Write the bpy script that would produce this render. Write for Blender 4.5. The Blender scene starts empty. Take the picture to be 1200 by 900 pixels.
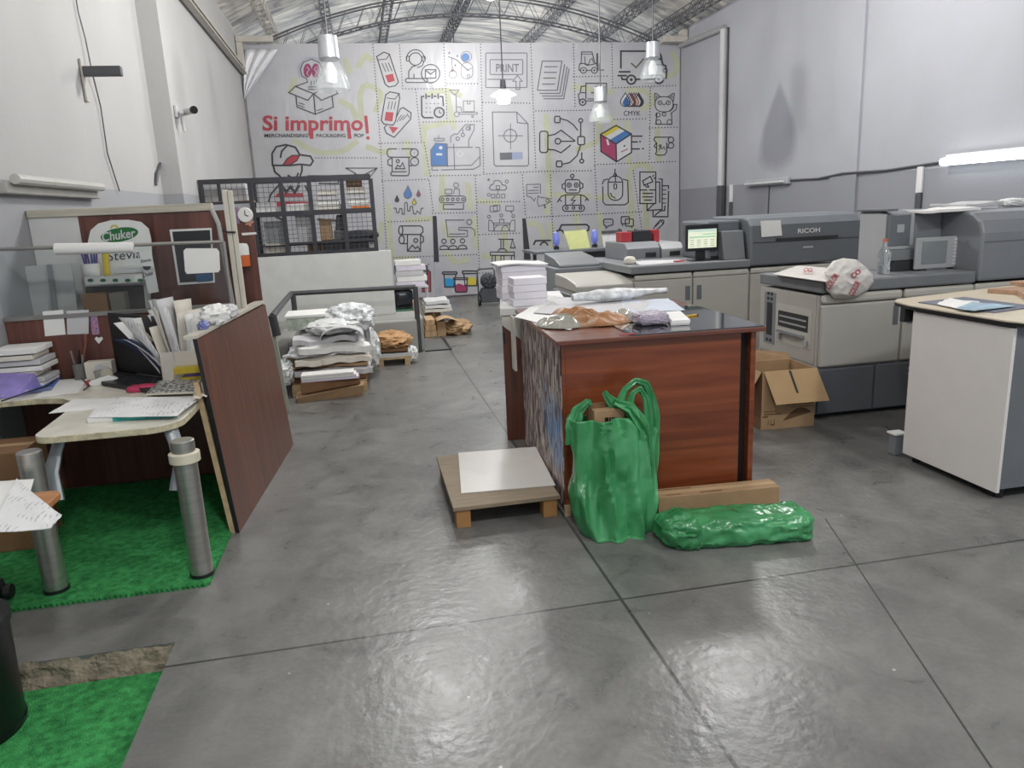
import bpy, bmesh, math, random
from mathutils import Vector, Matrix, noise
random.seed(11)
SC = bpy.context.scene
COL = SC.collection
PI = math.pi

# ---------------------------------------------------------------- camera model (1200 x 900 frame)
EYE = Vector((0, 0, 1.6))
FPX = 870.0
_y = Vector((420 - 600, 254 - 450, FPX)).normalized()
_d = Vector((770 - 600, 4150 - 450, FPX)).normalized()
_d = (_d - _y * _d.dot(_y)).normalized()
_z = -_d
_x = _y.cross(_z)
RM = Matrix((_x, _y, _z))                     # camera axes (right, down, forward) -> room axes

def ray(px, py):
    return RM @ Vector((px - 600, py - 450, FPX))
def onz(px, py, z=0.0):
    v = ray(px, py); return EYE + v * ((z - 1.6) / v.z)
def ony(px, py, y):
    v = ray(px, py); return EYE + v * (y / v.y)
def onx(px, py, x):
    v = ray(px, py); return EYE + v * (x / v.x)

def make_camera():
    cd = bpy.data.cameras.new('camera')
    cd.sensor_width = 36.0
    cd.lens = 36.0 * FPX / 1200.0
    cd.clip_start = 0.05
    co = bpy.data.objects.new('camera', cd)
    COL.objects.link(co)
    r = RM @ Vector((1, 0, 0)); u = RM @ Vector((0, -1, 0)); b = RM @ Vector((0, 0, -1))
    m = Matrix((r, u, b)).transposed().to_4x4()
    m.translation = EYE
    co.matrix_world = m
    SC.camera = co

# ---------------------------------------------------------------- materials
def lin(c):
    c = c / 255.0
    return c / 12.92 if c <= 0.04045 else ((c + 0.055) / 1.055) ** 2.4
def hx(s):
    return tuple(lin(int(s[i:i + 2], 16)) for i in (0, 2, 4))
_M = {}
def _base(name):
    m = bpy.data.materials.new(name); m.use_nodes = True
    nt = m.node_tree; b = nt.nodes['Principled BSDF']
    return m, nt, b
def mat(name, col='808080', rough=0.6, metal=0.0, var=0.08, scale=6.0, bump=0.0, bscale=60.0, spec=0.5, stretch=(1, 1, 1),
        trans=0.0, alpha=1.0, emit=None, estr=0.0, coat=0.0, col2=None, sub=0.0):
    if name in _M: return _M[name]
    m, nt, b = _base(name)
    c = hx(col)
    tc = nt.nodes.new('ShaderNodeTexCoord'); mp = nt.nodes.new('ShaderNodeMapping')
    mp.inputs['Scale'].default_value = stretch
    nt.links.new(tc.outputs['Object'], mp.inputs['Vector'])
    nz = nt.nodes.new('ShaderNodeTexNoise'); nz.inputs['Scale'].default_value = scale; nz.inputs['Detail'].default_value = 5
    nt.links.new(mp.outputs[0], nz.inputs['Vector'])
    cr = nt.nodes.new('ShaderNodeValToRGB')
    c2 = hx(col2) if col2 else None
    cr.color_ramp.elements[0].position = 0.3; cr.color_ramp.elements[1].position = 0.7
    cr.color_ramp.elements[0].color = (*[x * (1 - var) for x in c], 1)
    cr.color_ramp.elements[1].color = (*(c2 if c2 else [min(1, x * (1 + var)) for x in c]), 1)
    nt.links.new(nz.outputs['Fac'], cr.inputs['Fac'])
    nt.links.new(cr.outputs['Color'], b.inputs['Base Color'])
    b.inputs['Roughness'].default_value = rough
    b.inputs['Metallic'].default_value = metal
    b.inputs['Specular IOR Level'].default_value = spec
    b.inputs['Transmission Weight'].default_value = trans
    b.inputs['Alpha'].default_value = alpha
    b.inputs['Coat Weight'].default_value = coat
    if sub: b.inputs['Subsurface Weight'].default_value = sub
    if emit:
        b.inputs['Emission Color'].default_value = (*hx(emit), 1); b.inputs['Emission Strength'].default_value = estr
    if bump:
        n2 = nt.nodes.new('ShaderNodeTexNoise'); n2.inputs['Scale'].default_value = bscale; n2.inputs['Detail'].default_value = 3
        nt.links.new(mp.outputs[0], n2.inputs['Vector'])
        bp = nt.nodes.new('ShaderNodeBump'); bp.inputs['Strength'].default_value = bump; bp.inputs['Distance'].default_value = 0.02
        nt.links.new(n2.outputs['Fac'], bp.inputs['Height']); nt.links.new(bp.outputs[0], b.inputs['Normal'])
    _M[name] = m
    return m

def wood(name, dark, light, axis=0, rough=0.35, scale=9.0, coat=0.0):
    if name in _M: return _M[name]
    m, nt, b = _base(name)
    st = [14, 14, 14]; st[axis] = 0.8
    tc = nt.nodes.new('ShaderNodeTexCoord'); mp = nt.nodes.new('ShaderNodeMapping'); mp.inputs['Scale'].default_value = st
    nt.links.new(tc.outputs['Object'], mp.inputs['Vector'])
    nz = nt.nodes.new('ShaderNodeTexNoise'); nz.inputs['Scale'].default_value = scale / 9; nz.inputs['Detail'].default_value = 7; nz.inputs['Distortion'].default_value = 1.2
    nt.links.new(mp.outputs[0], nz.inputs['Vector'])
    cr = nt.nodes.new('ShaderNodeValToRGB')
    e = cr.color_ramp.elements
    e[0].position = 0.32; e[1].position = 0.68
    e[0].color = (*hx(dark), 1); e[1].color = (*hx(light), 1)
    nt.links.new(nz.outputs['Fac'], cr.inputs['Fac']); nt.links.new(cr.outputs[0], b.inputs['Base Color'])
    b.inputs['Roughness'].default_value = rough; b.inputs['Coat Weight'].default_value = coat
    _M[name] = m
    return m

# ---------------------------------------------------------------- mesh builder
ORG = {}
class MB:
    def __init__(s): s.v = []; s.f = []; s.m = []
    def add(s, vs, fs, m=0):
        k = len(s.v); s.v += [Vector(p) for p in vs]
        for f in fs: s.f.append([i + k for i in f]); s.m.append(m)
        return s
    def box(s, x0, x1, y0, y1, z0, z1, m=0, R=None, c=None):
        p = [Vector((x, y, z)) for z in (z0, z1) for y in (y0, y1) for x in (x0, x1)]
        if R is not None:
            c = Vector(c) if c is not None else Vector(((x0 + x1) / 2, (y0 + y1) / 2, (z0 + z1) / 2))
            p = [R @ (q - c) + c for q in p]
        return s.add(p, [(0, 2, 3, 1), (4, 5, 7, 6), (0, 1, 5, 4), (2, 6, 7, 3), (0, 4, 6, 2), (1, 3, 7, 5)], m)
    def hexa(s, p, m=0):          # 4 bottom + 4 top, each counter-clockwise
        return s.add(p, [(3, 2, 1, 0), (4, 5, 6, 7), (0, 1, 5, 4), (1, 2, 6, 5), (2, 3, 7, 6), (3, 0, 4, 7)], m)
    def prism(s, poly, a, b, axis='z', m=0, mcap=None):   # poly counter-clockwise in the plane
        n = len(poly)
        def P(u, v, w): return {'z': (u, v, w), 'y': (u, w, v), 'x': (w, u, v)}[axis]
        k = len(s.v)
        s.v += [Vector(P(u, v, a)) for u, v in poly] + [Vector(P(u, v, b)) for u, v in poly]
        mc = m if mcap is None else mcap
        s.f.append([k + i for i in range(n)][::-1]); s.m.append(mc)
        s.f.append([k + n + i for i in range(n)]); s.m.append(mc)
        for i in range(n):
            j = (i + 1) % n
            s.f.append([k + i, k + j, k + n + j, k + n + i]); s.m.append(m)
        return s
    def tube(s, pts, r, n=8, m=0, caps=True, flat=1.0):
        pts = [Vector(p) for p in pts]; L = len(pts)
        rs = r if isinstance(r, (list, tuple)) else [r] * L
        k = len(s.v); up = None
        for i, p in enumerate(pts):
            t = (pts[min(i + 1, L - 1)] - pts[max(i - 1, 0)]).normalized()
            if up is None:
                up = Vector((0, 0, 1)) if abs(t.z) < 0.9 else Vector((0, 1, 0))
            a = t.cross(up)
            if a.length < 1e-5: a = t.cross(Vector((1, 0.3, 0)))
            a.normalize(); b = a.cross(t).normalized(); up = b
            for j in range(n):
                q = 2 * PI * j / n
                s.v.append(p + a * (math.cos(q) * rs[i]) + b * (math.sin(q) * rs[i] * flat))
        for i in range(L - 1):
            for j in range(n):
                j2 = (j + 1) % n
                s.f.append([k + i * n + j, k + i * n + j2, k + (i + 1) * n + j2, k + (i + 1) * n + j]); s.m.append(m)
        if caps:
            s.f.append([k + j for j in range(n)][::-1]); s.m.append(m)
            s.f.append([k + (L - 1) * n + j for j in range(n)]); s.m.append(m)
        return s
    def lathe(s, prof, c, n=24, m=0, axis='z'):     # prof: (radius, height) pairs
        k = len(s.v); c = Vector(c)
        for r, h in prof:
            for j in range(n):
                q = 2 * PI * j / n; a, b = math.cos(q) * r, math.sin(q) * r
                s.v.append(c + Vector({'z': (a, b, h), 'y': (a, h, b), 'x': (h, a, b)}[axis]))
        for i in range(len(prof) - 1):
            for j in range(n):
                j2 = (j + 1) % n
                s.f.append([k + i * n + j, k + i * n + j2, k + (i + 1) * n + j2, k + (i + 1) * n + j]); s.m.append(m)
        if prof[0][0] > 1e-4: s.f.append([k + j for j in range(n)][::-1]); s.m.append(m)
        if prof[-1][0] > 1e-4: s.f.append([k + (len(prof) - 1) * n + j for j in range(n)]); s.m.append(m)
        return s
    def grid(s, fn, nu, nv, m=0, closed_u=False):
        k = len(s.v); w = nu if closed_u else nu + 1
        for j in range(nv + 1):
            for i in range(w): s.v.append(Vector(fn(i / nu, j / nv)))
        for j in range(nv):
            for i in range(nu):
                i2 = (i + 1) % w
                s.f.append([k + j * w + i, k + j * w + i2, k + (j + 1) * w + i2, k + (j + 1) * w + i]); s.m.append(m)
        return s
    def slab(s, fn, nu, nv, t, m=0):                # closed sheet of thickness t (downwards in z)
        k = len(s.v); w = nu + 1; N = w * (nv + 1)
        top = [Vector(fn(i / nu, j / nv)) for j in range(nv + 1) for i in range(w)]
        s.v += top + [p - Vector((0, 0, t)) for p in top]
        for j in range(nv):
            for i in range(nu):
                a, b, c, d = k + j * w + i, k + j * w + i + 1, k + (j + 1) * w + i + 1, k + (j + 1) * w + i
                s.f += [[a, b, c, d], [d + N, c + N, b + N, a + N]]; s.m += [m, m]
        rim = [i for i in range(w)] + [j * w + nu for j in range(1, nv + 1)] + [nv * w + i for i in range(nu - 1, -1, -1)] + [j * w for j in range(nv - 1, 0, -1)]
        for i in range(len(rim)):
            a, b = k + rim[i], k + rim[(i + 1) % len(rim)]
            s.f.append([b, a, a + N, b + N]); s.m.append(m)
        return s
    def blob(s, c, r, nu=28, nv=16, amp=0.12, f=5.0, p=0.6, seed=0, m=0, flatbase=True):
        c = Vector(c); r = Vector(r)
        def sg(x, e): return math.copysign(abs(x) ** e, x)
        def fn(u, v):
            a = 2 * PI * u; b = -PI / 2 + PI * v
            d = Vector((sg(math.cos(b), p) * sg(math.cos(a), p), sg(math.cos(b), p) * sg(math.sin(a), p), sg(math.sin(b), p)))
            q = Vector((math.cos(b) * math.cos(a), math.cos(b) * math.sin(a), math.sin(b)))
            n1 = 1 - 2 * abs(noise.noise(q * f * 0.5 + Vector((seed, 3.1, 0)))); n2 = 1 - 2 * abs(noise.noise(q * f * 1.3 + Vector((0, seed, 7.7))))
            k = 1 + amp * n1 + amp * 0.5 * n2
            o = Vector((d.x * r.x, d.y * r.y, d.z * r.z)) * k
            if flatbase: o.z = max(o.z, -r.z)
            return c + o
        return s.grid(fn, nu, nv, m, closed_u=True)
    def text(s, body, mp, off=0.0, m=0):            # mp(u, v): unit square -> 3-D
        cu = bpy.data.curves.new('lettering', 'FONT'); cu.body = body; cu.offset = off; cu.resolution_u = 3
        ob = bpy.data.objects.new('lettering', cu); COL.objects.link(ob)
        dg = bpy.context.evaluated_depsgraph_get()
        me = bpy.data.meshes.new_from_object(ob.evaluated_get(dg))
        vs = [v.co.copy() for v in me.vertices]; fs = [list(p.vertices) for p in me.polygons]
        bpy.data.objects.remove(ob); bpy.data.curves.remove(cu); bpy.data.meshes.remove(me)
        if not vs: return s
        x0 = min(v.x for v in vs); x1 = max(v.x for v in vs); y0 = min(v.y for v in vs); y1 = max(v.y for v in vs)
        return s.add([mp((v.x - x0) / (x1 - x0), (v.y - y0) / (y1 - y0)) for v in vs], fs, m)
    def build(s, name, mats, parent=None, loc=None, rot=0.0, local=False, bevel=0.0, smooth=False, ang=35, segs=2, solid=0.0):
        if not isinstance(mats, (list, tuple)): mats = [mats]
        vs = s.v
        if parent is not None:
            o0 = ORG[parent.name]
            if not local: vs = [p - o0 for p in vs]
            L = Vector((0, 0, 0))
        else:
            if loc is None:
                xs = [p.x for p in vs]; ys = [p.y for p in vs]; zs = [p.z for p in vs]
                loc = ((min(xs) + max(xs)) / 2, (min(ys) + max(ys)) / 2, min(zs))
            L = Vector(loc)
            if not local: vs = [p - L for p in vs]
        me = bpy.data.meshes.new(name)
        me.from_pydata([tuple(p) for p in vs], [], s.f)
        for mm in mats: me.materials.append(mm)
        me.polygons.foreach_set('material_index', [min(i, len(mats) - 1) for i in s.m])
        bm = bmesh.new(); bm.from_mesh(me); bmesh.ops.recalc_face_normals(bm, faces=bm.faces); bm.to_mesh(me); bm.free()
        if smooth:
            me.shade_smooth(); me.set_sharp_from_angle(angle=math.radians(ang))
        me.update()
        ob = bpy.data.objects.new(name, me); COL.objects.link(ob)
        ob.location = L; ob.rotation_euler = (0, 0, rot)
        if parent is not None:
            ob.parent = parent; ORG[ob.name] = ORG[parent.name]
        else:
            ORG[ob.name] = L
        if solid:
            md = ob.modifiers.new('thickness', 'SOLIDIFY'); md.thickness = solid; md.offset = 0
        if bevel:
            md = ob.modifiers.new('bevel', 'BEVEL'); md.width = bevel; md.segments = segs; md.limit_method = 'ANGLE'; md.angle_limit = math.radians(40)
        return ob

def tag(o, label, cat, group=None, kind=None):
    o['label'] = label; o['category'] = cat
    if group: o['group'] = group
    if kind: o['kind'] = kind
    return o
def thing(name, label, cat, loc=(0, 0, 0), rot=0.0, group=None):
    o = bpy.data.objects.new(name, None); COL.objects.link(o)
    o.empty_display_size = 0.1; o.location = loc; o.rotation_euler = (0, 0, rot)
    ORG[o.name] = Vector(loc)
    return tag(o, label, cat, group)
def struct(mb, name, mats, label=None, **k):
    o = mb.build(name, mats, loc=(0, 0, 0), **k); o['kind'] = 'structure'
    if label: o['label'] = label
    return o
def dup(root, loc, rot=None, label=None, group=None):
    def cp(o, par):
        c = o.copy(); COL.objects.link(c); c.parent = par
        for ch in [q for q in bpy.data.objects if q.parent == o]: cp(ch, c)
        return c
    r = cp(root, None); r.location = loc
    if rot is not None: r.rotation_euler = (0, 0, rot)
    if label: r['label'] = label
    if group: r['group'] = group
    return r
def rz(a): return Matrix.Rotation(a, 3, 'Z')
def rx(a): return Matrix.Rotation(a, 3, 'X')
def ry(a): return Matrix.Rotation(a, 3, 'Y')
def rrect(x0, y0, x1, y1, r, n=5):
    out = []
    for cx, cy, a in ((x1 - r, y0 + r, -PI / 2), (x1 - r, y1 - r, 0), (x0 + r, y1 - r, PI / 2), (x0 + r, y0 + r, PI)):
        for i in range(n + 1):
            q = a + PI / 2 * i / n; out.append((cx + r * math.cos(q), cy + r * math.sin(q)))
    return out
def quadmap(a, b, c, d):       # bottom-left, bottom-right, top-right, top-left
    a, b, c, d = map(Vector, (a, b, c, d))
    return lambda u, v: (a * (1 - u) + b * u) * (1 - v) + (d * (1 - u) + c * u) * v
# ================================================================ ROOM
make_camera()
XL, XLN, XR, YB = -1.78, -2.12, 6.36, 14.45

def floor_mat():
    m, nt, b = _base('polished_concrete')
    N = nt.nodes; L = nt.links
    tc = N.new('ShaderNodeTexCoord')
    def nz(sc, det=6, dist=0.0):
        n = N.new('ShaderNodeTexNoise'); n.inputs['Scale'].default_value = sc; n.inputs['Detail'].default_value = det; n.inputs['Distortion'].default_value = dist
        L.new(tc.outputs['Object'], n.inputs['Vector']); return n.outputs['Fac']
    def math_(op, a, bb, c=None):
        n = N.new('ShaderNodeMath'); n.operation = op
        for i, q in enumerate((a, bb, c)):
            if q is None: continue
            if isinstance(q, (int, float)): n.inputs[i].default_value = q
            else: L.new(q, n.inputs[i])
        return n.outputs[0]
    big = nz(0.9, 5, 0.6); mid = nz(4.5, 8, 0.8); fine = nz(45, 4)
    v = math_('ADD', math_('MULTIPLY', big, 0.5), math_('ADD', math_('MULTIPLY', mid, 0.36), math_('MULTIPLY', fine, 0.14)))
    cr = N.new('ShaderNodeValToRGB'); e = cr.color_ramp.elements
    e[0].position = 0.36; e[0].color = (*hx('585857'), 1)
    e[1].position = 0.66; e[1].color = (*hx('83827f'), 1)
    L.new(v, cr.inputs['Fac'])
    # cut control joints
    sp = N.new('ShaderNodeSeparateXYZ'); L.new(tc.outputs['Object'], sp.inputs[0])
    def joint(coord, at, w): return math_('LESS_THAN', math_('ABSOLUTE', math_('SUBTRACT', coord, at), 0), w)
    j = math_('MAXIMUM', joint(sp.outputs[0], 0.932, 0.007), joint(sp.outputs[1], 2.675, 0.006))
    j = math_('MAXIMUM', j, math_('MULTIPLY', joint(math_('SUBTRACT', sp.outputs[0], math_('MULTIPLY', sp.outputs[1], 0.348)), 1.095, 0.004), math_('LESS_THAN', sp.outputs[1], 3.15)))
    # little specks of paper dust
    vo = N.new('ShaderNodeTexVoronoi'); vo.inputs['Scale'].default_value = 5.0; L.new(tc.outputs['Object'], vo.inputs['Vector'])
    spk = math_('LESS_THAN', vo.outputs['Distance'], 0.03)
    mx = N.new('ShaderNodeMixRGB'); L.new(j, mx.inputs[0]); L.new(cr.outputs[0], mx.inputs[1]); mx.inputs[2].default_value = (*hx('3a3a39'), 1)
    m2 = N.new('ShaderNodeMixRGB'); L.new(math_('MULTIPLY', spk, 0.6), m2.inputs[0]); L.new(mx.outputs[0], m2.inputs[1]); m2.inputs[2].default_value = (*hx('c8c8c8'), 1)
    L.new(m2.outputs[0], b.inputs['Base Color'])
    L.new(math_('ADD', math_('MULTIPLY', mid, 0.3), 0.17), b.inputs['Roughness'])
    bp = N.new('ShaderNodeBump'); bp.inputs['Strength'].default_value = 0.14; bp.inputs['Distance'].default_value = 0.02
    L.new(nz(22, 7), bp.inputs['Height']); L.new(bp.outputs[0], b.inputs['Normal'])
    b.inputs['Specular IOR Level'].default_value = 0.45
    return m
def wall_mat(name, zsplit, up, low, stain=None, var=0.05):
    m, nt, b = _base(name)
    N = nt.nodes; L = nt.links
    tc = N.new('ShaderNodeTexCoord'); sp = N.new('ShaderNodeSeparateXYZ'); L.new(tc.outputs['Object'], sp.inputs[0])
    nz = N.new('ShaderNodeTexNoise'); nz.inputs['Scale'].default_value = 1.1; nz.inputs['Detail'].default_value = 7; L.new(tc.outputs['Object'], nz.inputs['Vector'])
    cr = N.new('ShaderNodeValToRGB'); cr.color_ramp.elements[0].position = 0.3; cr.color_ramp.elements[1].position = 0.7
    cr.color_ramp.elements[0].color = (*[c * (1 - var) for c in hx(up)], 1); cr.color_ramp.elements[1].color = (*[min(1, c * (1 + var)) for c in hx(up)], 1)
    L.new(nz.outputs['Fac'], cr.inputs[0])
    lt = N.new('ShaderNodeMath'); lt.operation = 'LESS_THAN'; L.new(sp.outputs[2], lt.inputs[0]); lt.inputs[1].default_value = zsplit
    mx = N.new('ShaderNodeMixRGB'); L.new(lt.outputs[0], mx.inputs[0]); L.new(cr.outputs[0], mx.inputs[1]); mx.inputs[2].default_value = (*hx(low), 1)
    out = mx.outputs[0]
    if stain:
        cy, cz, sy, sz, col = stain        # a grimy teardrop mark with a shape of its own
        def M(op, a, bb):
            n = N.new('ShaderNodeMath'); n.operation = op
            for i, q in enumerate((a, bb)):
                if isinstance(q, (int, float)): n.inputs[i].default_value = q
                else: L.new(q, n.inputs[i])
            return n.outputs[0]
        zz = M('DIVIDE', M('SUBTRACT', sp.outputs[2], cz), sz)
        wy = M('MULTIPLY', M('SUBTRACT', 1.15, M('MULTIPLY', zz, 0.75)), sy)
        yy = M('DIVIDE', M('SUBTRACT', sp.outputs[1], cy), wy)
        d = M('ADD', M('MULTIPLY', yy, yy), M('MULTIPLY', zz, zz))
        d = M('ADD', d, M('MULTIPLY', M('SUBTRACT', nz.outputs['Fac'], 0.5), 0.8))
        mr = N.new('ShaderNodeMapRange'); mr.inputs['From Min'].default_value = 1.15; mr.inputs['From Max'].default_value = 0.55
        L.new(d, mr.inputs['Value'])
        m2 = N.new('ShaderNodeMixRGB'); L.new(mr.outputs[0], m2.inputs[0]); L.new(out, m2.inputs[1]); m2.inputs[2].default_value = (*hx(col), 1)
        out = m2.outputs[0]
    L.new(out, b.inputs['Base Color']); b.inputs['Roughness'].default_value = 0.62
    n2 = N.new('ShaderNodeTexNoise'); n2.inputs['Scale'].default_value = 30; L.new(tc.outputs['Object'], n2.inputs['Vector'])
    bp = N.new('ShaderNodeBump'); bp.inputs['Strength'].default_value = 0.08; bp.inputs['Distance'].default_value = 0.02
    L.new(n2.outputs['Fac'], bp.inputs['Height']); L.new(bp.outputs[0], b.inputs['Normal'])
    return m
M_floor = floor_mat()
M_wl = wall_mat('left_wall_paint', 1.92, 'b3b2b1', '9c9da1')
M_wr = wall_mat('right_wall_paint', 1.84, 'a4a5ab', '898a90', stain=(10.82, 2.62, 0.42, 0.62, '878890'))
M_white = mat('white_paint', 'bcbcbd', 0.55, var=0.04)
M_rough = mat('broken_concrete', '847b6a', 0.95, var=0.4, scale=18, bump=0.9, bscale=40)

b = MB()
b.box(-0.855, XR, -1.6, 14.6, -0.25, 0)
b.box(XLN - 0.1, -0.855, 2.845, 14.6, -0.25, 0)
b.box(XLN - 0.1, -0.855, -1.6, 2.80, -0.35, -0.092)
struct(b, 'floor', M_floor)
def kerb(u, v):
    x = XLN + (-0.857 - XLN) * u
    return (x, 2.845 - 0.05 * v - 0.018 * noise.noise(Vector((x * 14, v * 3, 0))), -0.002 - 0.1 * v + 0.01 * noise.noise(Vector((x * 9, v * 5, 4))))
struct(MB().grid(kerb, 60, 6), 'trim_1', M_rough, 'rough broken concrete edge of the step')

zt = 4.79
def XW(y): return XLN + .14 * max(0, min(1, (y - 4.95) / 3.62))
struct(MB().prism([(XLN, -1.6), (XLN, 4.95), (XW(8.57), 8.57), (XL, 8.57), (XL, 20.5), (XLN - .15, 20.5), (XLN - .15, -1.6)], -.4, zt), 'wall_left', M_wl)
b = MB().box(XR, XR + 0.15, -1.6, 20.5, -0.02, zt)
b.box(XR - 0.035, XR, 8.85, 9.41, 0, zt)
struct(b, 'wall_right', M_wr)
struct(MB().box(XL, XR, YB, YB + 0.12, 0, 4.5), 'wall_back', M_white)

# vaulted roof of foil insulation on steel lattice
def zr(x): return 5.75 - 0.058 * (x - 2.29) ** 2
def foil_mat():
    m, nt, b = _base('foil_insulation')
    N = nt.nodes; L = nt.links
    tc = N.new('ShaderNodeTexCoord'); mp = N.new('ShaderNodeMapping'); mp.inputs['Scale'].default_value = (0.5, 2.4, 1)
    L.new(tc.outputs['Object'], mp.inputs[0])
    nz = N.new('ShaderNodeTexNoise'); nz.inputs['Scale'].default_value = 2.2; nz.inputs['Detail'].default_value = 6; nz.inputs['Distortion'].default_value = 1.0
    L.new(mp.outputs[0], nz.inputs['Vector'])
    cr = N.new('ShaderNodeValToRGB'); cr.color_ramp.elements[0].position = 0.35; cr.color_ramp.elements[1].position = 0.65
    cr.color_ramp.elements[0].color = (*hx('97979a'), 1); cr.color_ramp.elements[1].color = (*hx('f2ece2'), 1)
    L.new(nz.outputs['Fac'], cr.inputs[0]); L.new(cr.outputs[0], b.inputs['Base Color'])
    b.inputs['Metallic'].default_value = 0.3; b.inputs['Roughness'].default_value = 0.42
    bp = N.new('ShaderNodeBump'); bp.inputs['Strength'].default_value = 0.9; bp.inputs['Distance'].default_value = 0.12
    L.new(nz.outputs['Fac'], bp.inputs['Height']); L.new(bp.outputs[0], b.inputs['Normal'])
    return m
M_foil = foil_mat()
def roof(u, v):
    x = XLN - 0.15 + (XR + 0.3 - XLN) * u; y = -1.6 + 22.1 * v
    return (x, y, zr(x) + 0.03 * math.sin(y * 5.2) * (1 if y > 9 else 0.6) + 0.02 * noise.noise(Vector((x, y * 2, 0))))
struct(MB().grid(roof, 40, 180), 'ceiling', M_foil, smooth=True, ang=80)
M_truss = mat('dark_steel', '707176', 0.5, 0.6, var=0.2)
M_pale = mat('pale_steel', 'b7b3ab', 0.5, 0.2, var=0.15)
def lattice(name, p0, p1, depth, wid, m, label, pitch, r=0.011):
    """straight lattice girder along y: four chords and zigzag webs"""
    b = MB(); x0, y0, z0 = p0; x1, y1, z1 = p1
    for dx in (-wid / 2, wid / 2):
        for dz in (0, -depth):
            b.tube([(x0 + dx, y0, z0 + dz), (x1 + dx, y1, z1 + dz)], r, 5)
    n = int((y1 - y0) / pitch)
    for i in range(n):
        ya, yb_, ym = y0 + i * pitch, y0 + (i + 1) * pitch, y0 + (i + .5) * pitch
        for dx in (-wid / 2, wid / 2):
            b.tube([(x0 + dx, ya, z0), (x0 + dx, ym, z0 - depth), (x0 + dx, yb_, z0)], r * .7, 4)
        b.tube([(x0 - wid / 2, ya, z0 - depth), (x0 + wid / 2, ym, z0 - depth), (x0 - wid / 2, yb_, z0 - depth)], r * .7, 4)
    o = b.build(name, m); o['kind'] = 'structure'; o['label'] = label
for k, (xx, mm) in enumerate(((-1.22, M_pale), (-0.26, M_truss), (0.90, M_truss), (2.40, M_truss), (4.20, M_truss), (5.30, M_truss), (5.95, M_truss))):
    lattice('roof_purlin', (xx, 3.0, zr(xx) - 0.07), (xx, 20.4, zr(xx) - 0.07), 0.17, 0.15, mm, 'steel lattice purlin under the foil roof', 0.3)
def arch(y, label):
    b = MB(); xs = [XL + (XR - XL) * i / 48 for i in range(49)]
    for dy in (-0.1, 0.1):
        for dz in (-0.30, -0.62):
            b.tube([(x, y + dy, zr(x) + dz) for x in xs], 0.016, 5)
        b.tube([(xs[i], y + dy, zr(xs[i]) + (-0.30 if i % 2 else -0.62)) for i in range(49)], 0.009, 4)
    b.tube([(xs[i], y + (-0.1 if i % 2 else 0.1), zr(xs[i]) - 0.62) for i in range(49)], 0.009, 4)
    o = b.build('roof_truss', M_truss); o['kind'] = 'structure'; o['label'] = label
arch(14.75, 'arched lattice truss over the printed banner'); arch(9.3, 'arched lattice truss nearer the camera'); arch(18.6, 'arched lattice truss beyond the banner')

# beams, pipes and brackets along the walls
M_beam = mat('beam_paint', 'b9b4ab', 0.5, var=0.1)
M_dk = mat('dark_grey_metal', '55565a', 0.5, 0.3)
b = MB(); b.box(XL + 0.005, XL + 0.035, 8.7, 14.3, 4.08, 4.10, 1); b.box(XL + 0.036, XL + 0.12, 8.7, 14.3, 4.08, 4.10); b.box(XL + 0.005, XL + 0.02, 8.7, 14.3, 4.10, 4.26); b.box(XL + 0.02, XL + 0.10, 8.7, 14.3, 4.17, 4.20)
o = b.build('trim_2', [M_beam, M_dk]); o['kind'] = 'structure'; o['label'] = 'steel channel beam along the left wall'
t = thing('corner_bracket', 'grey steel bracket in the top left corner above the banner', 'bracket', (XL + 0.2, 14.2, 4.3))
MB().box(XL + .01, XL + 0.62, 14.12, 14.26, 4.56, 4.66).build('arm', M_beam, t, bevel=.01)
MB().box(XL + .01, XL + 0.11, 14.12, 14.26, 4.15, 4.56).build('post', M_beam, t, bevel=.01)
t = thing('corner_bracket', 'grey steel bracket in the top right corner above the banner', 'bracket', (XR - 0.2, 14.2, 4.5))
MB().box(XR - 0.5, XR - .01, 14.05, 14.25, 4.52, 4.62).build('arm', M_beam, t, bevel=.01)
MB().box(XR - 0.12, XR - .02, 14.05, 14.25, 4.62, 4.74).build('post', M_beam, t, bevel=.01)
# conduit on the right wall
t = thing('wall_conduit', 'tall white conduit running up the right wall and back to the corner', 'pipe', (XR - .04, 12.5, 1.3))
MB().tube([(XR - .05, 12.55, 1.85), (XR - .05, 12.55, 4.40)], 0.06, 10).build('pipe', M_white, t, smooth=True)
MB().tube([(XR - .05, 12.53, 4.42), (XR - .05, 14.3, 4.5)], 0.05, 10).build('pipe', mat('conduit_grey', '9a9a9c', .5), t, smooth=True)
MB().box(XR - .1, XR - .005, 12.45, 12.62, 1.32, 1.85).build('switch_box', M_dk, t, bevel=.01)
MB().tube([(XR - .02, 12.44, 1.3), (XR - .02, 12.44, 4.4), (XR - .02, 14.2, 4.46)], 0.012, 6).build('cable', mat('black_cable', '1f1f21', .5), t)
for yy, zz, lab in ((12.23, 1.33, 'white topped grey post strip on the right wall beside the tall conduit'), (7.72, 1.35, 'white topped grey post strip on the right wall nearest the lit tube')):
    t = thing('wall_strip', lab, 'wall strip', (XR - .02, yy, zz))
    MB().box(XR - .03, XR - .002, yy - .045, yy + .045, zz - .3, zz + .22).build('lower_strip', M_dk, t, bevel=.004)
    MB().box(XR - .03, XR - .002, yy - .045, yy + .045, zz + .23, zz + .52).build('upper_strip', mat('strip_white', 'd8d8d8', .4), t, bevel=.004)
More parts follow.
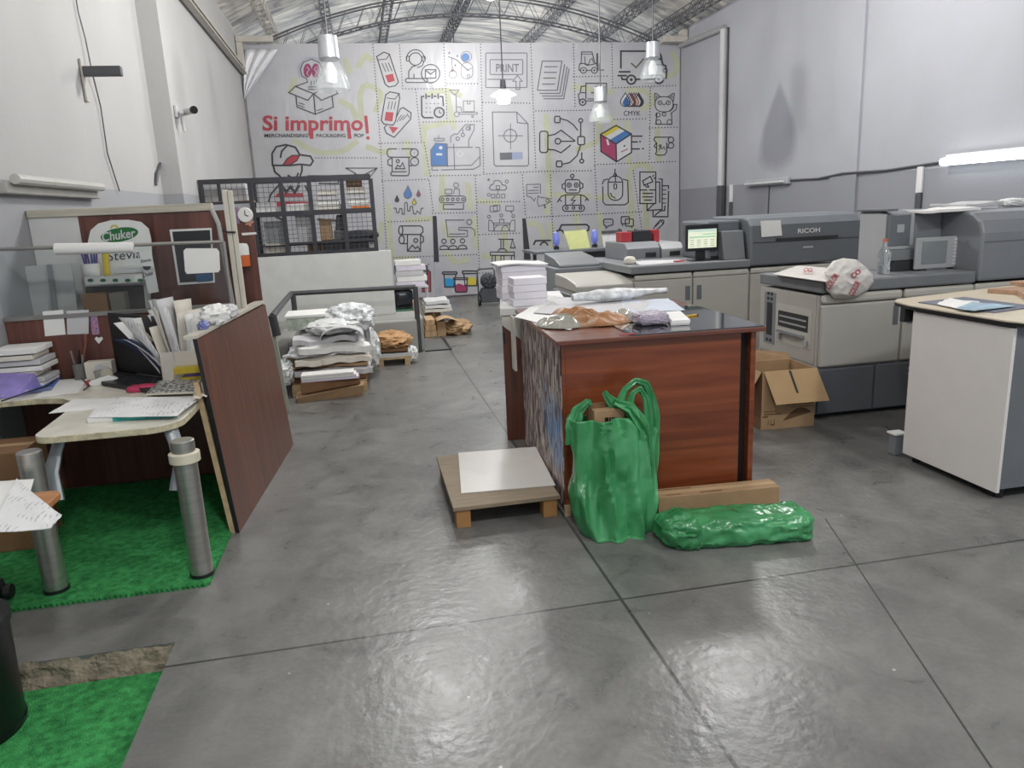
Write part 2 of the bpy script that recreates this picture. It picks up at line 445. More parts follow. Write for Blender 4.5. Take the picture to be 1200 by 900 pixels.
# fluorescent fittings
M_tube = mat('lit_tube', 'ffffff', .4, emit='f4fbff', estr=9)
t = thing('tube_light', 'lit white fluorescent tube light on the right wall', 'light', (XR - .06, 6.4, 1.84))
MB().box(XR - .05, XR - .003, 5.95, 7.32, 1.86, 1.97).build('housing', M_white, t, bevel=.006)
MB().tube([(XR - .085, 5.95, 1.895), (XR - .085, 7.32, 1.895)], .04, 12).build('tube', M_tube, t, smooth=True)
t = thing('tube_light', 'unlit grey tube fitting on the right wall above the rear printer', 'light', (XR - .06, 11, 1.8))
MB().box(XR - .07, XR - .003, 10.4, 11.65, 1.79, 1.89).build('housing', mat('fitting_grey', 'a9aaad', .5), t, bevel=.01)
MB().tube([(XR - .1, 10.45, 1.83), (XR - .1, 11.6, 1.83)], .02, 8).build('tube', mat('tube_off', 'c9cacc', .25), t, smooth=True)
MB().tube([(XR - .01, 11.0, 1.8), (XR - .01, 11.02, 1.2)], .01, 6).build('cable', M_dk, t)
o = MB().tube([(XR - .012, 7.3, 1.9), (XR - .012, 8.3, 1.86), (XR - .05, 9.1, 1.87), (XR - .012, 9.7, 1.83), (XR - .012, 10.4, 1.84)], .016, 6).build('wall_cable', M_dk)
tag(o, 'dark cable drooping between the two tube fittings on the right wall', 'cable')
t = thing('tube_light', 'unlit dusty tube fitting on the left wall above the desk', 'light', (XLN + .06, 5.6, 1.83))
u0, u1 = XW(5.1), XW(6.6)
MB().hexa([(u0 + .004, 5.1, 1.83), (u0 + .07, 5.1, 1.83), (u1 + .07, 6.6, 1.83), (u1 + .004, 6.6, 1.83), (u0 + .004, 5.1, 1.90), (u0 + .07, 5.1, 1.90), (u1 + .07, 6.6, 1.90), (u1 + .004, 6.6, 1.90)]).build('housing', mat('fitting_dusty', 'a5a39d', .6), t, bevel=.01)
MB().tube([(XW(5.15) + .1, 5.15, 1.915), (XW(6.55) + .1, 6.55, 1.915)], .032, 10).build('tube', mat('tube_dusty', 'b9b8b2', .3), t, smooth=True)
# left wall bits
def px(a, c, dx=0):
    p = onx(a, c, XLN)
    for _ in range(6): p = onx(a, c, XW(p.y) + dx)
    return p
o = MB().tube([px(86, -20, .02), px(92, 15, .02), px(100, 45, .03), px(108, 85, .035), px(118, 125, .02), px(126, 180, .02), px(140, 224, .02)], .0055, 6).build('hanging_cable', M_dk)
tag(o, 'thin dark cable hanging down the left wall', 'cable')
t = thing('wall_bracket', 'small grey metal bracket jutting from the left wall', 'bracket', px(95, 90))
a = px(95, 85); xw = XW(a.y + .03); MB().box(xw + .002, xw + .02, a.y - .03, a.y + .03, a.z - .22, a.z + .1).build('plate', M_pale, t, bevel=.004)
MB().box(xw + .02, xw + .30, a.y - .03, a.y + .03, a.z - .03, a.z + .045).build('arm', M_dk, t, bevel=.008)
t = thing('security_camera', 'white security camera with a black lens on the left wall', 'camera', onx(207, 130, XL))
a = onx(205, 131, XL)
MB().box(XL + .002, XL + .03, a.y - .05, a.y + .05, a.z - .06, a.z + .06).build('mount', M_white, t, bevel=.006)
MB().tube([a + Vector((.03, 0, 0)), a + Vector((.09, -.02, -.03))], .022, 8).tube([a + Vector((.05, 0, -.02)), a + Vector((.07, 0, -.2))], .015, 8).build('arm', M_white, t, smooth=True)
MB().tube([a + Vector((.09, .06, -.0)), a + Vector((.2, -.1, -.0))], .034, 12).build('housing', M_white, t, smooth=True)
MB().tube([a + Vector((.2, -.1, 0)), a + Vector((.215, -.12, 0))], .04, 12).build('lens', mat('lens_black', '0c0c0d', .15), t, smooth=True)
t = thing('antenna', 'small black antenna clipped to the left wall above the partition', 'antenna', px(184, 214))
MB().tube([px(183, 217, .02), px(184, 205, .02), px(188, 191, .02)], [.012, .025, .012], 6).build('rod', M_dk, t, smooth=True)
# ================================================================ PRINTED BANNER ON THE BACK WALL
YBN = 14.40
def film_mat():
    m, nt, b = _base('banner_vinyl')
    N = nt.nodes; L = nt.links
    tc = N.new('ShaderNodeTexCoord')
    nz = N.new('ShaderNodeTexNoise'); nz.inputs['Scale'].default_value = 1.0; nz.inputs['Detail'].default_value = 4
    L.new(tc.outputs['Object'], nz.inputs['Vector'])
    cr = N.new('ShaderNodeValToRGB'); cr.color_ramp.elements[0].color = (*hx('a6a6ad'), 1); cr.color_ramp.elements[1].color = (*hx('bbbabc'), 1)
    cr.color_ramp.elements[0].position = .3; cr.color_ramp.elements[1].position = .7
    L.new(nz.outputs['Fac'], cr.inputs[0]); L.new(cr.outputs[0], b.inputs['Base Color'])
    b.inputs['Roughness'].default_value = 0.33
    mp = N.new('ShaderNodeMapping'); mp.inputs['Scale'].default_value = (2.2, 1, .7); mp.inputs['Rotation'].default_value = (0, .5, 0)
    L.new(tc.outputs['Object'], mp.inputs[0])
    n2 = N.new('ShaderNodeTexNoise'); n2.inputs['Scale'].default_value = 1.5; n2.inputs['Detail'].default_value = 5; n2.inputs['Distortion'].default_value = .8
    L.new(mp.outputs[0], n2.inputs['Vector'])
    bp = N.new('ShaderNodeBump'); bp.inputs['Strength'].default_value = .22; bp.inputs['Distance'].default_value = .05
    L.new(n2.outputs['Fac'], bp.inputs['Height']); L.new(bp.outputs[0], b.inputs['Normal'])
    return m
M_film = film_mat()
def ink(n, c): return mat('ink_' + n, c, .45, var=.05)
I_dark, I_red, I_blue, I_mag, I_yel = ink('dark', '36363d'), ink('red', 'a83c48'), ink('blue', '4470a8'), ink('magenta', '9a3c60'), ink('yellow', 'c3b540')
I_grey, I_white, I_pale, I_loop, I_olive, I_peach, I_cyan, I_purple = ink('grey', '63646c'), ink('white', 'c4c4c6'), ink('paleblue', '8f9ab4'), ink('loop', 'b0b29a'), ink('olive', '5a5b50'), ink('peach', 'd3a388'), ink('cyan', '2b90c8'), ink('purple', '8a3a62')
INKS = [I_dark, I_red, I_blue, I_mag, I_yel, I_grey, I_white, I_pale, I_loop, I_olive, I_peach, I_cyan, I_purple]
K, RED, BLU, MAG, YEL, GRY, WHT, PAL, LOOP, OLV, PCH, CYN, PUR = range(13)

ban = thing('printed_banner', 'large white banner of black line icons and red lettering covering the back wall', 'banner', (2.2, YBN, 0.0))
corner = [(281, 55), (300, 47.5), (798, 50.5), (795, 262), (600, 346), (512, 350), (462, 352), (302, 365)]
bx0, bx1, bz1 = -1.74, 6.34, 4.585
MBN = MB()
MBN.box(bx0, bx1, YBN, YBN + .006, .03, bz1)


class Ic:
    """line art in photograph-crop coordinates, laid on the banner's plane"""
    def __init__(s, ox, oy, sc, w=1.15): s.o = (ox, oy, sc); s.w = w; s.b = MB(); s.d = 0
    def P(s, x, y, off):
        ox, oy, sc = s.o
        return ony(ox + x / sc, oy + y / sc, YBN - off)
    def L(s, pts, c=K, w=None, cl=False, off=None):
        w = (w or s.w) / 2 * s.o[2]
        P_ = [Vector((float(p[0]), float(p[1]))) for p in pts]
        Q = [P_[0]]
        for p in P_[1:]:
            if (p - Q[-1]).length > 1e-4: Q.append(p)
        if cl and (Q[0] - Q[-1]).length < 1e-4: Q.pop()
        if not cl and len(Q) > 2 and (Q[0] - Q[-1]).length < 1e-4: Q.pop(); cl = True
        n = len(Q)
        if n < 2: return s
        s.d += 1
        if off is None: off = .006 + .0002 * (s.d % 30)
        A, B = [], []
        for k in range(n):
            t0 = (Q[k] - Q[k - 1]) if (cl or k > 0) else None
            t1 = (Q[(k + 1) % n] - Q[k]) if (cl or k < n - 1) else None
            t0 = t0.normalized() if t0 is not None else t1.normalized(); t1 = t1.normalized() if t1 is not None else t0
            m = Vector((-t0.y - t1.y, t0.x + t1.x))
            if m.length < .2: m = Vector((-t0.y, t0.x))
            m.normalize(); d = max(.5, m.dot(Vector((-t0.y, t0.x)))); e = Vector((0, 0))
            if not cl and k == 0: e = -t1 * w * .5
            if not cl and k == n - 1: e = t0 * w * .5
            A.append(Q[k] + m * (w / d) + e); B.append(Q[k] - m * (w / d) + e)
        vs = [s.P(*p, off) for p in A] + [s.P(*p, off) for p in B]
        s.b.add(vs, [(k, (k + 1) % n, n + (k + 1) % n, n + k) for k in range(n if cl else n - 1)], c)
        return s
    def F(s, pts, c, off=None):
        s.fd = getattr(s, 'fd', 0) + 1
        off = off or .0028 + .00015 * (s.fd % 20)
        s.b.add([s.P(p[0], p[1], off) for p in pts], [list(range(len(pts)))], c); return s
    def arcp(s, x, y, r, a0=0, a1=360, n=20, ry=None):
        ry = ry or r
        return [(x + r * math.cos(math.radians(a0 + (a1 - a0) * i / n)), y + ry * math.sin(math.radians(a0 + (a1 - a0) * i / n))) for i in range(n + 1)]
    def C(s, x, y, r, c=K, w=None, fill=None, ry=None):
        p = s.arcp(x, y, r, ry=ry)
        if fill is not None: s.F(p[:-1], fill)
        if c is not None: s.L(p, c, w)
        return s
    def A(s, x, y, r, a0, a1, c=K, w=None, ry=None): return s.L(s.arcp(x, y, r, a0, a1, ry=ry), c, w)
    def R(s, x0, y0, x1, y1, r=0, c=K, w=None, fill=None):
        p = rrect(x0, y0, x1, y1, r, 4) if r else [(x0, y0), (x1, y0), (x1, y1), (x0, y1)]
        if fill is not None: s.F(p, fill)
        if c is not None: s.L(p, c, w, cl=True)
        return s
    def T(s, txt, x0, y0, x1, y1, c=K, off=0.0):      # y1 is the baseline
        d = .008
        s.b.text(txt, quadmap(s.P(x0, y1, d), s.P(x1, y1, d), s.P(x1, y0, d), s.P(x0, y0, d)), off, c); return s
    def done(s, name): return s.b.build(name, INKS, ban)

# dotted guide lines and pale loops are printing of the sheet itself
i = Ic(0, 0, 1)
DOT = [[(437, 52), (446, 172), (456, 345)], [(468, 53), (472, 104)], [(472, 104), (522, 104)], [(487, 105), (494, 168)], [(444, 168), (497, 167)], [(496, 143), (566, 142)],
 [(520, 52), (524, 142)], [(524, 98), (563, 98)], [(563, 52), (567, 205)], [(566, 120), (624, 121)], [(622, 52), (628, 200)], [(628, 130), (696, 129)], [(672, 52), (674, 128)],
 [(672, 90), (715, 89)], [(717, 52), (718, 103)], [(718, 103), (795, 100)], [(762, 103), (761, 190)], [(720, 140), (760, 139)], [(696, 140), (697, 193)], [(697, 193), (795, 189)],
 [(761, 150), (797, 149)], [(370, 185), (444, 185)], [(448, 212), (505, 210)], [(497, 167), (505, 210)], [(505, 206), (566, 205)], [(567, 204), (628, 201)], [(628, 201), (696, 200)],
 [(503, 212), (508, 250)], [(507, 250), (560, 249)], [(557, 206), (562, 320)], [(560, 237), (612, 236)], [(562, 275), (612, 273)], [(612, 205), (616, 255)], [(645, 205), (650, 330)],
 [(617, 255), (755, 248)], [(697, 195), (700, 250)], [(742, 200), (755, 290)], [(455, 260), (505, 258)], [(458, 302), (510, 300)], [(512, 300), (562, 298)], [(562, 320), (600, 318)]]
for pl in DOT:
    for (xa, ya), (xb, yb_) in zip(pl, pl[1:]):
        n = max(1, int(math.hypot(xb - xa, yb_ - ya) / 3.4))
        for q in range(n):
            x, y = xa + (xb - xa) * q / n, ya + (yb_ - ya) * q / n
            i.F([(x - .62, y - .62), (x + .62, y - .62), (x + .62, y + .62), (x - .62, y + .62)], K, .0045)
MBN.add(i.b.v, i.b.f); MBN.m[-len(i.b.m):] = [q + 1 for q in i.b.m]
i = Ic(0, 0, 1)
def smooth_pts(p, n=8):
    p = [Vector(q) for q in p]; q = [p[0] * 2 - p[1]] + p + [p[-1] * 2 - p[-2]]; out = []
    for k in range(1, len(q) - 2):
        for j in range(n):
            t = j / n; a, b_, c, d = q[k - 1], q[k], q[k + 1], q[k + 2]
            out.append(.5 * (2 * b_ + (c - a) * t + (2 * a - 5 * b_ + 4 * c - d) * t * t + (3 * b_ - a - 3 * c + d) * t ** 3))
    return out + [p[-1]]
lk = 0
def loop(pts, w=6.5):
    global lk
    lk += 1; i.L(smooth_pts(pts), LOOP, w, off=.0008 + .00004 * lk)
for pl in ([(345, 165), (372, 178), (400, 177), (418, 166)], [(424, 140), (422, 110), (430, 100), (446, 110), (440, 130)], [(430, 172), (447, 178), (457, 176)], [(420, 78), (428, 66), (436, 70)],
           [(496, 146), (500, 205)], [(524, 110), (532, 150)], [(500, 110), (524, 106), (540, 112)], [(498, 150), (512, 146), (528, 142)], [(640, 135), (643, 205), (641, 250)], [(672, 102), (690, 104), (702, 112), (718, 106)],
           [(700, 118), (702, 160), (690, 170), (676, 175)], [(735, 105), (758, 108), (764, 120), (752, 128)], [(788, 62), (793, 75), (790, 86), (778, 90)], [(697, 135), (718, 140), (722, 165)], [(735, 143), (737, 192)],
           [(738, 200), (745, 194), (757, 193), (763, 200)], [(737, 205), (740, 270), (742, 288)], [(756, 225), (759, 290)], [(697, 232), (720, 230)], [(648, 228), (690, 230)], [(703, 250), (706, 290)], [(770, 150), (772, 188)],
           [(455, 240), (458, 290), (464, 304), (484, 302)], [(448, 262), (440, 290)], [(476, 258), (506, 256)], [(520, 262), (526, 280)], [(523, 296), (534, 307), (548, 304)], [(555, 255), (558, 290)], [(518, 205), (518, 246)], [(548, 215), (552, 245)],
           [(590, 268), (594, 298)], [(566, 300), (590, 302)], [(476, 165), (480, 185)], [(346, 92), (340, 108)], [(398, 118), (412, 126), (417, 138)], [(404, 70), (410, 84)], [(644, 262), (648, 290)], [(675, 250), (678, 280)], [(560, 235), (585, 238)], [(618, 262), (632, 265), (638, 285)]):
    loop(pl)
MBN.add(i.b.v, i.b.f); MBN.m[-len(i.b.m):] = [q + 1 for q in i.b.m]
MBN.build('sheet', [M_film] + INKS, ban)

i = Ic(280, 40, 7.03)      # bulb over open carton
i.C(565, 300, 34, None, fill=PUR, ry=58).C(632, 300, 34, None, fill=PUR, ry=58)
i.L([(560, 270), (580, 290), (560, 320), (575, 345)], WHT, .6).L([(640, 265), (620, 290), (640, 315), (625, 345)], WHT, .6)
i.L([(565, 395), (560, 370), (520, 345), (505, 290), (530, 232), (598, 205), (660, 232), (690, 290), (672, 345), (640, 370), (635, 395)], K, .9)
i.A(598, 300, 108, 150, 330, PAL, 1.0)
for yy in (435, 455): i.L([(570, yy), (650, yy)], K, 1.0)
i.L([(595, 385), (595, 420)], K, .7).L([(620, 385), (620, 420)], K, .7)
i.L([(465, 430), (615, 490), (568, 545), (410, 482)], cl=True).L([(465, 430), (565, 395)]).L([(655, 470), (615, 490), (680, 545), (815, 488), (800, 465)])
i.L([(470, 505), (480, 600), (630, 660), (778, 600), (768, 512)]).L([(615, 490), (630, 660)]).L([(495, 565), (540, 580)], w=.8).L([(490, 585), (540, 605)], w=.8).L([(640, 630), (690, 615)], w=.8)
i.done('printed_icon')
i = Ic(280, 40, 7.03)
i.T('Si imprimo', 195, 668, 1022, 835, RED, .024)
i.L([(598, 780), (598, 855)], RED, 4.2).L([(905, 780), (912, 855)], RED, 4.2)
i.L([(1045, 678), (1058, 812)], RED, 3.6).C(1063, 855, 15, None, fill=RED)
i.T('MERCHANDISING', 210, 820, 568, 850, K, .012).T('PACKAGING', 638, 820, 878, 850, K, .012).T('POP', 950, 820, 1030, 850, K, .012)
i.done('lettering')
i = Ic(270, 0, 4, 2.0)       # child in a cap
i.F([(245, 775), (265, 745), (290, 728), (325, 728), (310, 750), (280, 772)], RED)
i.L([(198, 775), (195, 720), (215, 688), (260, 678), (305, 690), (325, 725), (375, 732), (388, 755), (375, 775), (330, 770), (280, 775)], cl=True)
i.L([(245, 775), (265, 745), (290, 728), (325, 728), (312, 752), (280, 773)], w=1.2).L([(268, 680), (240, 710), (235, 738)])
i.L([(202, 778), (208, 805), (232, 825), (242, 850)]).L([(335, 772), (336, 800), (322, 838), (322, 860)]).L([(270, 822), (292, 835), (312, 828), (318, 812)])
i.F([(222, 905), (340, 905), (340, 925), (205, 925)], RED).F([(195, 945), (375, 945), (380, 968), (185, 968)], RED)
i.L([(225, 870), (190, 910), (172, 970)]).L([(240, 868), (262, 900), (282, 875), (302, 902), (322, 870)], w=3).L([(350, 870), (372, 910), (378, 965)])
i.L([(366, 845), (366, 826), (550, 826), (550, 845)], w=2.4).L([(415, 840), (505, 840), (505, 860), (415, 860)], w=1.5).L([(212, 1015), (245, 1030), (245, 1085)], w=2.6).L([(412, 1028), (500, 1035), (520, 1010), (520, 960)], w=2.6)
i.done('printed_icon')
Ic(200, 180, 4).L([(820, 68), (968, 68), (925, 122)], cl=False).L([(820, 68), (862, 90), (862, 122), (968, 68)]).L([(862, 90), (905, 122)]).done('printed_icon')
i = Ic(430, 40, 7.03)        # three rolled flyers
i.F([(150, 340), (215, 325), (230, 385), (175, 400)], RED).L([(80, 185), (140, 148), (185, 165), (260, 395), (235, 425), (180, 435), (150, 410)], cl=True).L([(90, 212), (160, 205), (185, 168)], w=.9)
for q in (0, 26, 52): i.L([(125 + q, 240 - q * .1), (155 + q, 310 - q * .1)], w=.8)
i.done('printed_icon')
i = Ic(430, 40, 7.03)
i.F([(180, 760), (260, 770), (215, 820)], RED).L([(240, 690), (275, 615), (300, 605), (365, 650), (360, 700), (225, 850), (160, 815), (143, 770), (160, 752)])
i.L([(330, 655), (350, 690)], w=.8)
for q in (0, 22, 44): i.L([(248 + q, 720 - q * .3), (285 + q, 665 + q * .1)], w=.8)
i.F([(155, 640), (220, 645), (210, 720), (145, 710)], RED).L([(155, 500), (190, 475), (265, 490), (270, 530), (235, 720), (215, 750), (140, 740), (118, 710)], cl=True).L([(165, 525), (230, 535), (262, 495)], w=.9)
for q in (0, 26, 52): i.L([(185 + q, 555), (172 + q, 620)], w=.8)
i.done('printed_icon')
i = Ic(430, 40, 7.03)        # operator with headset
i.C(400, 205, 52).A(400, 200, 72, 175, 365).R(325, 182, 350, 222, 8).R(455, 182, 480, 222, 8).L([(470, 225), (455, 262), (415, 275)])
i.L([(345, 365), (345, 305), (375, 268), (400, 262)]).L([(388, 330), (388, 362)]).R(318, 365, 500, 398, 15).C(525, 325, 76).R(482, 292, 568, 362).L([(482, 295), (525, 330), (568, 295)])
i.done('printed_icon')
i = Ic(430, 40, 7.03, .7)    # astronaut fishing
i.C(812, 190, 34, None, fill=BLU).C(818, 185, 44, GRY).R(775, 235, 872, 368, 44, GRY).L([(670, 185), (740, 212), (800, 270), (840, 300)], GRY, 1.0).L([(700, 192), (702, 275)], GRY).C(708, 330, 32, GRY).L([(690, 320), (705, 270), (725, 318)], GRY)
i.C(705, 300, 10, None, fill=PUR).C(835, 345, 12, GRY).L([(820, 300), (865, 280)], GRY)
for x, y in ((678, 155), (745, 180), (728, 258)): i.F([(x - 9, y), (x, y - 11), (x + 9, y), (x, y + 11)], GRY)
i.done('printed_icon')
i = Ic(430, 40, 7.03, 1.7)   # calendar
i.L([(545, 688), (470, 688), (452, 670), (450, 515), (470, 512)]).L([(500, 512), (520, 512)]).L([(552, 512), (570, 512)]).L([(602, 512), (625, 515), (630, 590)])
for x in (487, 537, 587): i.L([(x, 492), (x, 530)])
for y in (572, 607, 642):
    for x in (490, 522, 555, 588)[: (4 if y < 600 else 2)]: i.C(x, y, 5, None, fill=K)
i.C(595, 645, 40).L([(597, 622), (597, 645), (612, 652)], w=1.0)
i.done('printed_icon')
i = Ic(430, 40, 7.03, .75)   # pallet truck
i.L([(680, 460), (760, 460), (722, 502)], GRY, 1.0, cl=True).L([(735, 502), (738, 640)], GRY, 1.0).C(740, 660, 20, GRY).R(760, 645, 910, 660, 0, GRY).R(795, 550, 885, 638, 0, GRY).R(828, 550, 850, 575, 0, GRY).C(870, 678, 8, GRY).L([(745, 600), (775, 600), (780, 640)], GRY)
i.done('printed_icon')
i = Ic(430, 160, 7.03, .95)  # blue ink bottle and press
i.F([(525, 112), (565, 55), (655, 60), (660, 238), (530, 240)], BLU).L([(525, 112), (565, 55), (655, 60), (660, 238), (530, 240)], GRY, cl=True).R(555, 15, 638, 35, 6, GRY).L([(590, -10), (592, 15)], GRY)
i.C(608, 92, 15, None, fill=WHT).F([(570, 138), (620, 138), (620, 155), (570, 155)], WHT)
i.L([(662, 90), (870, 88)], GRY).L([(895, 88), (928, 90), (932, 165), (862, 236), (535, 245), (535, 276), (590, 276)], GRY).L([(612, 275), (880, 268), (932, 240), (932, 170)], GRY).L([(715, 60), (722, 270)], GRY).L([(662, 60), (665, 250)], GRY)
i.C(765, 143, 22, WHT, 1.0).L([(690, 50), (690, 0), (720, -22), (745, -20), (810, -98), (885, -98), (885, -60), (838, 30), (838, 85)], GRY).C(830, -68, 14, GRY).C(790, -13, 14, GRY).C(748, 18, 14, GRY).L([(790, -60), (790, -28)], GRY).L([(850, -98), (850, -50)], GRY)
i.done('printed_icon')
i = Ic(560, 40, 7.03, 1.0)   # PRINT button
i.R(65, 155, 405, 440, 8, GRY).R(100, 210, 370, 332, 8, GRY).T('PRINT', 150, 245, 338, 312, GRY, .01).L([(80, 372), (290, 372)], GRY).L([(325, 340), (366, 388), (345, 388), (345, 455), (315, 455), (315, 388), (288, 388)], GRY, cl=True)
i.done('printed_icon')
i = Ic(560, 40, 7.03, 1.1)   # stack of sheets
i.L([(530, 222), (692, 222), (655, 462), (490, 462)], GRY, cl=True)
for a, e in (((715, 250), (675, 488)), ((735, 270), (695, 510)), ((752, 285), (708, 532))): i.L([a, e, (e[0] - 165, e[1])], GRY)
for y, x0, x1 in ((268, 550, 655), (315, 545, 648), (362, 540, 640), (411, 532, 635)): i.L([(x0, y), (x1, y)], GRY if y != 362 else OLV)
i.done('printed_icon')
i = Ic(560, 40, 7.03, 1.0)   # forklift
i.L([(850, 245), (855, 147), (940, 147), (965, 242)]).L([(850, 165), (945, 165)], w=.7).L([(845, 298), (833, 298), (838, 245), (870, 240), (900, 258), (985, 240), (988, 298)]).C(870, 298, 24).C(870, 298, 8, None, fill=K).C(960, 298, 24).C(960, 298, 8, None, fill=K).L([(895, 298), (935, 298)])
i.L([(983, 160), (983, 262)], w=1.8).L([(1000, 240), (1000, 296), (1040, 296)]).L([(880, 185), (885, 245), (912, 250)], w=.8).L([(912, 245), (925, 210), (942, 200), (952, 235)], w=.8)
i.done('printed_icon')
i = Ic(560, 40, 7.03, 1.1)   # lorry with carton logo
i.L([(890, 535), (890, 405), (1060, 405), (1060, 495)]).L([(835, 550), (828, 495), (842, 488), (852, 430), (890, 428)]).L([(852, 480), (890, 485)]).L([(890, 550), (960, 548)], w=.9).L([(905, 533), (970, 533)], w=.9).C(863, 560, 26, w=1.4).C(863, 560, 9, None, fill=K).C(1010, 548, 22)
i.C(975, 437, 9, None, fill=K).L([(975, 445), (975, 455)], w=.8).L([(935, 482), (1022, 482)], OLV, 1.4)
i.done('printed_icon')
i = Ic(680, 40, 7.03, 1.9)   # delivery lorry with tick
i.L([(335, 280), (335, 140), (590, 140), (605, 240)]).L([(320, 310), (410, 310)]).L([(310, 342), (380, 342)]).L([(340, 355), (345, 372), (380, 374)]).C(420, 375, 36).C(420, 375, 12, None, fill=K).C(648, 370, 36).C(648, 370, 12, None, fill=K).L([(460, 372), (605, 372)])
i.L([(595, 165), (660, 165), (672, 205)]).L([(605, 205), (668, 205), (682, 255), (622, 250)]).L([(680, 255), (702, 258), (712, 300), (706, 362), (688, 364)]).C(695, 300, 14, w=1.2).L([(420, 240), (460, 275), (522, 203)], OLV, 1.6)
i.done('printed_icon')
i = Ic(680, 40, 7.03, 1.0)   # ink drops
def drop(i, x, yt, yb_, r, fill, c=K, w=None):
    p = [(x, yt)] + i.arcp(x, yb_ - r, r, -35, 215, 16)
    if fill is not None: i.F(p, fill)
    if c is not None: i.L(p, c, w, cl=True)
drop(i, 482, 485, 597, 38, K); drop(i, 462, 485, 597, 38, WHT); drop(i, 442, 485, 597, 38, PCH); drop(i, 422, 485, 597, 36, RED); drop(i, 405, 485, 597, 36, WHT); drop(i, 372, 485, 597, 40, WHT); drop(i, 378, 510, 597, 30, BLU, None)
i.T('CMYK', 357, 632, 496, 672, K, 0)
i.done('printed_icon')
i = Ic(680, 40, 7.03, .95)   # waving cat
i.R(615, 515, 765, 640, 58).L([(617, 555), (612, 490), (625, 488), (665, 518)]).L([(718, 518), (765, 488), (776, 492), (766, 555)]).L([(628, 530), (628, 508), (648, 520)], w=.7).L([(735, 520), (757, 508), (757, 530)], w=.7)
for x in (657, 725): i.C(x, 565, 17, w=.8).C(x, 565, 6, None, fill=K)
i.L([(675, 572), (690, 584), (705, 572)], w=.8).L([(632, 650), (622, 742), (755, 742), (752, 655)]).L([(745, 655), (788, 622), (797, 580), (772, 578), (765, 610), (740, 635)]).C(645, 725, 20, w=.8).C(735, 725, 20, w=.8).C(640, 665, 18, w=.8).C(690, 660, 15, w=.8)
i.done('printed_icon')
i = Ic(540, 0, 4, 1.1)       # small paper roll
i.L([(915, 668), (905, 655), (910, 643), (985, 643)]).C(985, 655, 13).C(985, 682, 13).L([(918, 668), (918, 712), (912, 722), (925, 728), (955, 726), (965, 712), (965, 668)]).L([(965, 692), (975, 692)]).L([(915, 672), (906, 685), (918, 696)]).C(935, 684, 5).L([(928, 703), (936, 692), (944, 698), (952, 688), (957, 703)], w=.8)
i.done('printed_icon')
i = Ic(540, 0, 4, 1.35)      # pen tool and anchor handles
i.R(370, 615, 408, 715, 12).L([(408, 636), (440, 630), (470, 610), (535, 660)]).L([(515, 680), (470, 716), (440, 703), (408, 700)]).C(455, 662, 13).L([(470, 662), (535, 662)]).R(548, 640, 580, 678, 6).C(562, 565, 9).L([(562, 575), (562, 640)]).R(440, 545, 465, 575, 6).L([(468, 556), (500, 565), (528, 585), (548, 610)]).R(448, 755, 474, 782, 6).L([(475, 770), (510, 762), (545, 730), (562, 680)]).L([(567, 715), (567, 745)]).C(567, 755, 9)
i.done('printed_icon')
i = Ic(540, 0, 4, 1.0)       # proof page with registration mark
i.L([(148, 525), (262, 525), (315, 580), (318, 770), (310, 778), (165, 778), (156, 770)], GRY, cl=True).L([(262, 525), (265, 575), (315, 580)], GRY).C(232, 636, 30, GRY).L([(175, 636), (290, 636)], GRY, .8).L([(233, 580), (233, 700)], GRY, .8).F([(182, 716), (240, 714), (240, 748), (184, 750)], GRY).F([(240, 714), (290, 713), (290, 746), (240, 748)], PAL)
i.done('printed_icon')
i = Ic(540, 0, 4, 1.5)       # coloured parcel
i.F([(655, 630), (728, 675), (730, 758), (657, 710)], MAG).F([(728, 675), (800, 628), (800, 715), (730, 758)], WHT).F([(655, 630), (728, 588), (800, 628), (728, 675)], WHT).F([(660, 628), (728, 590), (748, 600), (678, 640)], YEL, .0035).F([(700, 655), (770, 612), (797, 628), (728, 672)], BLU, .0035)
i.L([(655, 630), (728, 588), (800, 628), (800, 715), (730, 758), (657, 710)], cl=True).L([(728, 675), (730, 758)]).L([(655, 630), (728, 675), (800, 628)]).L([(686, 655), (692, 678)], WHT, 2.5).L([(805, 638), (850, 638)]).L([(805, 665), (828, 665)]).L([(838, 664), (842, 664)]).L([(805, 698), (838, 698)]).L([(850, 697), (856, 697)])
i.C(767, 684, 4, None, fill=K).L([(752, 712), (782, 698)], RED, .9)
i.done('printed_icon')
i = Ic(560, 160, 7.03, 1.15) # robot
i.R(720, 355, 840, 465, 20).L([(718, 385), (695, 395), (695, 425), (718, 438)]).L([(842, 378), (865, 390), (865, 420), (842, 432)]).C(752, 400, 17).C(812, 400, 17).C(752, 400, 7, None, fill=K).C(812, 400, 7, None, fill=K).L([(752, 440), (812, 440)]).C(778, 325, 14).L([(778, 340), (778, 355)]).R(722, 480, 848, 565).L([(722, 482), (690, 490), (665, 525)]).L([(655, 540), (672, 518), (690, 535)]).L([(848, 482), (880, 490), (900, 515)]).L([(885, 528), (900, 510), (912, 528)]).R(698, 565, 878, 615, 24)
for x in (733, 788, 845): i.C(x, 588, 11)
i.L([(800, 490), (768, 525), (802, 525), (775, 555)])
i.done('printed_icon')
i = Ic(660, 160, 7.03, 1.15) # computer mouse
i.R(370, 325, 490, 525, 55).L([(370, 375), (490, 375)]).L([(430, 300), (430, 375)]).R(418, 390, 440, 432, 10).L([(322, 392), (335, 358), (368, 350)]).L([(492, 350), (532, 362), (537, 540), (510, 562), (350, 562), (328, 540), (325, 412)]).C(427, 318, 12).L([(427, 268), (427, 305)]).L([(390, 465), (400, 490), (430, 508)])
i.done('printed_icon')
i = Ic(660, 160, 7.03, 1.25) # leaflets with megaphone
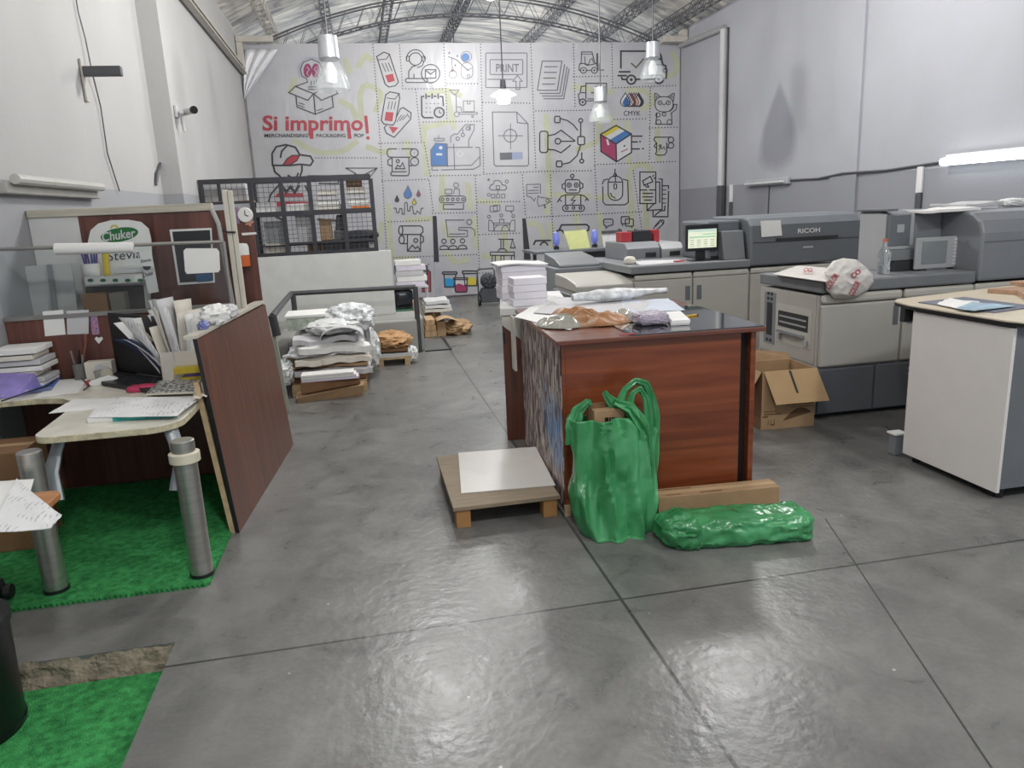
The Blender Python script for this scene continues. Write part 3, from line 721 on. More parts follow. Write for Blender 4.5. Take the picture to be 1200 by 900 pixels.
i.L([(690, 440), (632, 440), (632, 552), (762, 552), (762, 292), (632, 292), (632, 440)]).L([(710, 440), (762, 440)]).L([(655, 365), (718, 328), (738, 372), (665, 400)], cl=True).L([(690, 392), (705, 415), (685, 415), (672, 400)]).L([(738, 330), (745, 318)]).L([(745, 345), (758, 340)])
for y, x0, x1 in ((468, 655, 740), (497, 655, 740), (523, 670, 728)): i.L([(x0, y), (x1, y)])
i.L([(790, 350), (815, 350), (815, 600), (690, 610), (690, 555)]).L([(765, 375), (795, 375), (795, 545)]).L([(690, 610), (750, 552)]).L([(820, 405), (868, 405), (868, 430)]).L([(868, 450), (862, 660), (740, 660), (740, 612)])
for y in (440, 475, 512, 548): i.L([(820, y), (848, y)], w=.9)
i.L([(755, 650), (800, 612), (835, 610), (838, 570)])
i.done('printed_icon')
i = Ic(660, 160, 7.03, 1.2)  # chat bubbles and pencil
i.L([(352, 735), (335, 728), (332, 690), (345, 680), (400, 680), (410, 690), (408, 728), (375, 735), (352, 755)], cl=True)
for x in (352, 370, 388): i.C(x, 708, 4, None, fill=K)
i.R(478, 660, 545, 718, 8).R(512, 680, 578, 738, 8).L([(490, 718), (490, 735)]).L([(565, 738), (565, 752)]).C(595, 782, 15).L([(545, 850), (575, 825), (610, 820), (620, 840)]).L([(450, 780), (455, 765), (472, 765), (480, 780)]).L([(330, 802), (475, 798)], GRY)
i.done('printed_icon')
Ic(660, 160, 7.03, 1.1).L([(738, 775), (750, 745), (800, 688), (828, 690), (828, 715), (775, 765)], cl=True).L([(800, 690), (822, 715)]).L([(760, 742), (795, 705)], w=.8).done('printed_icon')
i = Ic(430, 160, 7.03, 1.2)  # paper roll with picture
i.L([(205, 170), (180, 168), (165, 140), (170, 110), (185, 101), (245, 101)]).L([(285, 101), (390, 101)]).C(265, 102, 4, None, fill=K).C(390, 134, 33).C(393, 206, 33).C(390, 134, 4, None, fill=K).C(393, 206, 4, None, fill=K).L([(205, 170), (360, 170)]).L([(208, 172), (208, 290)]).L([(345, 172), (348, 300), (338, 322), (205, 322), (195, 305), (205, 290), (325, 290)]).C(255, 203, 13).L([(235, 265), (252, 235), (275, 250), (295, 215), (312, 265)], cl=True).L([(205, 175), (172, 195), (175, 232), (205, 242)]).L([(350, 240), (372, 240)])
i.done('printed_icon')
i = Ic(430, 160, 7.03, .95)  # falling ink drops
drop(i, 248, 485, 540, 16, K); drop(i, 337, 405, 510, 32, BLU, GRY); drop(i, 425, 440, 495, 16, PUR, GRY); drop(i, 390, 512, 562, 16, YEL, OLV)
i.L([(220, 590), (240, 590), (245, 625), (262, 628), (272, 592), (288, 595), (290, 638), (308, 640), (312, 550), (322, 540), (332, 550), (336, 612), (352, 614), (358, 575), (375, 575), (384, 635), (402, 638), (414, 612), (440, 638), (448, 592), (466, 590)])
i.done('printed_icon')
i = Ic(430, 160, 7.03, .9)   # conveyor
i.R(597, 490, 815, 545, 26)
for x in (623, 665, 707, 749, 791): i.C(x, 518, 11)
i.L([(630, 560), (630, 598), (795, 598), (795, 555)]).L([(630, 560), (720, 560)]).R(645, 435, 700, 470, 0, GRY).L([(712, 470), (722, 430), (760, 432), (762, 485)], GRY).C(735, 400, 20, GRY).L([(650, 485), (700, 485)], GRY)
i.done('printed_icon')
i = Ic(560, 160, 7.03, .8)   # cloud
i.L([(110, 440), (95, 425), (105, 400), (125, 395), (135, 365), (165, 360), (190, 372), (200, 398), (228, 402), (238, 425), (222, 442)], GRY, 1.0, cl=True).R(150, 405, 180, 432, 0, GRY).C(238, 370, 13, GRY).C(90, 480, 12, GRY).C(88, 355, 10, None, fill=GRY)
for x in (112, 152, 195): i.R(x, 475, x + 28, 505, 4, GRY)
i.L([(165, 442), (165, 472)], GRY)
i.done('printed_icon')
i = Ic(560, 160, 7.03, .85)  # meeting
i.R(100, 572, 160, 620, 8, GRY).R(128, 565, 182, 612, 8, GRY).R(230, 572, 295, 612, 4, GRY).L([(265, 612), (280, 632), (282, 612)], GRY).C(92, 660, 12, GRY).C(292, 655, 12, GRY).C(193, 650, 12, GRY).L([(88, 778), (90, 690), (110, 690), (130, 720), (130, 778)], GRY).L([(305, 778), (305, 688), (280, 690), (262, 720), (262, 778)], GRY).R(130, 712, 265, 728, 0, GRY).R(178, 682, 215, 712, 4, GRY).L([(88, 778), (305, 778)], GRY).A(165, 778, 30, 180, 270, GRY, ry=45).A(225, 778, 30, 180, 360, GRY, ry=45)
i.done('printed_icon')
i = Ic(560, 160, 7.03, .9)   # page and megaphone
i.L([(515, 470), (515, 392), (400, 395), (405, 492), (440, 500), (465, 530), (475, 505)], GRY)
for y in (445, 468): i.L([(415, y), (500, y - 3)], GRY)
i.L([(455, 420), (500, 417)], GRY).L([(495, 490), (515, 500), (560, 505), (590, 510), (595, 540), (555, 560), (500, 575), (490, 545)], GRY, cl=True).L([(548, 560), (555, 588)], GRY, 2.0).C(572, 528, 12, GRY)
i.done('printed_icon')
i = Ic(440, 250, 6.667, 1.1) # lecture
i.L([(695, 52), (550, 52), (565, 182), (715, 182)], GRY).C(733, 68, 20, GRY).L([(655, 110), (745, 110), (775, 132), (778, 178)], GRY).L([(650, 112), (652, 130), (718, 134), (720, 182)], GRY).L([(575, 162), (700, 160)], GRY)
for x, y in ((535, 218), (605, 218), (680, 215)): i.C(x, y, 17).L([(x - 32, y + 64), (x - 28, y + 42), (x, y + 32), (x + 28, y + 40), (x + 36, y + 62)], cl=True)
i.done('printed_icon')
i = Ic(440, 250, 6.667, 1.3) # printed roll
i.L([(198, 165), (350, 165), (372, 145), (368, 110), (350, 98), (198, 98)]).C(198, 132, 16, ry=34).C(205, 205, 20, ry=32).L([(250, 170), (250, 295), (352, 295), (352, 168)]).C(315, 212, 15).L([(255, 290), (288, 248), (312, 275), (330, 258), (350, 288)]).L([(355, 168), (375, 185), (375, 220), (355, 232)]).L([(210, 236), (248, 236)])
i.done('printed_icon')
i = Ic(440, 250, 6.667, 1.1) # cutting table
i.R(898, 302, 1085, 328)
for x in (912, 980, 1062): i.R(x, 330, x + 24, 402)
i.L([(960, 202), (1078, 202)]).L([(980, 205), (980, 275)]).L([(1000, 205), (1000, 275)]).L([(1070, 205), (1055, 270), (1092, 270)], cl=True).L([(958, 295), (970, 278), (1010, 278), (1025, 295)])
i.done('printed_icon')
i = Ic(440, 250, 6.667, 1.5) # ink jars
i.F([(537, 510), (575, 505), (622, 520), (612, 575), (542, 575)], CYN).R(525, 458, 637, 475, 6).L([(536, 478), (542, 575), (612, 575), (628, 480)])
i.F([(690, 505), (730, 495), (796, 515), (790, 565), (700, 565)], YEL).R(680, 450, 797, 470, 6).L([(690, 472), (700, 565), (790, 565), (796, 472)])
i.F([(618, 505), (718, 505), (715, 615), (625, 615)], WHT, .005).F([(622, 562), (650, 548), (690, 560), (715, 550), (713, 612), (626, 612)], MAG, .0055).R(610, 505, 720, 518, 5).L([(620, 520), (624, 605), (632, 615), (708, 615), (715, 605), (716, 520)])
i.done('printed_icon')
i = Ic(440, 250, 6.667, 1.5) # press with red shade
i.F([(405, 435), (430, 460), (432, 612), (362, 612), (362, 585), (405, 580)], RED).L([(152, 470), (152, 410), (248, 410), (255, 435), (340, 435), (345, 412), (402, 412), (405, 580), (362, 585)], w=2).L([(405, 435), (430, 460), (432, 612), (362, 612)], w=1.2).L([(335, 440), (395, 452)]).R(355, 508, 385, 562, 4).L([(170, 435), (240, 432)], w=2).C(275, 402, 14, None, fill=K)
for x, y in ((218, 392), (320, 394), (416, 398)): i.C(x, y, 5, None, fill=K)
i.done('printed_icon')
i = Ic(560, 160, 7.03, 1.9)  # pipe shapes behind the machines
i.L([(640, 800), (655, 775), (690, 770), (710, 795)]).L([(672, 765), (690, 728), (895, 725), (915, 742), (912, 770), (890, 780), (815, 782), (808, 795)]).L([(460, 890), (475, 858), (600, 855)]).A(545, 900, 30, 190, 350)
i.done('printed_icon')
# dark openings between the hanging sheets
for nm, q in (('slit', [(507, 253), (511.5, 253), (514.5, 307), (508.5, 307)]), ('slit', [(612, 256), (616, 256), (622, 304), (614, 304)])):
    MB().prism([(ony(x, y, YBN).x, ony(x, y, YBN).z) for x, y in q], YBN - .012, YBN - .002, 'y').build(nm, mat('slit_dark', '2e2f36', .6), ban)
q = [(509, 307), (515, 307), (520, 352), (511, 352)]
MB().prism([(ony(x, y, YBN).x, max(.02, ony(x, y, YBN).z)) for x, y in q], YBN - .012, YBN - .002, 'y').build('seam_strip', mat('seam_grey', 'a9aab2', .4), ban)
# clear wrap folded over the top left corner of the banner
def wrap(u, v):
    a = ony(286 + 40 * u * (1 - v), 58 + 60 * v, YBN - .03)
    return a + Vector((0, -.03 * abs(math.sin(u * 9 + v * 3)), 0))
MB().grid(wrap, 18, 12).build('folded_corner', mat('clear_fold', 'd4d4d8', .2, var=.02), ban, smooth=True, solid=.004)
# ================================================================ LEFT: DESK CORNER
W_dark = wood('dark_mahogany', '4c2d27', '6f463c', axis=2, rough=.4)
W_panel = wood('panel_mahogany', '502d20', '70432f', axis=2, rough=.38)
M_paper = mat('paper', 'e4e3e0', .75, var=.03)
M_paper2 = mat('paper_warm', 'd8d2c6', .75, var=.06)
M_paper3 = mat('paper_grey', 'c3c2c4', .75, var=.05)
M_cream = mat('cream_laminate', 'd3cfc2', .35, var=.1, scale=12)
M_edge = mat('cream_edge', 'c0b79a', .6, var=.3, scale=30)
M_steel = mat('brushed_steel', 'b5b3ae', .32, .85, var=.1, stretch=(1, 1, 8))
M_black = mat('black_plastic', '1c1d20', .4, var=.1)
M_green = mat('green_carpet', '34864a', .95, var=.22, scale=34, bump=.8, bscale=150, col2='4faf64', spec=.15)
M_board = mat('cardboard', 'a48664', .8, var=.1, scale=10)
M_board2 = mat('cardboard_dark', '7d5c3f', .8, var=.12, scale=10)
M_ply = mat('raw_plywood', 'b79f7c', .7, var=.2, scale=20)

def mat_sheet(name, lab, poly, z, t=.014):
    o = MB().prism(poly, z, z + t).build(name, M_green); tag(o, lab, 'mat'); return o
def teeth(x0, y0, x1, y1, n, d):
    out = []
    for k in range(n):
        f = k / n; g = (k + .5) / n; L = math.hypot(x1 - x0, y1 - y0); nx, ny = (y1 - y0) / L * d, -(x1 - x0) / L * d
        out += [(x0 + (x1 - x0) * f, y0 + (y1 - y0) * f), (x0 + (x1 - x0) * g + nx, y0 + (y1 - y0) * g + ny)]
    return out
mat_sheet('floor_mat', 'green textured mat under the cream desk', teeth(-2.115, 3.3, -.82, 3.3, 60, .012) + teeth(-.82, 3.3, -.80, 4.88, 60, .012) + [(-.80, 4.885), (-2.115, 4.885)], 0.0)
mat_sheet('floor_mat', 'green textured mat on the lower floor at the bottom left', [(-2.115, .9), (-.862, .9), (-.862, 2.78), (-2.115, 2.775)], -0.0915)

# partition with a clear screen
t = thing('desk_partition', 'dark red-brown desk partition with a clear screen in a thin metal frame', 'partition', (-1.4, 4.91, 0))
MB().box(XLN + .003, -.80, 4.90, 4.92, .014, 1.085).build('lower_panel', W_dark, t)
M_rail = mat('rail_metal', '9c9a96', .35, .7)
MB().box(XLN + .003, -.815, 4.89, 4.925, 1.086, 1.11).build('bottom_rail', M_rail, t)
MB().tube([(XLN + .003, 4.905, 1.51), (-.83, 4.905, 1.487)], .011, 8).build('top_rail', M_rail, t)
MB().tube([(-.826, 4.905, 1.49), (-.826, 4.905, 1.11)], .012, 8).build('end_rail', M_rail, t)
mg, nt, bs = _base('clear_acrylic')
nt.nodes.remove(bs); g1 = nt.nodes.new('ShaderNodeBsdfTransparent'); g1.inputs[0].default_value = (.93, .95, .95, 1); g2 = nt.nodes.new('ShaderNodeBsdfGlossy'); g2.inputs['Roughness'].default_value = .05
mxs = nt.nodes.new('ShaderNodeMixShader'); mxs.inputs[0].default_value = .035
nt.links.new(g1.outputs[0], mxs.inputs[1]); nt.links.new(g2.outputs[0], mxs.inputs[2]); nt.links.new(mxs.outputs[0], nt.nodes['Material Output'].inputs[0])
MB().box(XLN + .003, -.83, 4.903, 4.907, 1.111, 1.5).build('clear_screen', mg, t)
o = MB().tube([ony(65, 292, 4.87), ony(156, 290, 4.87)], [.034, .032], 14).build('paper_roll', M_paper, smooth=True); tag(o, 'white paper roll lying along the top rail of the clear screen', 'paper roll')

# rear partition
t = thing('rear_partition', 'tall red-brown board partition with a pale top plank behind the clear screen', 'partition', (-1.35, 5.46, 0))
xb = ony(99, 300, 5.45).x
MB().box(xb, -.71, 5.45, 5.47, 0, 1.685).build('brown_board', W_dark, t)
MB().box(XW(5.47) + .003, xb, 5.448, 5.472, 0, 1.685).build('white_board', mat('white_laminate', 'cfcfcd', .35, var=.04), t)
MB().box(XW(5.49) + .003, -.96, 5.43, 5.49, 1.686, 1.735).build('top_plank', mat('pale_plank', 'b9b3a4', .6, var=.15, stretch=(.5, 6, 6)), t, bevel=.004)
MB().box(XW(5.445) + .003, -.83, 4.925, 5.445, 1.025, 1.045).build('shelf', W_dark, t)
o = MB().prism([(ony(x, y, 5.3).x, ony(x, y, 5.3).z) for x, y in ((2, 372), (92, 367), (84, 308), (2, 314))], 5.29, 5.3, 'y').build('whiteboard', mat('panel_grey', 'b9bab9', .3, var=.05))
tag(o, 'loose pale grey panel leaning behind the clear screen at the left', 'panel')
o = MB().prism([(ony(x, y, 5.27).x, ony(x, y, 5.27).z) for x, y in ((61, 366), (68, 366), (60, 310), (55, 310))], 5.268, 5.28, 'y').build('panel_stay', mat('stay_grey', '85868a', .4))
tag(o, 'narrow grey stay standing in front of the loose pale panel', 'strut')

# promotional cardboard display
Yd = 5.36
t = thing('promo_display', 'white arch-topped cardboard display with a green oval logo behind the clear screen', 'display', (ony(140, 365, Yd).x, Yd, 1.0))
P2 = lambda x, y, yy: (ony(x, y, yy).x, ony(x, y, yy).z)
head = [(102, 300), (178, 300), (177, 280), (174, 268), (165, 260), (150, 257.5), (130, 258), (115, 262), (106, 270), (103, 283)]
MB().prism([P2(x, y, Yd) for x, y in [(99, 366), (176, 364)] + head[1:] + [head[0]]], Yd, Yd + .01, 'y').build('header_board', mat('display_white', 'd9dad8', .45, var=.03), t)
lg = Ic(0, 0, 1); 
def dsp(x, y, off=.004): return ony(x, y, Yd - off)
bl = MB(); pts = [(140 + 22 * math.cos(q) , 275 + 8.2 * math.sin(q) - .14 * 22 * math.cos(q)) for q in [2 * PI * k / 28 for k in range(28)]]
bl.add([dsp(x, y, .002) for x, y in pts], [list(range(28))], 0)
for k in range(7):
    q = PI + PI * k / 6; bl.add([dsp(134 + 3 * math.cos(q - .4), 267.5 + 2.5 * math.sin(q - .4), .003), dsp(134 + 3 * math.cos(q + .4), 267.5 + 2.5 * math.sin(q + .4), .003), dsp(134 + 6 * math.cos(q), 267 + 5 * math.sin(q), .003)], [(0, 1, 2)], 1)
bl.text('Chuker', quadmap(dsp(120, 283.5), dsp(159, 278), dsp(158, 267), dsp(119, 272.5)), .02, 2)
bl.build('logo', [mat('logo_green', '1f6a35', .4), I_yel, I_white], t)
MB().prism([P2(x, y, Yd - .002) for x, y in ((101, 364), (171, 362), (168, 334), (100, 336))], Yd - .003, Yd - .001, 'y').build('opening', mat('opening_shade', '4e4b45', .6, var=.2), t)  # flat dark sheet, colour stands in for shade inside the lower opening
MB().text('Stevia', quadmap(dsp(126, 306), dsp(166, 302), dsp(166, 292), dsp(126, 295)), .0, 0).build('lettering', I_dark, t)
MB().box(ony(100, 334, Yd - .16).x, ony(168, 332, Yd - .16).x, Yd - .16, Yd - .155, ony(100, 334, Yd - .16).z, ony(100, 325, Yd - .16).z).build('front_lip', M_paper, t)
MB().box(ony(100, 334, Yd - .16).x, ony(168, 332, Yd - .16).x, Yd - .155, Yd, ony(100, 335, Yd - .16).z, ony(100, 334, Yd - .16).z).build('tray', M_paper3, t)
bl = MB()
for k in range(5):
    x = 102 + 14.6 * k; bl.add([ony(x + 4 + 3.6 * math.cos(q), 328.5 + 2 * math.sin(q), Yd - .163) for q in [2 * PI * j / 12 for j in range(12)]], [list(range(12))])
bl.build('small_logos', mat('logo_green', '1f6a35'), t)
MB().prism([P2(x, y, Yd - .17) for x, y in ((174, 344), (186, 342), (177, 293), (163, 296))], Yd - .172, Yd - .165, 'y').build('side_flap', M_paper, t)
fl = lambda x, y: ony(x, y, Yd - .175)
MB().text('Stevia', quadmap(fl(165, 308), fl(177, 306), fl(177, 302), fl(165, 304)), .01).text('Chuker', quadmap(fl(168, 325), fl(180, 322), fl(179, 317), fl(167, 320)), .01).add([fl(172 + 5 * math.cos(q), 312 + 4.5 * math.sin(q)) for q in [PI * j / 8 for j in range(9)]], [list(range(9))]).build('flap_print', I_dark, t)
ox = ony(135, 355, 5.2)
o = MB().box(ony(101, 360, 5.2).x, ony(130, 360, 5.2).x, 5.15, 5.24, 1.046, ony(101, 345, 5.15).z).build('carton', M_board2); tag(o, 'small brown carton under the promotional display, left one', 'box')
o = MB().box(ony(133, 360, 5.2).x, ony(150, 360, 5.2).x, 5.15, 5.25, 1.046, ony(140, 343, 5.15).z).build('carton', mat('carton_grey', '6b675f', .6)); tag(o, 'small grey carton under the promotional display, right one', 'box')
# pen cup and paper pads on the display tray
zt_ = ony(100, 334, Yd - .16).z
t = thing('pen_cup', 'white cup of blue pens on the promotional display tray', 'cup', (ony(110, 330, 5.27).x, 5.27, zt_))
c = Vector((ony(110, 330, 5.27).x, 5.27, zt_))
MB().lathe([(.045, 0), (.058, .13), (.05, .13), (.04, .01)], c, 20).build('cup', M_paper, t, smooth=True)
for k in range(6):
    a = 2 * PI * k / 6
    MB().tube([c + Vector((.02 * math.cos(a), .02 * math.sin(a), .02)), c + Vector((.045 * math.cos(a), .03 * math.sin(a), .2 + .02 * (k % 3)))], .006, 6).build('pen', mat('pen_blue', '3a4a8c', .4) if k % 2 else mat('pen_purple', '5c3f86', .4), t)
o = MB().tube([Vector((ony(124, 318, 5.25).x, 5.25, zt_ + .002)), Vector((ony(123, 300, 5.25).x, 5.27, zt_ + .2))], .022, 10).build('yellow_tube', mat('tube_yellow', 'cdb23a', .4)); tag(o, 'yellow tube standing beside the white pen cup', 'tube')
for k, (xa, dz, m_, lab) in enumerate(((122, 0, M_paper, 'bottom white leaflet pad on the display tray'), (128, .028, M_paper2, 'cream leaflet pad on the display tray'), (134, .056, M_paper3, 'grey leaflet pad topmost on the display tray'))):
    a = ony(xa + 4, 330, 5.27)
    o = MB().box(a.x, a.x + .2, 5.24, 5.33, zt_ + dz + .001, zt_ + dz + .026).build('leaflet_pad', m_); tag(o, lab, 'leaflets')

def flat(name, pts, y, m, lab, cat, t_=.004, r=0):
    q = [P2(a, c_, y) for a, c_ in pts]
    o = MB().prism(q, y - t_, y, 'y').build(name, m); tag(o, lab, cat); return o
t = thing('framed_poster', 'dark poster in a thin white frame taped to the rear brown board', 'poster', ony(228, 332, 5.44))
MB().prism([P2(*p, 5.445) for p in ((209, 334), (252, 331), (248, 267), (199, 269))], 5.435, 5.445, 'y').build('frame', M_paper, t)
MB().prism([P2(*p, 5.435) for p in ((211, 331), (250, 328.5), (246, 269.5), (202, 271.5))], 5.430, 5.434, 'y').build('print', mat('poster_dark', '2b2b30', .35, var=.3), t)
MB().prism([P2(*p, 5.428) for p in ((231, 330.5), (249, 329), (247, 320), (229, 322))], 5.426, 5.429, 'y').build('blue_print', mat('poster_blue', '33567c', .4), t)
flat('name_sticker', [(219, 321)] + [(x, y) for x, y in ((256, 319), (258, 316), (257, 295), (254, 291), (218, 291), (215, 294), (217, 318))], 4.902, M_paper, 'white rounded blank sticker on the clear screen', 'sticker', .002)
flat('purple_card', [(274, 262), (281, 262), (279, 243), (271, 243)], 5.449, mat('card_purple', '8d7797', .6), 'purple card pinned on the rear board beside the pale post', 'card')
t = thing('round_badge', 'round white dial pinned to the top right of the rear board', 'badge', ony(287, 252, 5.449))
c = ony(287.5, 252, 5.44); MB().lathe([(.0, -.012), (.046, -.012), (.05, -.006), (.05, .008)], c, 24, axis='y').build('dial', M_paper, t, smooth=True)
MB().tube([c + Vector((0, -.014, 0)), c + Vector((.0, -.014, .03))], .003, 5).tube([c + Vector((0, -.014, 0)), c + Vector((.02, -.014, -.008))], .003, 5).build('hand', M_black, t)
flat('flower_sticker', [(292 + 4.5 * math.cos(q) * (1 + .25 * math.cos(5 * q)), 260 + 4.5 * math.sin(q) * (1 + .25 * math.cos(5 * q))) for q in [-2 * PI * k / 30 for k in range(30)]], 5.449, mat('sticker_peach', 'c98f78', .6), 'small peach flower sticker below the white dial', 'sticker')
flat('paper_strip', [(284, 276), (301, 274.5), (300, 272), (283, 273)], 5.449, M_paper, 'thin white paper strip pinned below the flower sticker', 'paper')
t = thing('spray_bottle', 'white and orange bottle hung on the rear brown board', 'bottle', ony(285, 312, 5.40))
c = ony(285.5, 312, 5.40); MB().lathe([(.046, 0), (.048, .02), (.048, .075)], c, 18).build('orange_base', mat('orange_plastic', 'c9652f', .35), t, smooth=True)
MB().lathe([(.048, .076), (.048, .13), (.04, .15), (.02, .155)], c, 18).build('white_top', M_paper, t, smooth=True)
# pale post
t = thing('wooden_post', 'pale painted wooden post standing beside the desk screen', 'post', (-.78, 5.02, 0))
MB().box(-.815, -.785, 5.0, 5.05, 0, 1.80).box(-.783, -.757, 5.0, 5.05, 0, 1.795).build('post', mat('pale_timber', 'c9c3b6', .6, var=.12, stretch=(6, 6, .4)), t, bevel=.004)
MB().tube([ony(248, 245, 5.0), ony(256, 262, 4.98), ony(261, 290, 4.98), ony(268, 330, 4.98), ony(273, 358, 4.98)], .014, 8).build('cable', mat('grey_cable', 'a9a7a4', .5), t, smooth=True)
MB().tube([ony(258, 268, 4.985), ony(266, 272, 4.985), ony(276, 272, 4.985)], .006, 6).build('tie', M_black, t)

# slanted panel and its ledge
nb, fb = Vector((-.763, 3.88, 0)), Vector((-.612, 5.41, 0)); nt_, ft = Vector((-.838, 3.88, 1.045)), Vector((-.69, 5.41, 1.035)); th = Vector((-.02, .002, 0))
t = thing('leaning_partition', 'red-brown laminate side panel leaning inwards at the end of the desk', 'panel', nb)
MB().hexa([nb + th, nb, fb, fb + th, nt_ + th, nt_, ft, ft + th]).build('board', W_panel, t)
e1 = Vector((0, -.001, 0)); MB().hexa([nb + th + e1 - Vector((0, .004, 0)), nb + e1 - Vector((0, .004, 0)), nb + e1, nb + th + e1, nt_ + th + e1 - Vector((0, .004, 0)), nt_ + e1 - Vector((0, .004, 0)), nt_ + e1, nt_ + th + e1]).build('edge_band', M_black, t)
s0 = nb + Vector((-.048, .0, 0)); s1 = nt_ + Vector((-.048, .0, -.22)); w = Vector((.026, 0, 0)); d = Vector((0, .04, 0))
MB().hexa([s0, s0 + w, s0 + w + d, s0 + d, s1, s1 + w, s1 + w + d, s1 + d]).build('batten', M_ply, t)
a = Vector((-.95, 3.98, 1.05)); MB().hexa([Vector((-.90, 3.88, 1.046)), nt_ + Vector((0, 0, .002)), ft + Vector((0, 0, .012)), Vector((-.76, 5.41, 1.046)), Vector((-.90, 3.88, 1.062)), nt_ + Vector((0, 0, .018)), ft + Vector((0, 0, .028)), Vector((-.76, 5.41, 1.062))]).build('ledge', mat('ledge_cream', 'bfb9ac', .5), t)
for k, (p, r_, lab, m_) in enumerate(((( -.83, 4.35, 1.105), (.06, .1, .045), 'crumpled white tissue on the panel ledge near the paper fan', M_paper), ((-.80, 4.62, 1.09), (.04, .09, .032), 'crumpled white plastic wrap on the panel ledge farther back', M_paper3), ((-.85, 4.12, 1.08), (.022, .035, .02), 'small crumpled blue and white wrapper on the panel ledge', mat('wrap_blue', '6f78ad', .5, var=.5, scale=30)))):
    o = MB().blob(p, r_, 24, 14, .3, 5, .8, k * 3.3).build('crumpled_tissue', m_, smooth=True, ang=25); tag(o, lab, 'tissue')

# ---------------------------------------------------------------- desk
ZT = .72
t = thing('corner_desk', 'cream laminate corner desk with a rounded front and steel tube legs', 'desk', (-1.2, 4.0, 0))
def corner_arc(cx, cy, r, a0, a1, n=6): return [(cx + r * math.cos(math.radians(a0 + (a1 - a0) * k / n)), cy + r * math.sin(math.radians(a0 + (a1 - a0) * k / n))) for k in range(n + 1)]
top = corner_arc(-1.41, 3.56, .09, 180, 265) + corner_arc(-1.03, 3.62, .15, 275, 350) + [(-.875, 3.75), (-.875, 4.86), (-2.115, 4.86), (-2.115, 4.33)] + [(-1.78, 4.33), (-1.65, 4.29), (-1.56, 4.18), (-1.52, 4.0)]
MB().prism(top, ZT - .032, ZT, m=1, mcap=0).build('desk_top', [M_cream, M_edge], t, bevel=.004)
for xx, yy, hgt, tops in ((-.857, 3.40, .665, (-.94, 3.56)), (-1.489, 3.43, .672, (-1.42, 3.60))):
    lg_ = MB().lathe([(.05, .014), (.05, hgt), (.046, hgt + .004), (0, hgt + .004)], (xx, yy, 0), 24).build('leg', M_steel, t, smooth=True)
    MB().lathe([(.054, .0142), (.054, .03)], (xx, yy, 0), 24).build('foot', M_black, lg_, smooth=True)
    if xx > -1: MB().lathe([(.052, hgt - .10), (.066, hgt - .095), (.066, hgt - .055), (.052, hgt - .05)], (xx, yy, 0), 24).build('collar', mat('collar_cream', 'cfc9b4', .4), lg_, smooth=True)
    z0 = ZT - .034; sx = tops[0]
    MB().tube([(sx, tops[1], z0), (sx + (xx - sx) * .25, tops[1] - .03, z0 - .06), (sx + (xx - sx) * .6, tops[1] - .07, z0 - .15), (xx + (.04 if xx < -1 else -.05), yy + .05, z0 - .27)], [.034, .032, .042, .052], 12, flat=.6).build('bracket', mat('bracket_grey', '8f9498', .4, .4), t, smooth=True)

def sheet(name, q, z, m, lab, cat, t_=.0025, curl=.004, seed=0, group=None):
    A, B, C, D = [onz(x, y, z) for x, y in q]
    def fn(u, v):
        p = (A * (1 - u) + B * u) * (1 - v) + (D * (1 - u) + C * u) * v
        return p + Vector((0, 0, t_ + curl * (abs(noise.noise(Vector((u * 2.1 + seed, v * 2.3, seed)))) + .6 * max(0, abs(u - .5) * 2 - .7))))
    o = MB().slab(fn, 12, 10, t_, 0).build(name, m, smooth=True); tag(o, lab, cat, group); return o
def scrib(name, base, dens=60):
    if name in _M: return _M[name]
    m, nt, b = _base(name); N = nt.nodes; L = nt.links
    tc = N.new('ShaderNodeTexCoord'); w = N.new('ShaderNodeTexWave'); w.inputs['Scale'].default_value = dens / 4; w.inputs['Distortion'].default_value = 6; w.inputs['Detail'].default_value = 3
    L.new(tc.outputs['Object'], w.inputs[0]); n = N.new('ShaderNodeTexNoise'); n.inputs['Scale'].default_value = 14; L.new(tc.outputs['Object'], n.inputs[0])
    mu = N.new('ShaderNodeMath'); mu.operation = 'MULTIPLY'; L.new(w.outputs['Fac'], mu.inputs[0]); L.new(n.outputs['Fac'], mu.inputs[1])
    cr = N.new('ShaderNodeValToRGB'); cr.color_ramp.elements[0].position = .48; cr.color_ramp.elements[1].position = .56
    cr.color_ramp.elements[0].color = (*hx(base), 1); cr.color_ramp.elements[1].color = (*hx('b2b2b8'), 1)
    L.new(mu.outputs[0], cr.inputs[0]); L.new(cr.outputs[0], b.inputs['Base Color']); b.inputs['Roughness'].default_value = .7
    _M[name] = m; return m
M_print = scrib('printed_paper', 'dedede')
sheet('paper_sheet', ((57, 485), (130, 478), (137, 467), (86, 469)), ZT, M_paper, 'blank white sheet at the left of the desk front', 'paper', seed=1)
sheet('paper_sheet', ((104, 490), (207, 488), (236, 466), (141, 466)), ZT + .021, M_print, 'large printed white sheet with pen marks at the desk front', 'paper', seed=2)
t = thing('booklet', 'thin booklet with a teal edge lying at the desk front', 'booklet', onz(150, 492, ZT))
A, B, C, D = [onz(x, y, ZT) for x, y in ((103, 496), (208, 489), (215, 477), (112, 483))]
u3 = Vector((0, 0, .001)); h3 = Vector((0, 0, .02)); MB().hexa([A + u3, B + u3, C + u3, D + u3, A + h3, B + h3, C + h3, D + h3]).build('pages', M_paper, t)
k0 = A * .72 + B * .28; f_ = Vector((0, -.003, 0)); MB().hexa([k0 + f_ + u3, B + f_ + u3, B + u3, k0 + u3, k0 + f_ + h3, B + f_ + h3, B + h3, k0 + h3]).build('teal_edge', mat('teal_print', '2f9a94', .5, var=.3, scale=40), t)
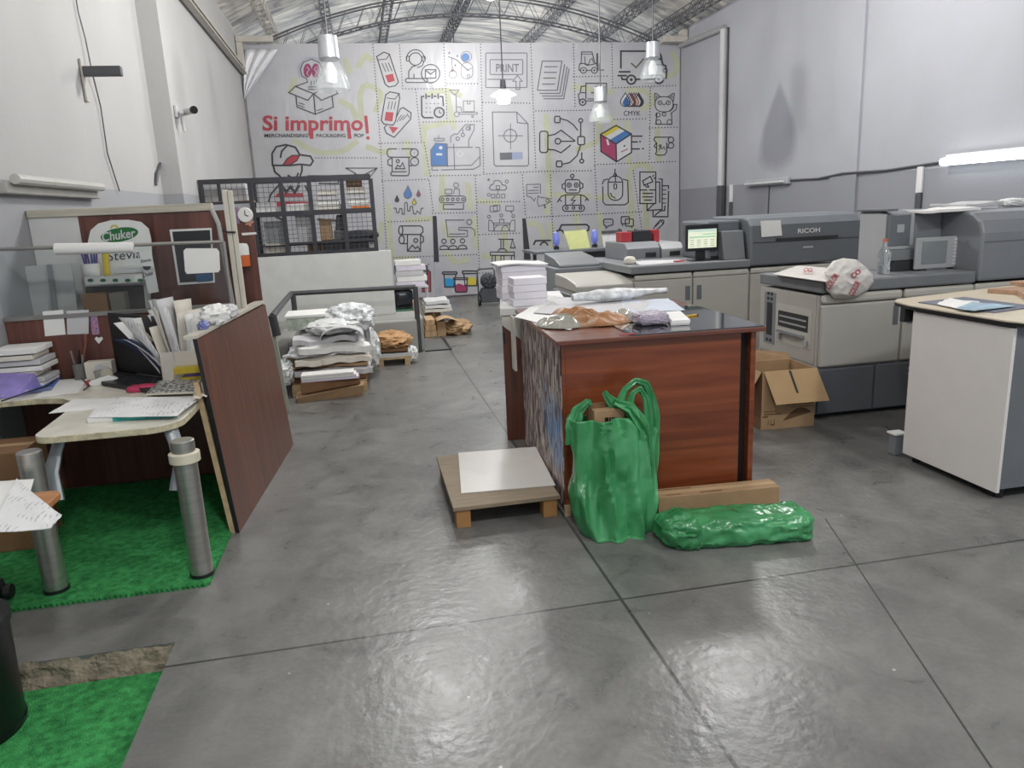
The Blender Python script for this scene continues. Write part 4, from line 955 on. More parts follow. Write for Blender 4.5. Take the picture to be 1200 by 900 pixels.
# laptop
dn = Vector((0, 0, -.022)); bl_, br_ = onz(137, 434, ZT + .027) + dn, onz(192, 442, ZT + .027) + dn; fr_, fl_ = onz(158, 459, ZT + .027) + dn, onz(118, 447, ZT + .027) + dn
t = thing('laptop', 'open black laptop at the back of the desk', 'laptop', (bl_ + br_) / 2)
fr_ = br_ + (fl_ - bl_)
hh = Vector((0, 0, .02)); MB().hexa([fl_, fr_, br_, bl_, fl_ + hh, fr_ + hh, br_ + hh, bl_ + hh]).build('base', M_black, t, bevel=.003)
kb = MB()
for r_ in range(5):
    for c_ in range(13):
        u0, v0 = .06 + c_ * .068, .25 + r_ * .13
        P4 = [(fl_ * (1 - u) + fr_ * u) * (1 - v) + (bl_ * (1 - u) + br_ * u) * v for u, v in ((u0, v0), (u0 + .055, v0), (u0 + .055, v0 + .1), (u0, v0 + .1))]
        kb.hexa([p + Vector((0, 0, .0201)) for p in P4] + [p + Vector((0, 0, .024)) for p in P4])
kb.build('keyboard', mat('key_black', '2a2b2f', .5), t)
tl_ = ony(138, 366, bl_.y); up = Vector((0, 0, tl_.z - bl_.z)); dep = (br_ - bl_).normalized().cross(Vector((0, 0, -1))) * .012; z2 = Vector((0, 0, .022))
sc_ = MB().hexa([bl_ + z2, br_ + z2, br_ + z2 + dep, bl_ + z2 + dep, bl_ + up, br_ + up, br_ + up + dep, bl_ + up + dep]).build('screen', M_black, t, bevel=.002)
ins = lambda a, c_: bl_ + (br_ - bl_) * a + z2 + (up - z2) * c_ - dep * .12
MB().add([ins(.04, .07), ins(.96, .07), ins(.96, .95), ins(.04, .95)], [(0, 1, 2, 3)]).build('display', mat('screen_off', '1f2023', .5), sc_)
# file holder with a fan of papers
hb = onz(214, 447, ZT)
hx0, hx1 = onz(193, 447, ZT).x, onz(238, 446, ZT).x
hy0 = hb.y; hz = ony(193, 413, hy0).z
t = thing('file_holder', 'white cardboard file holder full of standing papers on the desk', 'file box', (hb.x, hy0 + .07, ZT))
b = MB(); b.box(hx0, hx1, hy0, hy0 + .004, ZT + .001, hz); b.box(hx0, hx1, hy0 + .136, hy0 + .14, ZT + .001, hz + .03)
b.prism([(hy0, ZT + .001), (hy0 + .14, ZT + .001), (hy0 + .14, hz + .03), (hy0, hz)], hx0, hx0 + .004, 'x').prism([(hy0, ZT + .001), (hy0 + .14, ZT + .001), (hy0 + .14, hz + .03), (hy0, hz)], hx1 - .004, hx1, 'x'); b.box(hx0, hx1, hy0, hy0 + .14, ZT + .001, ZT + .005)
b.build('holder', mat('holder_white', 'cfcac0', .6, var=.06), t)
rnd = random.Random(5)
xc = (hx0 + hx1) / 2
for k in range(38):
    f = k / 37; bx_ = hx0 + .02 + (hx1 - hx0 - .04) * f; by_ = hy0 + .02 + .1 * rnd.random()
    ang = (-.46 + .8 * f + .1 * (rnd.random() - .5)); Lh = .30 + .12 * rnd.random() + (.05 if .25 < f < .7 else 0); ww = .08 + .09 * rnd.random(); yaw = rnd.uniform(-1.1, 1.1)
    bend = rnd.uniform(-.25, .25) - (.35 if f < .2 else 0)
    def fn(u, v, bx_=bx_, by_=by_, ang=ang, Lh=Lh, ww=ww, yaw=yaw, bend=bend):
        s_ = v * Lh; x = math.sin(ang + bend * v * .5) * s_; z = math.cos(ang + bend * v * .5) * s_
        wv = (u - .5) * ww * (0.55 + .6 * v)
        return Vector((bx_ + x + wv * math.cos(yaw) * .6, by_ + wv * math.sin(yaw) + .05 * v * (by_ - hy0 - .07) / .07, ZT + .012 + z))
    m_ = [M_paper, M_paper, M_paper2, M_paper3, M_print][rnd.randrange(5)]
    if k == 2: m_ = mat('navy_print', '2a3558', .6)
    o = MB().grid(fn, 3, 8).build('paper_sheet', m_, smooth=True, ang=80, solid=.002)
    tag(o, 'loose paper standing fanned out of the white file holder', 'paper', 'papers fanned in the file holder')
# stacked small boxes before the holder
for k, (xa, xb_, ya, yb2, m_, lab) in enumerate(((213, 239, 447, 438, 'b8a32e', 'lower yellow pack before the white file holder'), (216, 240, 437.5, 433, '4f3a63', 'thin purple pack between the two yellow packs'), (203, 238, 433, 425.5, 'c7b034', 'upper yellow pack before the white file holder'))):
    yv = hy0 - .075
    p0, p1 = ony(xa, ya, yv), ony(xb_, ya, yv); zz0 = ZT + (0.001, .038, .058)[k]; zz1 = ZT + (.037, .057, .092)[k]
    o = MB().box(p0.x, p1.x, yv, yv + .07, zz0, zz1).build('small_pack', mat('pack_%d' % k, m_, .5, var=.08)); tag(o, lab, 'box')
def vor_mat(name, c1, c2, sc):
    m, nt, b = _base(name); N = nt.nodes; L = nt.links
    tc = N.new('ShaderNodeTexCoord'); v = N.new('ShaderNodeTexVoronoi'); v.inputs['Scale'].default_value = sc; v.feature = 'DISTANCE_TO_EDGE'; L.new(tc.outputs['Object'], v.inputs[0])
    cr = N.new('ShaderNodeValToRGB'); cr.color_ramp.interpolation = 'CONSTANT'; cr.color_ramp.elements[1].position = .12
    cr.color_ramp.elements[0].color = (*hx(c1), 1); cr.color_ramp.elements[1].color = (*hx(c2), 1); L.new(v.outputs['Distance'], cr.inputs[0]); L.new(cr.outputs[0], b.inputs['Base Color']); b.inputs['Roughness'].default_value = .5
    return m
t = thing('notebook', 'notebook with a black and white leaf pattern on the right of the desk', 'notebook', onz(205, 455, ZT))
A, B, C, D = [onz(x, y, ZT + .016) for x, y in ((172, 463), (228, 461), (236, 447), (186, 449))]
MB().hexa([Vector((p.x, p.y, ZT + .0145)) for p in (A, B, C, D)] + [Vector((p.x, p.y, ZT + .026)) for p in (A, B, C, D)]).build('pages', M_paper2, t)
MB().hexa([Vector((p.x, p.y, ZT + .0262)) for p in (A, B, C, D)] + [Vector((p.x, p.y, ZT + .029)) for p in (A, B, C, D)]).build('cover', vor_mat('leaf_pattern', 'b9b9b5', '1d1e1f', 34), t)
o = MB().blob(onz(166, 459, ZT) + Vector((0, .02, .016)), (.065, .035, .015), 20, 10, .2, 4, .5, 2).build('pink_packet', mat('pink_foil', 'c23d63', .4, var=.35, scale=18), smooth=True); tag(o, 'small pink packet beside the leaf patterned notebook', 'packet')
sheet('paper_sheet', ((226, 470), (243, 466), (238, 448), (228, 456)), ZT + .03, M_paper2, 'curled cream paper at the right end of the desk', 'paper', curl=.02, seed=4)
# left half of the desk
yv = 4.80
for k in range(7):
    z0 = ZT + .001 + k * .034; j = rnd.uniform(-.02, .02)
    xa, xe = XLN + .01, ony(62 - (k % 3) * 3, 420, yv).x + j
    o = MB().box(max(xa, XLN + .01), xe, 4.62 + j, 4.86, z0, z0 + .03 - .004 * (k % 2)).build('paper_stack', [M_paper, M_paper3, M_paper2][k % 3], bevel=.003)
    tag(o, ('bottom %s' % 'paper bundle of the pile in the far left desk corner' if k == 0 else 'topmost paper bundle of the pile in the far left desk corner' if k == 6 else 'paper bundle amid the pile in the far left desk corner'), 'papers', 'paper bundles in the desk corner')
t = thing('document_folder', 'translucent purple document folder on the left of the desk', 'folder', (-2.0, 4.5, ZT))
MB().hexa([(-2.105, 4.38, ZT + .001), (-1.90, 4.42, ZT + .001), (-1.86, 4.60, ZT + .001), (-2.105, 4.60, ZT + .001), (-2.105, 4.40, ZT + .05), (-1.91, 4.44, ZT + .035), (-1.88, 4.59, ZT + .10), (-2.105, 4.59, ZT + .12)]).build('cover', mat('folder_purple', '8c7fc0', .3, var=.2, scale=14, bump=.3, bscale=20), t, bevel=.006)
t = thing('notebook', 'blue spiral notebook at the left front of the desk', 'notebook', onz(40, 455, ZT))
A, B, C, D = [onz(x, y, ZT + .004) for x, y in ((4, 466), (60, 457), (72, 442), (38, 446))]
MB().hexa([p for p in (A, B, C, D)] + [p + Vector((0, 0, .014)) for p in (A, B, C, D)]).build('cover', mat('note_blue', '3f5fae', .45), t)
sp_ = MB()
for k in range(24):
    p = A * (1 - k / 23) + B * (k / 23); sp_.tube([p + Vector((0, .012 * math.cos(q), .008 + .012 * math.sin(q))) for q in [2 * PI * j / 8 for j in range(9)]], .0016, 4, caps=False)
sp_.build('spiral', M_steel, t)
sheet('paper_sheet', ((38, 468), (92, 460), (104, 444), (70, 446)), ZT, M_paper, 'white sheet lying beside the blue spiral notebook', 'paper', seed=6)
sheet('paper_sheet', ((70, 443), (104, 438), (108, 428), (80, 430)), ZT, M_print, 'printed sheet lying before the pen cup', 'paper', seed=7)
c = Vector((ony(93, 433, 4.8).x, 4.8, ZT)); t = thing('pen_cup', 'dark pen cup with a brush beside the small white box', 'cup', c)
MB().lathe([(.032, .001), (.036, .1), (.032, .1), (.028, .01)], c, 18).build('cup', mat('cup_smoke', '6c6a66', .25), t, smooth=True)
for k in range(5):
    a = 2 * PI * k / 5; MB().tube([c + Vector((.012 * math.cos(a), .012 * math.sin(a), .01)), c + Vector((.03 * math.cos(a), .02 * math.sin(a), .15 + .03 * (k % 2)))], .005, 6).build('pen', [M_steel, M_black, mat('pen_brown', '7a4b33', .5)][k % 3], t)
MB().tube([c + Vector((0, 0, .02)), c + Vector((.05, .02, .2)), c + Vector((.06, .025, .27))], [.005, .006, .014], 8).build('brush', mat('brush_brown', '7b4a3a', .5), t)
p = ony(99, 432, 4.77); q = ony(131, 430, 4.77)
t = thing('card_box', 'small white box with a round opening beside the pen cup', 'box', (p.x, 4.75, ZT))
MB().box(p.x, q.x, 4.77, 4.85, ZT + .001, ZT + .105).build('box', M_paper2, t, bevel=.004)
MB().lathe([(.0, -.004), (.03, -.004), (.03, 0)], ((p.x + q.x) / 2 + .01, 4.769, ZT + .06), 20, axis='y').build('opening', M_paper3, t)
c = Vector((ony(119, 436, 4.66).x, 4.66, ZT)); o = MB().lathe([(.035, .001), (.042, .07), (.038, .07), (.032, .006)], c, 20).build('plastic_tub', mat('tub_clear', 'b8b6ae', .15, trans=.4), smooth=True); tag(o, 'small translucent tub standing before the small white box', 'tub')
c = Vector((ony(119, 447, 4.56).x, 4.56, ZT)); t = thing('tape_dispenser', 'white tape dispenser with a red tip left of the laptop', 'tape dispenser', c)
MB().prism([(c.x - .07, ZT + .001), (c.x + .08, ZT + .001), (c.x + .08, ZT + .03), (c.x + .04, ZT + .055), (c.x - .02, ZT + .04), (c.x - .07, ZT + .025)], c.y, c.y + .045, 'y').build('body', M_paper, t, bevel=.004)
MB().lathe([(.015, 0), (.032, 0), (.032, .02), (.015, .02)], (c.x + .03, c.y + .012, ZT + .065), 18, axis='y').build('tape_roll', mat('tape_clear', 'a8a294', .3), t, smooth=True)
MB().box(c.x - .085, c.x - .07, c.y + .005, c.y + .04, ZT + .004, ZT + .03).build('red_tip', mat('tip_red', '9c2a2c', .4), t)
o = MB().tube([onz(2, 470, ZT + .03), onz(25, 462, ZT + .024), onz(55, 452, ZT + .03), onz(72, 440, ZT + .01), onz(90, 438, ZT + .01), onz(105, 452, ZT + .01), onz(98, 457, ZT + .008)], .004, 6).build('desk_cable', M_black); tag(o, 'thin black cable looping over the left half of the desk', 'cable')
for pts, m_, lab, nm, cat in ((((53, 394), (77, 392), (74, 363), (50, 365)), M_paper, 'left white note taped on the partition behind the desk', 'paper_note', 'note'), (((79, 392), (104, 391), (104, 363), (78, 364)), M_paper3, 'right grey-white note taped on the partition behind the desk', 'paper_note', 'note'),
                              (((108, 392), (117, 392), (114, 370), (106, 370)), vor_mat('photo_print', 'b97f96', '6b6f9a', 60), 'strip of tiny photos on the partition beside the notes', 'photo_strip', 'photo'),
                              (((116, 403), (121, 397), (119, 394.5), (116, 396), (113, 394.5), (111, 397)), M_paper, 'white heart sticker on the partition below the photo strip', 'heart_sticker', 'sticker')):
    flat(nm, pts, 4.899, m_, lab, cat, .003)
# lower left: wooden table end with papers, carton, bin
t = thing('side_table', 'wooden side table with a rounded corner at the left edge of the photo', 'table', (-1.75, 2.95, 0))
ZS = .585
c0 = onz(66, 578, ZS)
MB().prism(corner_arc(c0.x - .04, c0.y - .12, .05, -90, 0) + corner_arc(c0.x - .04, c0.y + .0, .05, 0, 90) + [(-2.115, c0.y + .05), (-2.115, c0.y - .17)], ZS - .03, ZS - .002).build('table_top', wood('beech', 'a56f45', 'c08a5a', 0), t, bevel=.006)
for yy in (c0.y - .12, c0.y + .0):
    MB().box(-2.1, -2.06, yy - .02, yy + .02, .015 if yy > 2.85 else -.09, ZS - .031).build('leg', W_dark, t)
sheet('paper_sheet', ((-14, 626), (60, 620), (73, 606), (20, 563)), ZS + .004, M_print, 'front printed sheet on the side table at the left edge', 'paper', curl=.012, seed=9)
sheet('paper_sheet', ((-30, 600), (30, 597), (40, 562), (-20, 566)), ZS + .001, M_paper, 'back white sheet on the side table at the left edge', 'paper', curl=.003, seed=10)
p = onz(-20, 640, .014); t = thing('carton', 'closed brown carton on the mat under the desk at the left edge', 'box', (-1.85, 4.0, 0))
xr = ony(27, 545, 3.95).x; zc = ony(20, 530, 3.95).z
MB().box(-2.11, xr, 3.95, 4.25, .015, zc).build('carton_body', M_board2, t, bevel=.004)
MB().box(-2.11, xr + .002, 4.08, 4.13, zc, zc + .002).build('tape', M_board, t)
t = thing('waste_bin', 'tall black round bin at the bottom left on the lower mat', 'bin', (-1.47, 2.57, -.08))
MB().lathe([(.165, 0), (.17, .02), (.165, .02), (.175, .40), (.168, .40), (.155, .04), (0, .04)], (-1.47, 2.57, -.077), 36).build('body', mat('bin_black', '0f1213', .35), t, smooth=True)
MB().lathe([(.17, .385), (.183, .39), (.183, .415), (.168, .415)], (-1.47, 2.57, -.077), 36).build('rim', M_black, t, smooth=True)
c = onz(8, 705, .0); t = thing('chair_base', 'black swivel chair base arm with a caster at the left edge', 'chair', (-1.8, 3.3, .014))
MB().tube([(-2.1, 3.35, .12), (c.x - .05, c.y + .02, .095)], [.035, .025], 10).build('arm', M_black, t, smooth=True)
MB().lathe([(.0, -.03), (.032, -.03), (.034, -.02), (.034, -.004), (.0, -.004)], (c.x, c.y, .048), 18, axis='x').lathe([(.0, .004), (.034, .004), (.034, .02), (.032, .03), (.0, .03)], (c.x, c.y, .048), 18, axis='x').tube([(c.x, c.y, .05), (c.x - .01, c.y, .11)], .014, 8).build('caster', M_black, t, smooth=True)
# ================================================================ MIDDLE LEFT: PLATFORM, LOW WALL, CAGE SHELF
M_conc = mat('platform_concrete', '94948f', .6, var=.1, scale=3)
PZ = .40
b = MB()
b.prism([(XL + .001, 8.70)] + [(-.78, 8.70)] + corner_arc(.45, 8.90, .2, 270, 360, 8) + [(.65, 9.55), (XL + .001, 9.55)], .001, PZ)
b.prism([(XL + .001, 7.5), (-.95, 7.5), (-.80, 7.62), (-.78, 8.699), (XL + .001, 8.699)], .001, PZ)
struct(b, 'floor_platform', M_conc, 'raised grey concrete platform behind the railing', bevel=.02)
M_lw = mat('low_wall_white', 'c3c4c1', .6, var=.05)
yW = 9.35
zWt = ony(400, 296.5, yW).z; xW = ony(461, 330, yW).x
struct(MB().box(XL + .002, xW, yW, yW + .14, PZ + .001, zWt), 'wall_low', M_lw, 'low white wall carrying the mesh rack', bevel=.004)
# railing
t = thing('guard_rail', 'low dark grey tube railing along the edge of the concrete platform', 'railing', (-.2, 8.76, PZ))
M_railp = mat('rail_paint', '4b4c4f', .45, .3, var=.15)
a, c = ony(341, 344, 8.76), ony(487, 336, 8.76)
n0 = onz(339, 484, 0); n1 = Vector((n0.x - .01, n0.y, .0)) ; n1 = ony(319, 371, n0.y)
MB().tube([a, c], .028, 10).build('top_rail', M_railp, t, smooth=True)
MB().tube([a, n1], .028, 10).build('side_rail', M_railp, t, smooth=True)
MB().tube([(a.x + .02, 8.76, PZ), (a.x + .02, 8.76, a.z)], .03, 10).build('post', M_railp, t, smooth=True)
MB().tube([(c.x - .005, 8.76, .0), (c.x - .005, 8.76, c.z)], .03, 10).build('post', M_railp, t, smooth=True)
MB().tube([(n1.x, n1.y, n1.z + .01), (n1.x + .02, n1.y, n1.z - .16)], .035, 10).build('post', M_railp, t, smooth=True)
q0, q1 = ony(340, 486, n0.y), ony(323, 392, n0.y)
MB().hexa([(q0.x - .03, n0.y, .001), (q0.x, n0.y, .001), (q0.x, n0.y + .04, .001), (q0.x - .03, n0.y + .04, .001), (q1.x - .03, n0.y, q1.z), (q1.x, n0.y, q1.z), (q1.x, n0.y + .04, q1.z), (q1.x - .03, n0.y + .04, q1.z)]).build('post', mat('post_pale', 'a7aa9c', .5, .3), t)

# wire-mesh storage rack on the low wall
yR = 9.36
RX = lambda x: ony(x, 255, yR).x
RZ = lambda y, x=370: ony(x, y, yR).z
rk = thing('mesh_rack', 'dark metal storage rack with wire mesh bays standing on the low white wall', 'rack', ((RX(215) + RX(438)) / 2, yR + .2, zWt))
M_rk = mat('rack_steel', '3b3b40', .45, .4, var=.15)
z_b, z_m, z_t, z_u = zWt + .002, RZ(284, 350), RZ(249, 370), RZ(213, 330)
xl, xr_ = max(XL + .01, RX(216)), RX(438)
dpt = .40
def bar(nm, x0, x1, y0, y1, z0, z1): MB().box(x0, x1, y0, y1, z0, z1).build(nm, M_rk, rk)
posts = [RX(297), RX(333), RX(366), RX(404), RX(438)]
for x in posts: bar('post', x - .025, x + .025, yR, yR + .05, z_b, z_u)
for x in (posts[0], posts[-1]): bar('post', x - .02, x + .02, yR + dpt - .04, yR + dpt, z_b, z_u)
bar('post', xl, xl + .045, yR, yR + .05, z_b, z_u); bar('post', xl + .2, xl + .235, yR + .0, yR + .04, RZ(237, 230), z_u)
bar('top_rail', xl, xr_, yR - .005, yR + .045, z_u, z_u + .055); bar('top_rail', xl, xr_, yR + dpt - .04, yR + dpt, z_u, z_u + .05)
bar('middle_rail', posts[0], xr_, yR - .004, yR + .046, z_t - .03, z_t + .03)
bar('bottom_rail', posts[0], xr_, yR - .004, yR + .046, z_b, z_b + .04)
bar('bottom_rail', xl, posts[0], yR - .004, yR + .03, RZ(240, 250), RZ(240, 250) + .03)
bar('lower_rail', posts[1], xr_ , yR - .003, yR + .03, RZ(283, 390) - .012, RZ(283, 390) + .012)
MB().box(posts[0], xr_, yR + .05, yR + dpt, z_t - .02, z_t).build('shelf_board', M_rk, rk)
MB().box(posts[0], xr_, yR + .05, yR + dpt, RZ(283, 390) - .03, RZ(283, 390) - .012).build('shelf_board', M_rk, rk)
MB().box(xl, posts[0], yR + .05, yR + dpt, RZ(238, 250), RZ(238, 250) + .015).build('shelf_board', M_ply, rk)
M_wire = mat('mesh_wire', '57575a', .5, .5)
def mesh(x0, x1, z0, z1):
    b = MB(); n = max(2, int((x1 - x0) / .052)); m_ = max(2, int((z1 - z0) / .052))
    for k in range(1, n): x = x0 + (x1 - x0) * k / n; b.box(x - .0028, x + .0028, yR + .02, yR + .025, z0, z1)
    for k in range(1, m_): z = z0 + (z1 - z0) * k / m_; b.box(x0, x1, yR + .0255, yR + .03, z - .0028, z + .0028)
    b.build('wire_mesh', M_wire, rk)
for x0, x1 in zip(posts, posts[1:]):
    mesh(x0 + .025, x1 - .025, z_t + .03, z_u); mesh(x0 + .025, x1 - .025, z_b + .04, z_t - .03)
mesh(xl + .045, xl + .2, RZ(240, 250) + .03, z_u); mesh(xl + .235, posts[0] - .025, RZ(240, 250) + .03, z_u)
# what lies in the rack
zs_u, zs_l, zs_b = z_t + .001, RZ(283, 390) - .011, zWt + .003
def rbox(nm, xa, xe, z0, h, m, lab, cat, d0=.08, d1=.36, bev=.004):
    o = MB().box(RX(xa), RX(xe), yR + d0, yR + d1, z0, z0 + h).build(nm, m, bevel=bev); tag(o, lab, cat); return o
rbox('paper_stack', 300, 330, zs_u, .09, M_paper, 'low white paper stack in the upper rack bay left of the red stripes', 'papers')
rbox('paper_stack', 301, 322, zs_u + .091, .05, M_paper3, 'grey stack on the low white stack in the upper rack bay', 'papers')
rbox('paper_stack', 336, 363, zs_u, .11, M_paper, 'white paper stack in the second upper rack bay', 'papers')
for k in range(4): rbox('leaflet_bundle', 371 + k, 400 - k, zs_u + .065 * k, .06, [M_paper2, M_paper, M_paper3, M_paper2][k], ('bottom' if k == 0 else 'second' if k == 1 else 'third' if k == 2 else 'topmost') + ' leaflet bundle in the third upper rack bay', 'papers')
rbox('orange_folder', 413, 434, zs_u, .055, mat('folder_orange', 'd4752f', .5), 'orange folder at the bottom of the right upper rack bay', 'folder')
for k in range(4): rbox('leaflet_bundle', 409, 434 - k * 2, zs_u + .057 + .075 * k, .07, [M_paper, M_paper3, M_paper2, M_board2][k], ('white bundle on the orange folder' if k == 0 else 'grey bundle second above the orange folder' if k == 1 else 'cream bundle third above the orange folder' if k == 2 else 'brown bundle topmost above the orange folder') + ' in the rack', 'papers')
rbox('card_bundle', 345, 366, zs_l, .34, M_paper3, 'tall white wrapped bundle in the lower rack bay', 'bundle')
rbox('carton', 373, 387, zs_l, .28, M_board, 'brown carton in the third lower rack bay', 'box')
t = thing('machine_part', 'dark grey machine part beside the brown carton in the rack', 'machine part', (RX(396), yR + .2, zs_l))
MB().box(RX(389), RX(402), yR + .1, yR + .3, zs_l + .001, zs_l + .14).build('body', mat('part_grey', '5d5e60', .5), t, bevel=.01)
MB().prism([(RX(391), zs_l + .14), (RX(402), zs_l + .14), (RX(401), zs_l + .32), (RX(394), zs_l + .32)], yR + .12, yR + .26, 'y').build('cover', M_dk, t, bevel=.01)
rbox('dark_case', 374, 430, zs_b, .16, mat('case_dark', '3b3c42', .5), 'long dark case at the bottom right of the rack', 'case')
rbox('paper_stack', 431, 437, zs_b, .14, M_paper, 'narrow white stack beside the long dark case in the rack', 'papers', .1)
rbox('carton', 356, 372, zs_b, .12, M_board2, 'low brown carton beside the long dark case in the rack', 'box')
rbox('paper_stack', 306, 334, zs_b, .16, M_paper2, 'cream paper stack at the bottom left of the rack', 'papers')
rbox('grey_crate', 307, 331, zs_l + .02, .26, mat('crate_grey', '8c8f92', .5), 'grey crate in the left lower rack bay', 'crate')
t = thing('cloth_bundle', 'dark cloth bundle at the right end of the middle rack shelf', 'cloth', (RX(420), yR + .22, zs_l))
MB().blob((RX(420), yR + .21, zs_l + .06), (.2, .12, .06), 24, 12, .15, 5, .8, 4).build('cloth', mat('cloth_dark', '35383f', .9), t, smooth=True)
rbox('white_case', 225, 290, RZ(238, 250) + .016, .2, M_paper3, 'long pale case lying in the left bay of the rack', 'case', .12, .36)

# ---------------------------------------------------------------- paper piles
def crum(nm, c, r, m, lab, cat, seed=0, amp=.25, f=5, p=.8):
    o = MB().blob(c, r, 44, 24, amp, f, p, seed).build(nm, m, smooth=True, ang=22); tag(o, lab, cat); return o
def layer(nm, x0, x1, y0, y1, z, h, m, lab, cat, rot=0, wob=.02, seed=0, droop=0.0):
    cx, cy = (x0 + x1) / 2, (y0 + y1) / 2
    def fn(u, v):
        p = Vector((x0 + (x1 - x0) * u - cx, y0 + (y1 - y0) * v - cy, 0)); p = rz(rot) @ p
        e = max(abs(u - .5), abs(v - .5)) * 2; k_ = 1 + (.10 * noise.noise(Vector((p.x * 5 + seed, p.y * 5, 2))) + .05 * noise.noise(Vector((p.x * 16, p.y * 16 + seed, 5)))) * (droop > 0) * e
        return Vector((cx + p.x * k_, cy + p.y * k_, z + h - droop * e ** 5 * (.5 + noise.noise(Vector((p.x * 6 + seed, p.y * 6, 8)))) + wob * noise.noise(Vector((p.x * 4 + seed, p.y * 4, seed))) * (1 if e > .3 else .6)))
    o = MB().slab(fn, 26, 26, h).build(nm, m, smooth=True, ang=40); tag(o, lab, cat); return o
M_wrap = mat('white_wrap', 'dcdedd', .35, var=.06, scale=25, bump=.35, bscale=25)
M_wrapdk = mat('printed_wrap', 'd4d6d8', .4, var=.35, scale=22, bump=.3, bscale=25)
t = thing('pallet', 'low wooden pallet under the large heap of papers', 'pallet', (-.40, 7.5, 0))
for k in range(5): MB().box(-.74, -.06, 6.98 + k * .25, 7.12 + k * .25, .08, .10).build('slat', M_ply, t)
for x in (-.74, -.44, -.14): MB().box(x, x + .08, 6.95, 8.12, .001, .08).build('runner', M_ply, t)
t = thing('carton_tray', 'open flat brown carton at the front foot of the paper heap', 'box', (-.37, 6.78, 0))
f0, f1 = onz(350, 472, 0), onz(425, 463, 0)
MB().hexa([f0, f1, f1 + Vector((0, .25, 0)), f0 + Vector((0, .25, 0)), f0 + Vector((-.02, -.03, .05)), f1 + Vector((.02, -.03, .10)), f1 + Vector((.02, .25, .10)), f0 + Vector((-.02, .25, .05))]).build('flap', M_board, t)
MB().hexa([f0 + Vector((.03, .02, .07)), f1 + Vector((-.01, .02, .11)), f1 + Vector((-.01, .2, .11)), f0 + Vector((.03, .2, .07)), f0 + Vector((.03, .02, .17)), f1 + Vector((-.01, .02, .17)), f1 + Vector((-.01, .2, .17)), f0 + Vector((.03, .2, .17))]).build('body', M_board2, t)
for k in range(3):
    o = MB().box(f0.x + .04, f1.x - .02 - .02 * k, f0.y + .03, f0.y + .2, .172 + k * .022, .192 + k * .022).build('paper_ream', [mat('ream_lilac', 'd6d0dc', .7), M_paper, M_paper][k], bevel=.002)
    tag(o, ('lowest lilac-white ream in the flat carton' if k == 0 else 'middle white ream in the flat carton' if k == 1 else 'topmost white ream in the flat carton'), 'papers')
zz = .112
specs = [(-.78, .00, 7.05, 8.1, .05, M_board2, 'brown board sheet at the bottom of the paper heap'), (-.74, -.02, 7.0, 8.05, .05, M_paper3, 'grey paper layer low in the paper heap'), (-.80, .0, 7.08, 8.0, .025, M_board, 'kraft sheet amid the paper heap'),
         (-.72, -.04, 7.02, 8.0, .05, M_paper2, 'cream paper layer amid the paper heap'), (-.78, -.02, 7.1, 8.05, .02, M_wrapdk, 'printed wrap sheet amid the paper heap'), (-.7, -.05, 7.05, 7.9, .055, M_paper, 'white paper layer in the upper paper heap'), (-.68, -.1, 7.15, 7.95, .05, M_paper3, 'grey paper layer near the top of the paper heap')]
for k, (x0, x1, y0, y1, h, m_, lab) in enumerate(specs):
    layer('paper_layer', x0, x1, y0, y1, zz, h, m_, lab, 'papers', rot=(-.08, .06, -.1, .09, -.04, .1, -.06)[k], wob=.012, seed=k * 2.7, droop=(.0, .03, .015, .03, .03, .03, .03)[k]); zz += h + .016
ZH = zz
t = thing('storage_tub', 'white lidded tub with green print at the back of the paper heap', 'tub', (-.66, 7.7, ZH))
MB().box(-.78, -.42, 7.55, 7.95, ZH + .01, ZH + .13).build('body', mat('tub_print', 'b9c2b4', .5, var=.35, scale=14), t, bevel=.01)
MB().box(-.80, -.40, 7.53, 7.97, ZH + .131, ZH + .16).build('lid', M_paper, t, bevel=.006)
crum('plastic_bag', (-.17, 7.62, ZH + .09), (.19, .2, .11), M_wrapdk, 'crumpled white printed plastic bag on top of the paper heap', 'bag', 1.3, .34, 3.6, 1.0)
crum('plastic_bag', (-.33, 7.35, ZH + .05), (.2, .16, .06), M_wrap, 'flattened white plastic bag on the front of the paper heap', 'bag', 3.3, .3, 3.6, 1.0)
crum('plastic_bag', (.0, 7.75, .26), (.08, .2, .17), M_wrap, 'white plastic bag hanging over the right side of the paper heap', 'bag', 6.1, .3, 4, 1.0)
crum('plastic_bag', (-.80, 7.15, .20), (.07, .14, .1), M_wrap, 'small clear white bag at the left foot of the paper heap', 'bag', 8.1, .25)
def archf(u, v):
    q = PI * (1 - u); return (-.25 + .2 * math.cos(q), 7.02 + .3 * v, ZH - .03 + .11 * math.sin(q))
o = MB().grid(archf, 16, 4).build('curved_card', M_paper3, smooth=True, ang=80, solid=.006); tag(o, 'pale curved card arched on the front of the paper heap', 'card')
t = thing('pallet', 'small pallet under the crumpled kraft paper beside the platform', 'pallet', (.24, 8.25, 0))
for k in range(4): MB().box(.06, .44, 8.05 + k * .14, 8.16 + k * .14, .07, .09).build('slat', M_ply, t)
for x in (.07, .36): MB().box(x, x + .06, 8.05, 8.58, .001, .07).build('runner', M_ply, t)
layer('paper_layer', .05, .44, 8.06, 8.58, .092, .04, M_paper3, 'grey paper bundle under the crumpled kraft paper', 'papers', .05)
layer('paper_layer', .07, .42, 8.08, 8.55, .15, .03, M_board2, 'brown card under the crumpled kraft paper', 'card', -.08)
crum('kraft_paper', (.24, 8.3, .25), (.17, .2, .075), mat('kraft_paper', 'b18a60', .8, var=.15, scale=8), 'crumpled brown kraft paper topping the small heap', 'kraft paper', 5.5, .34, 2.6, 1.0)
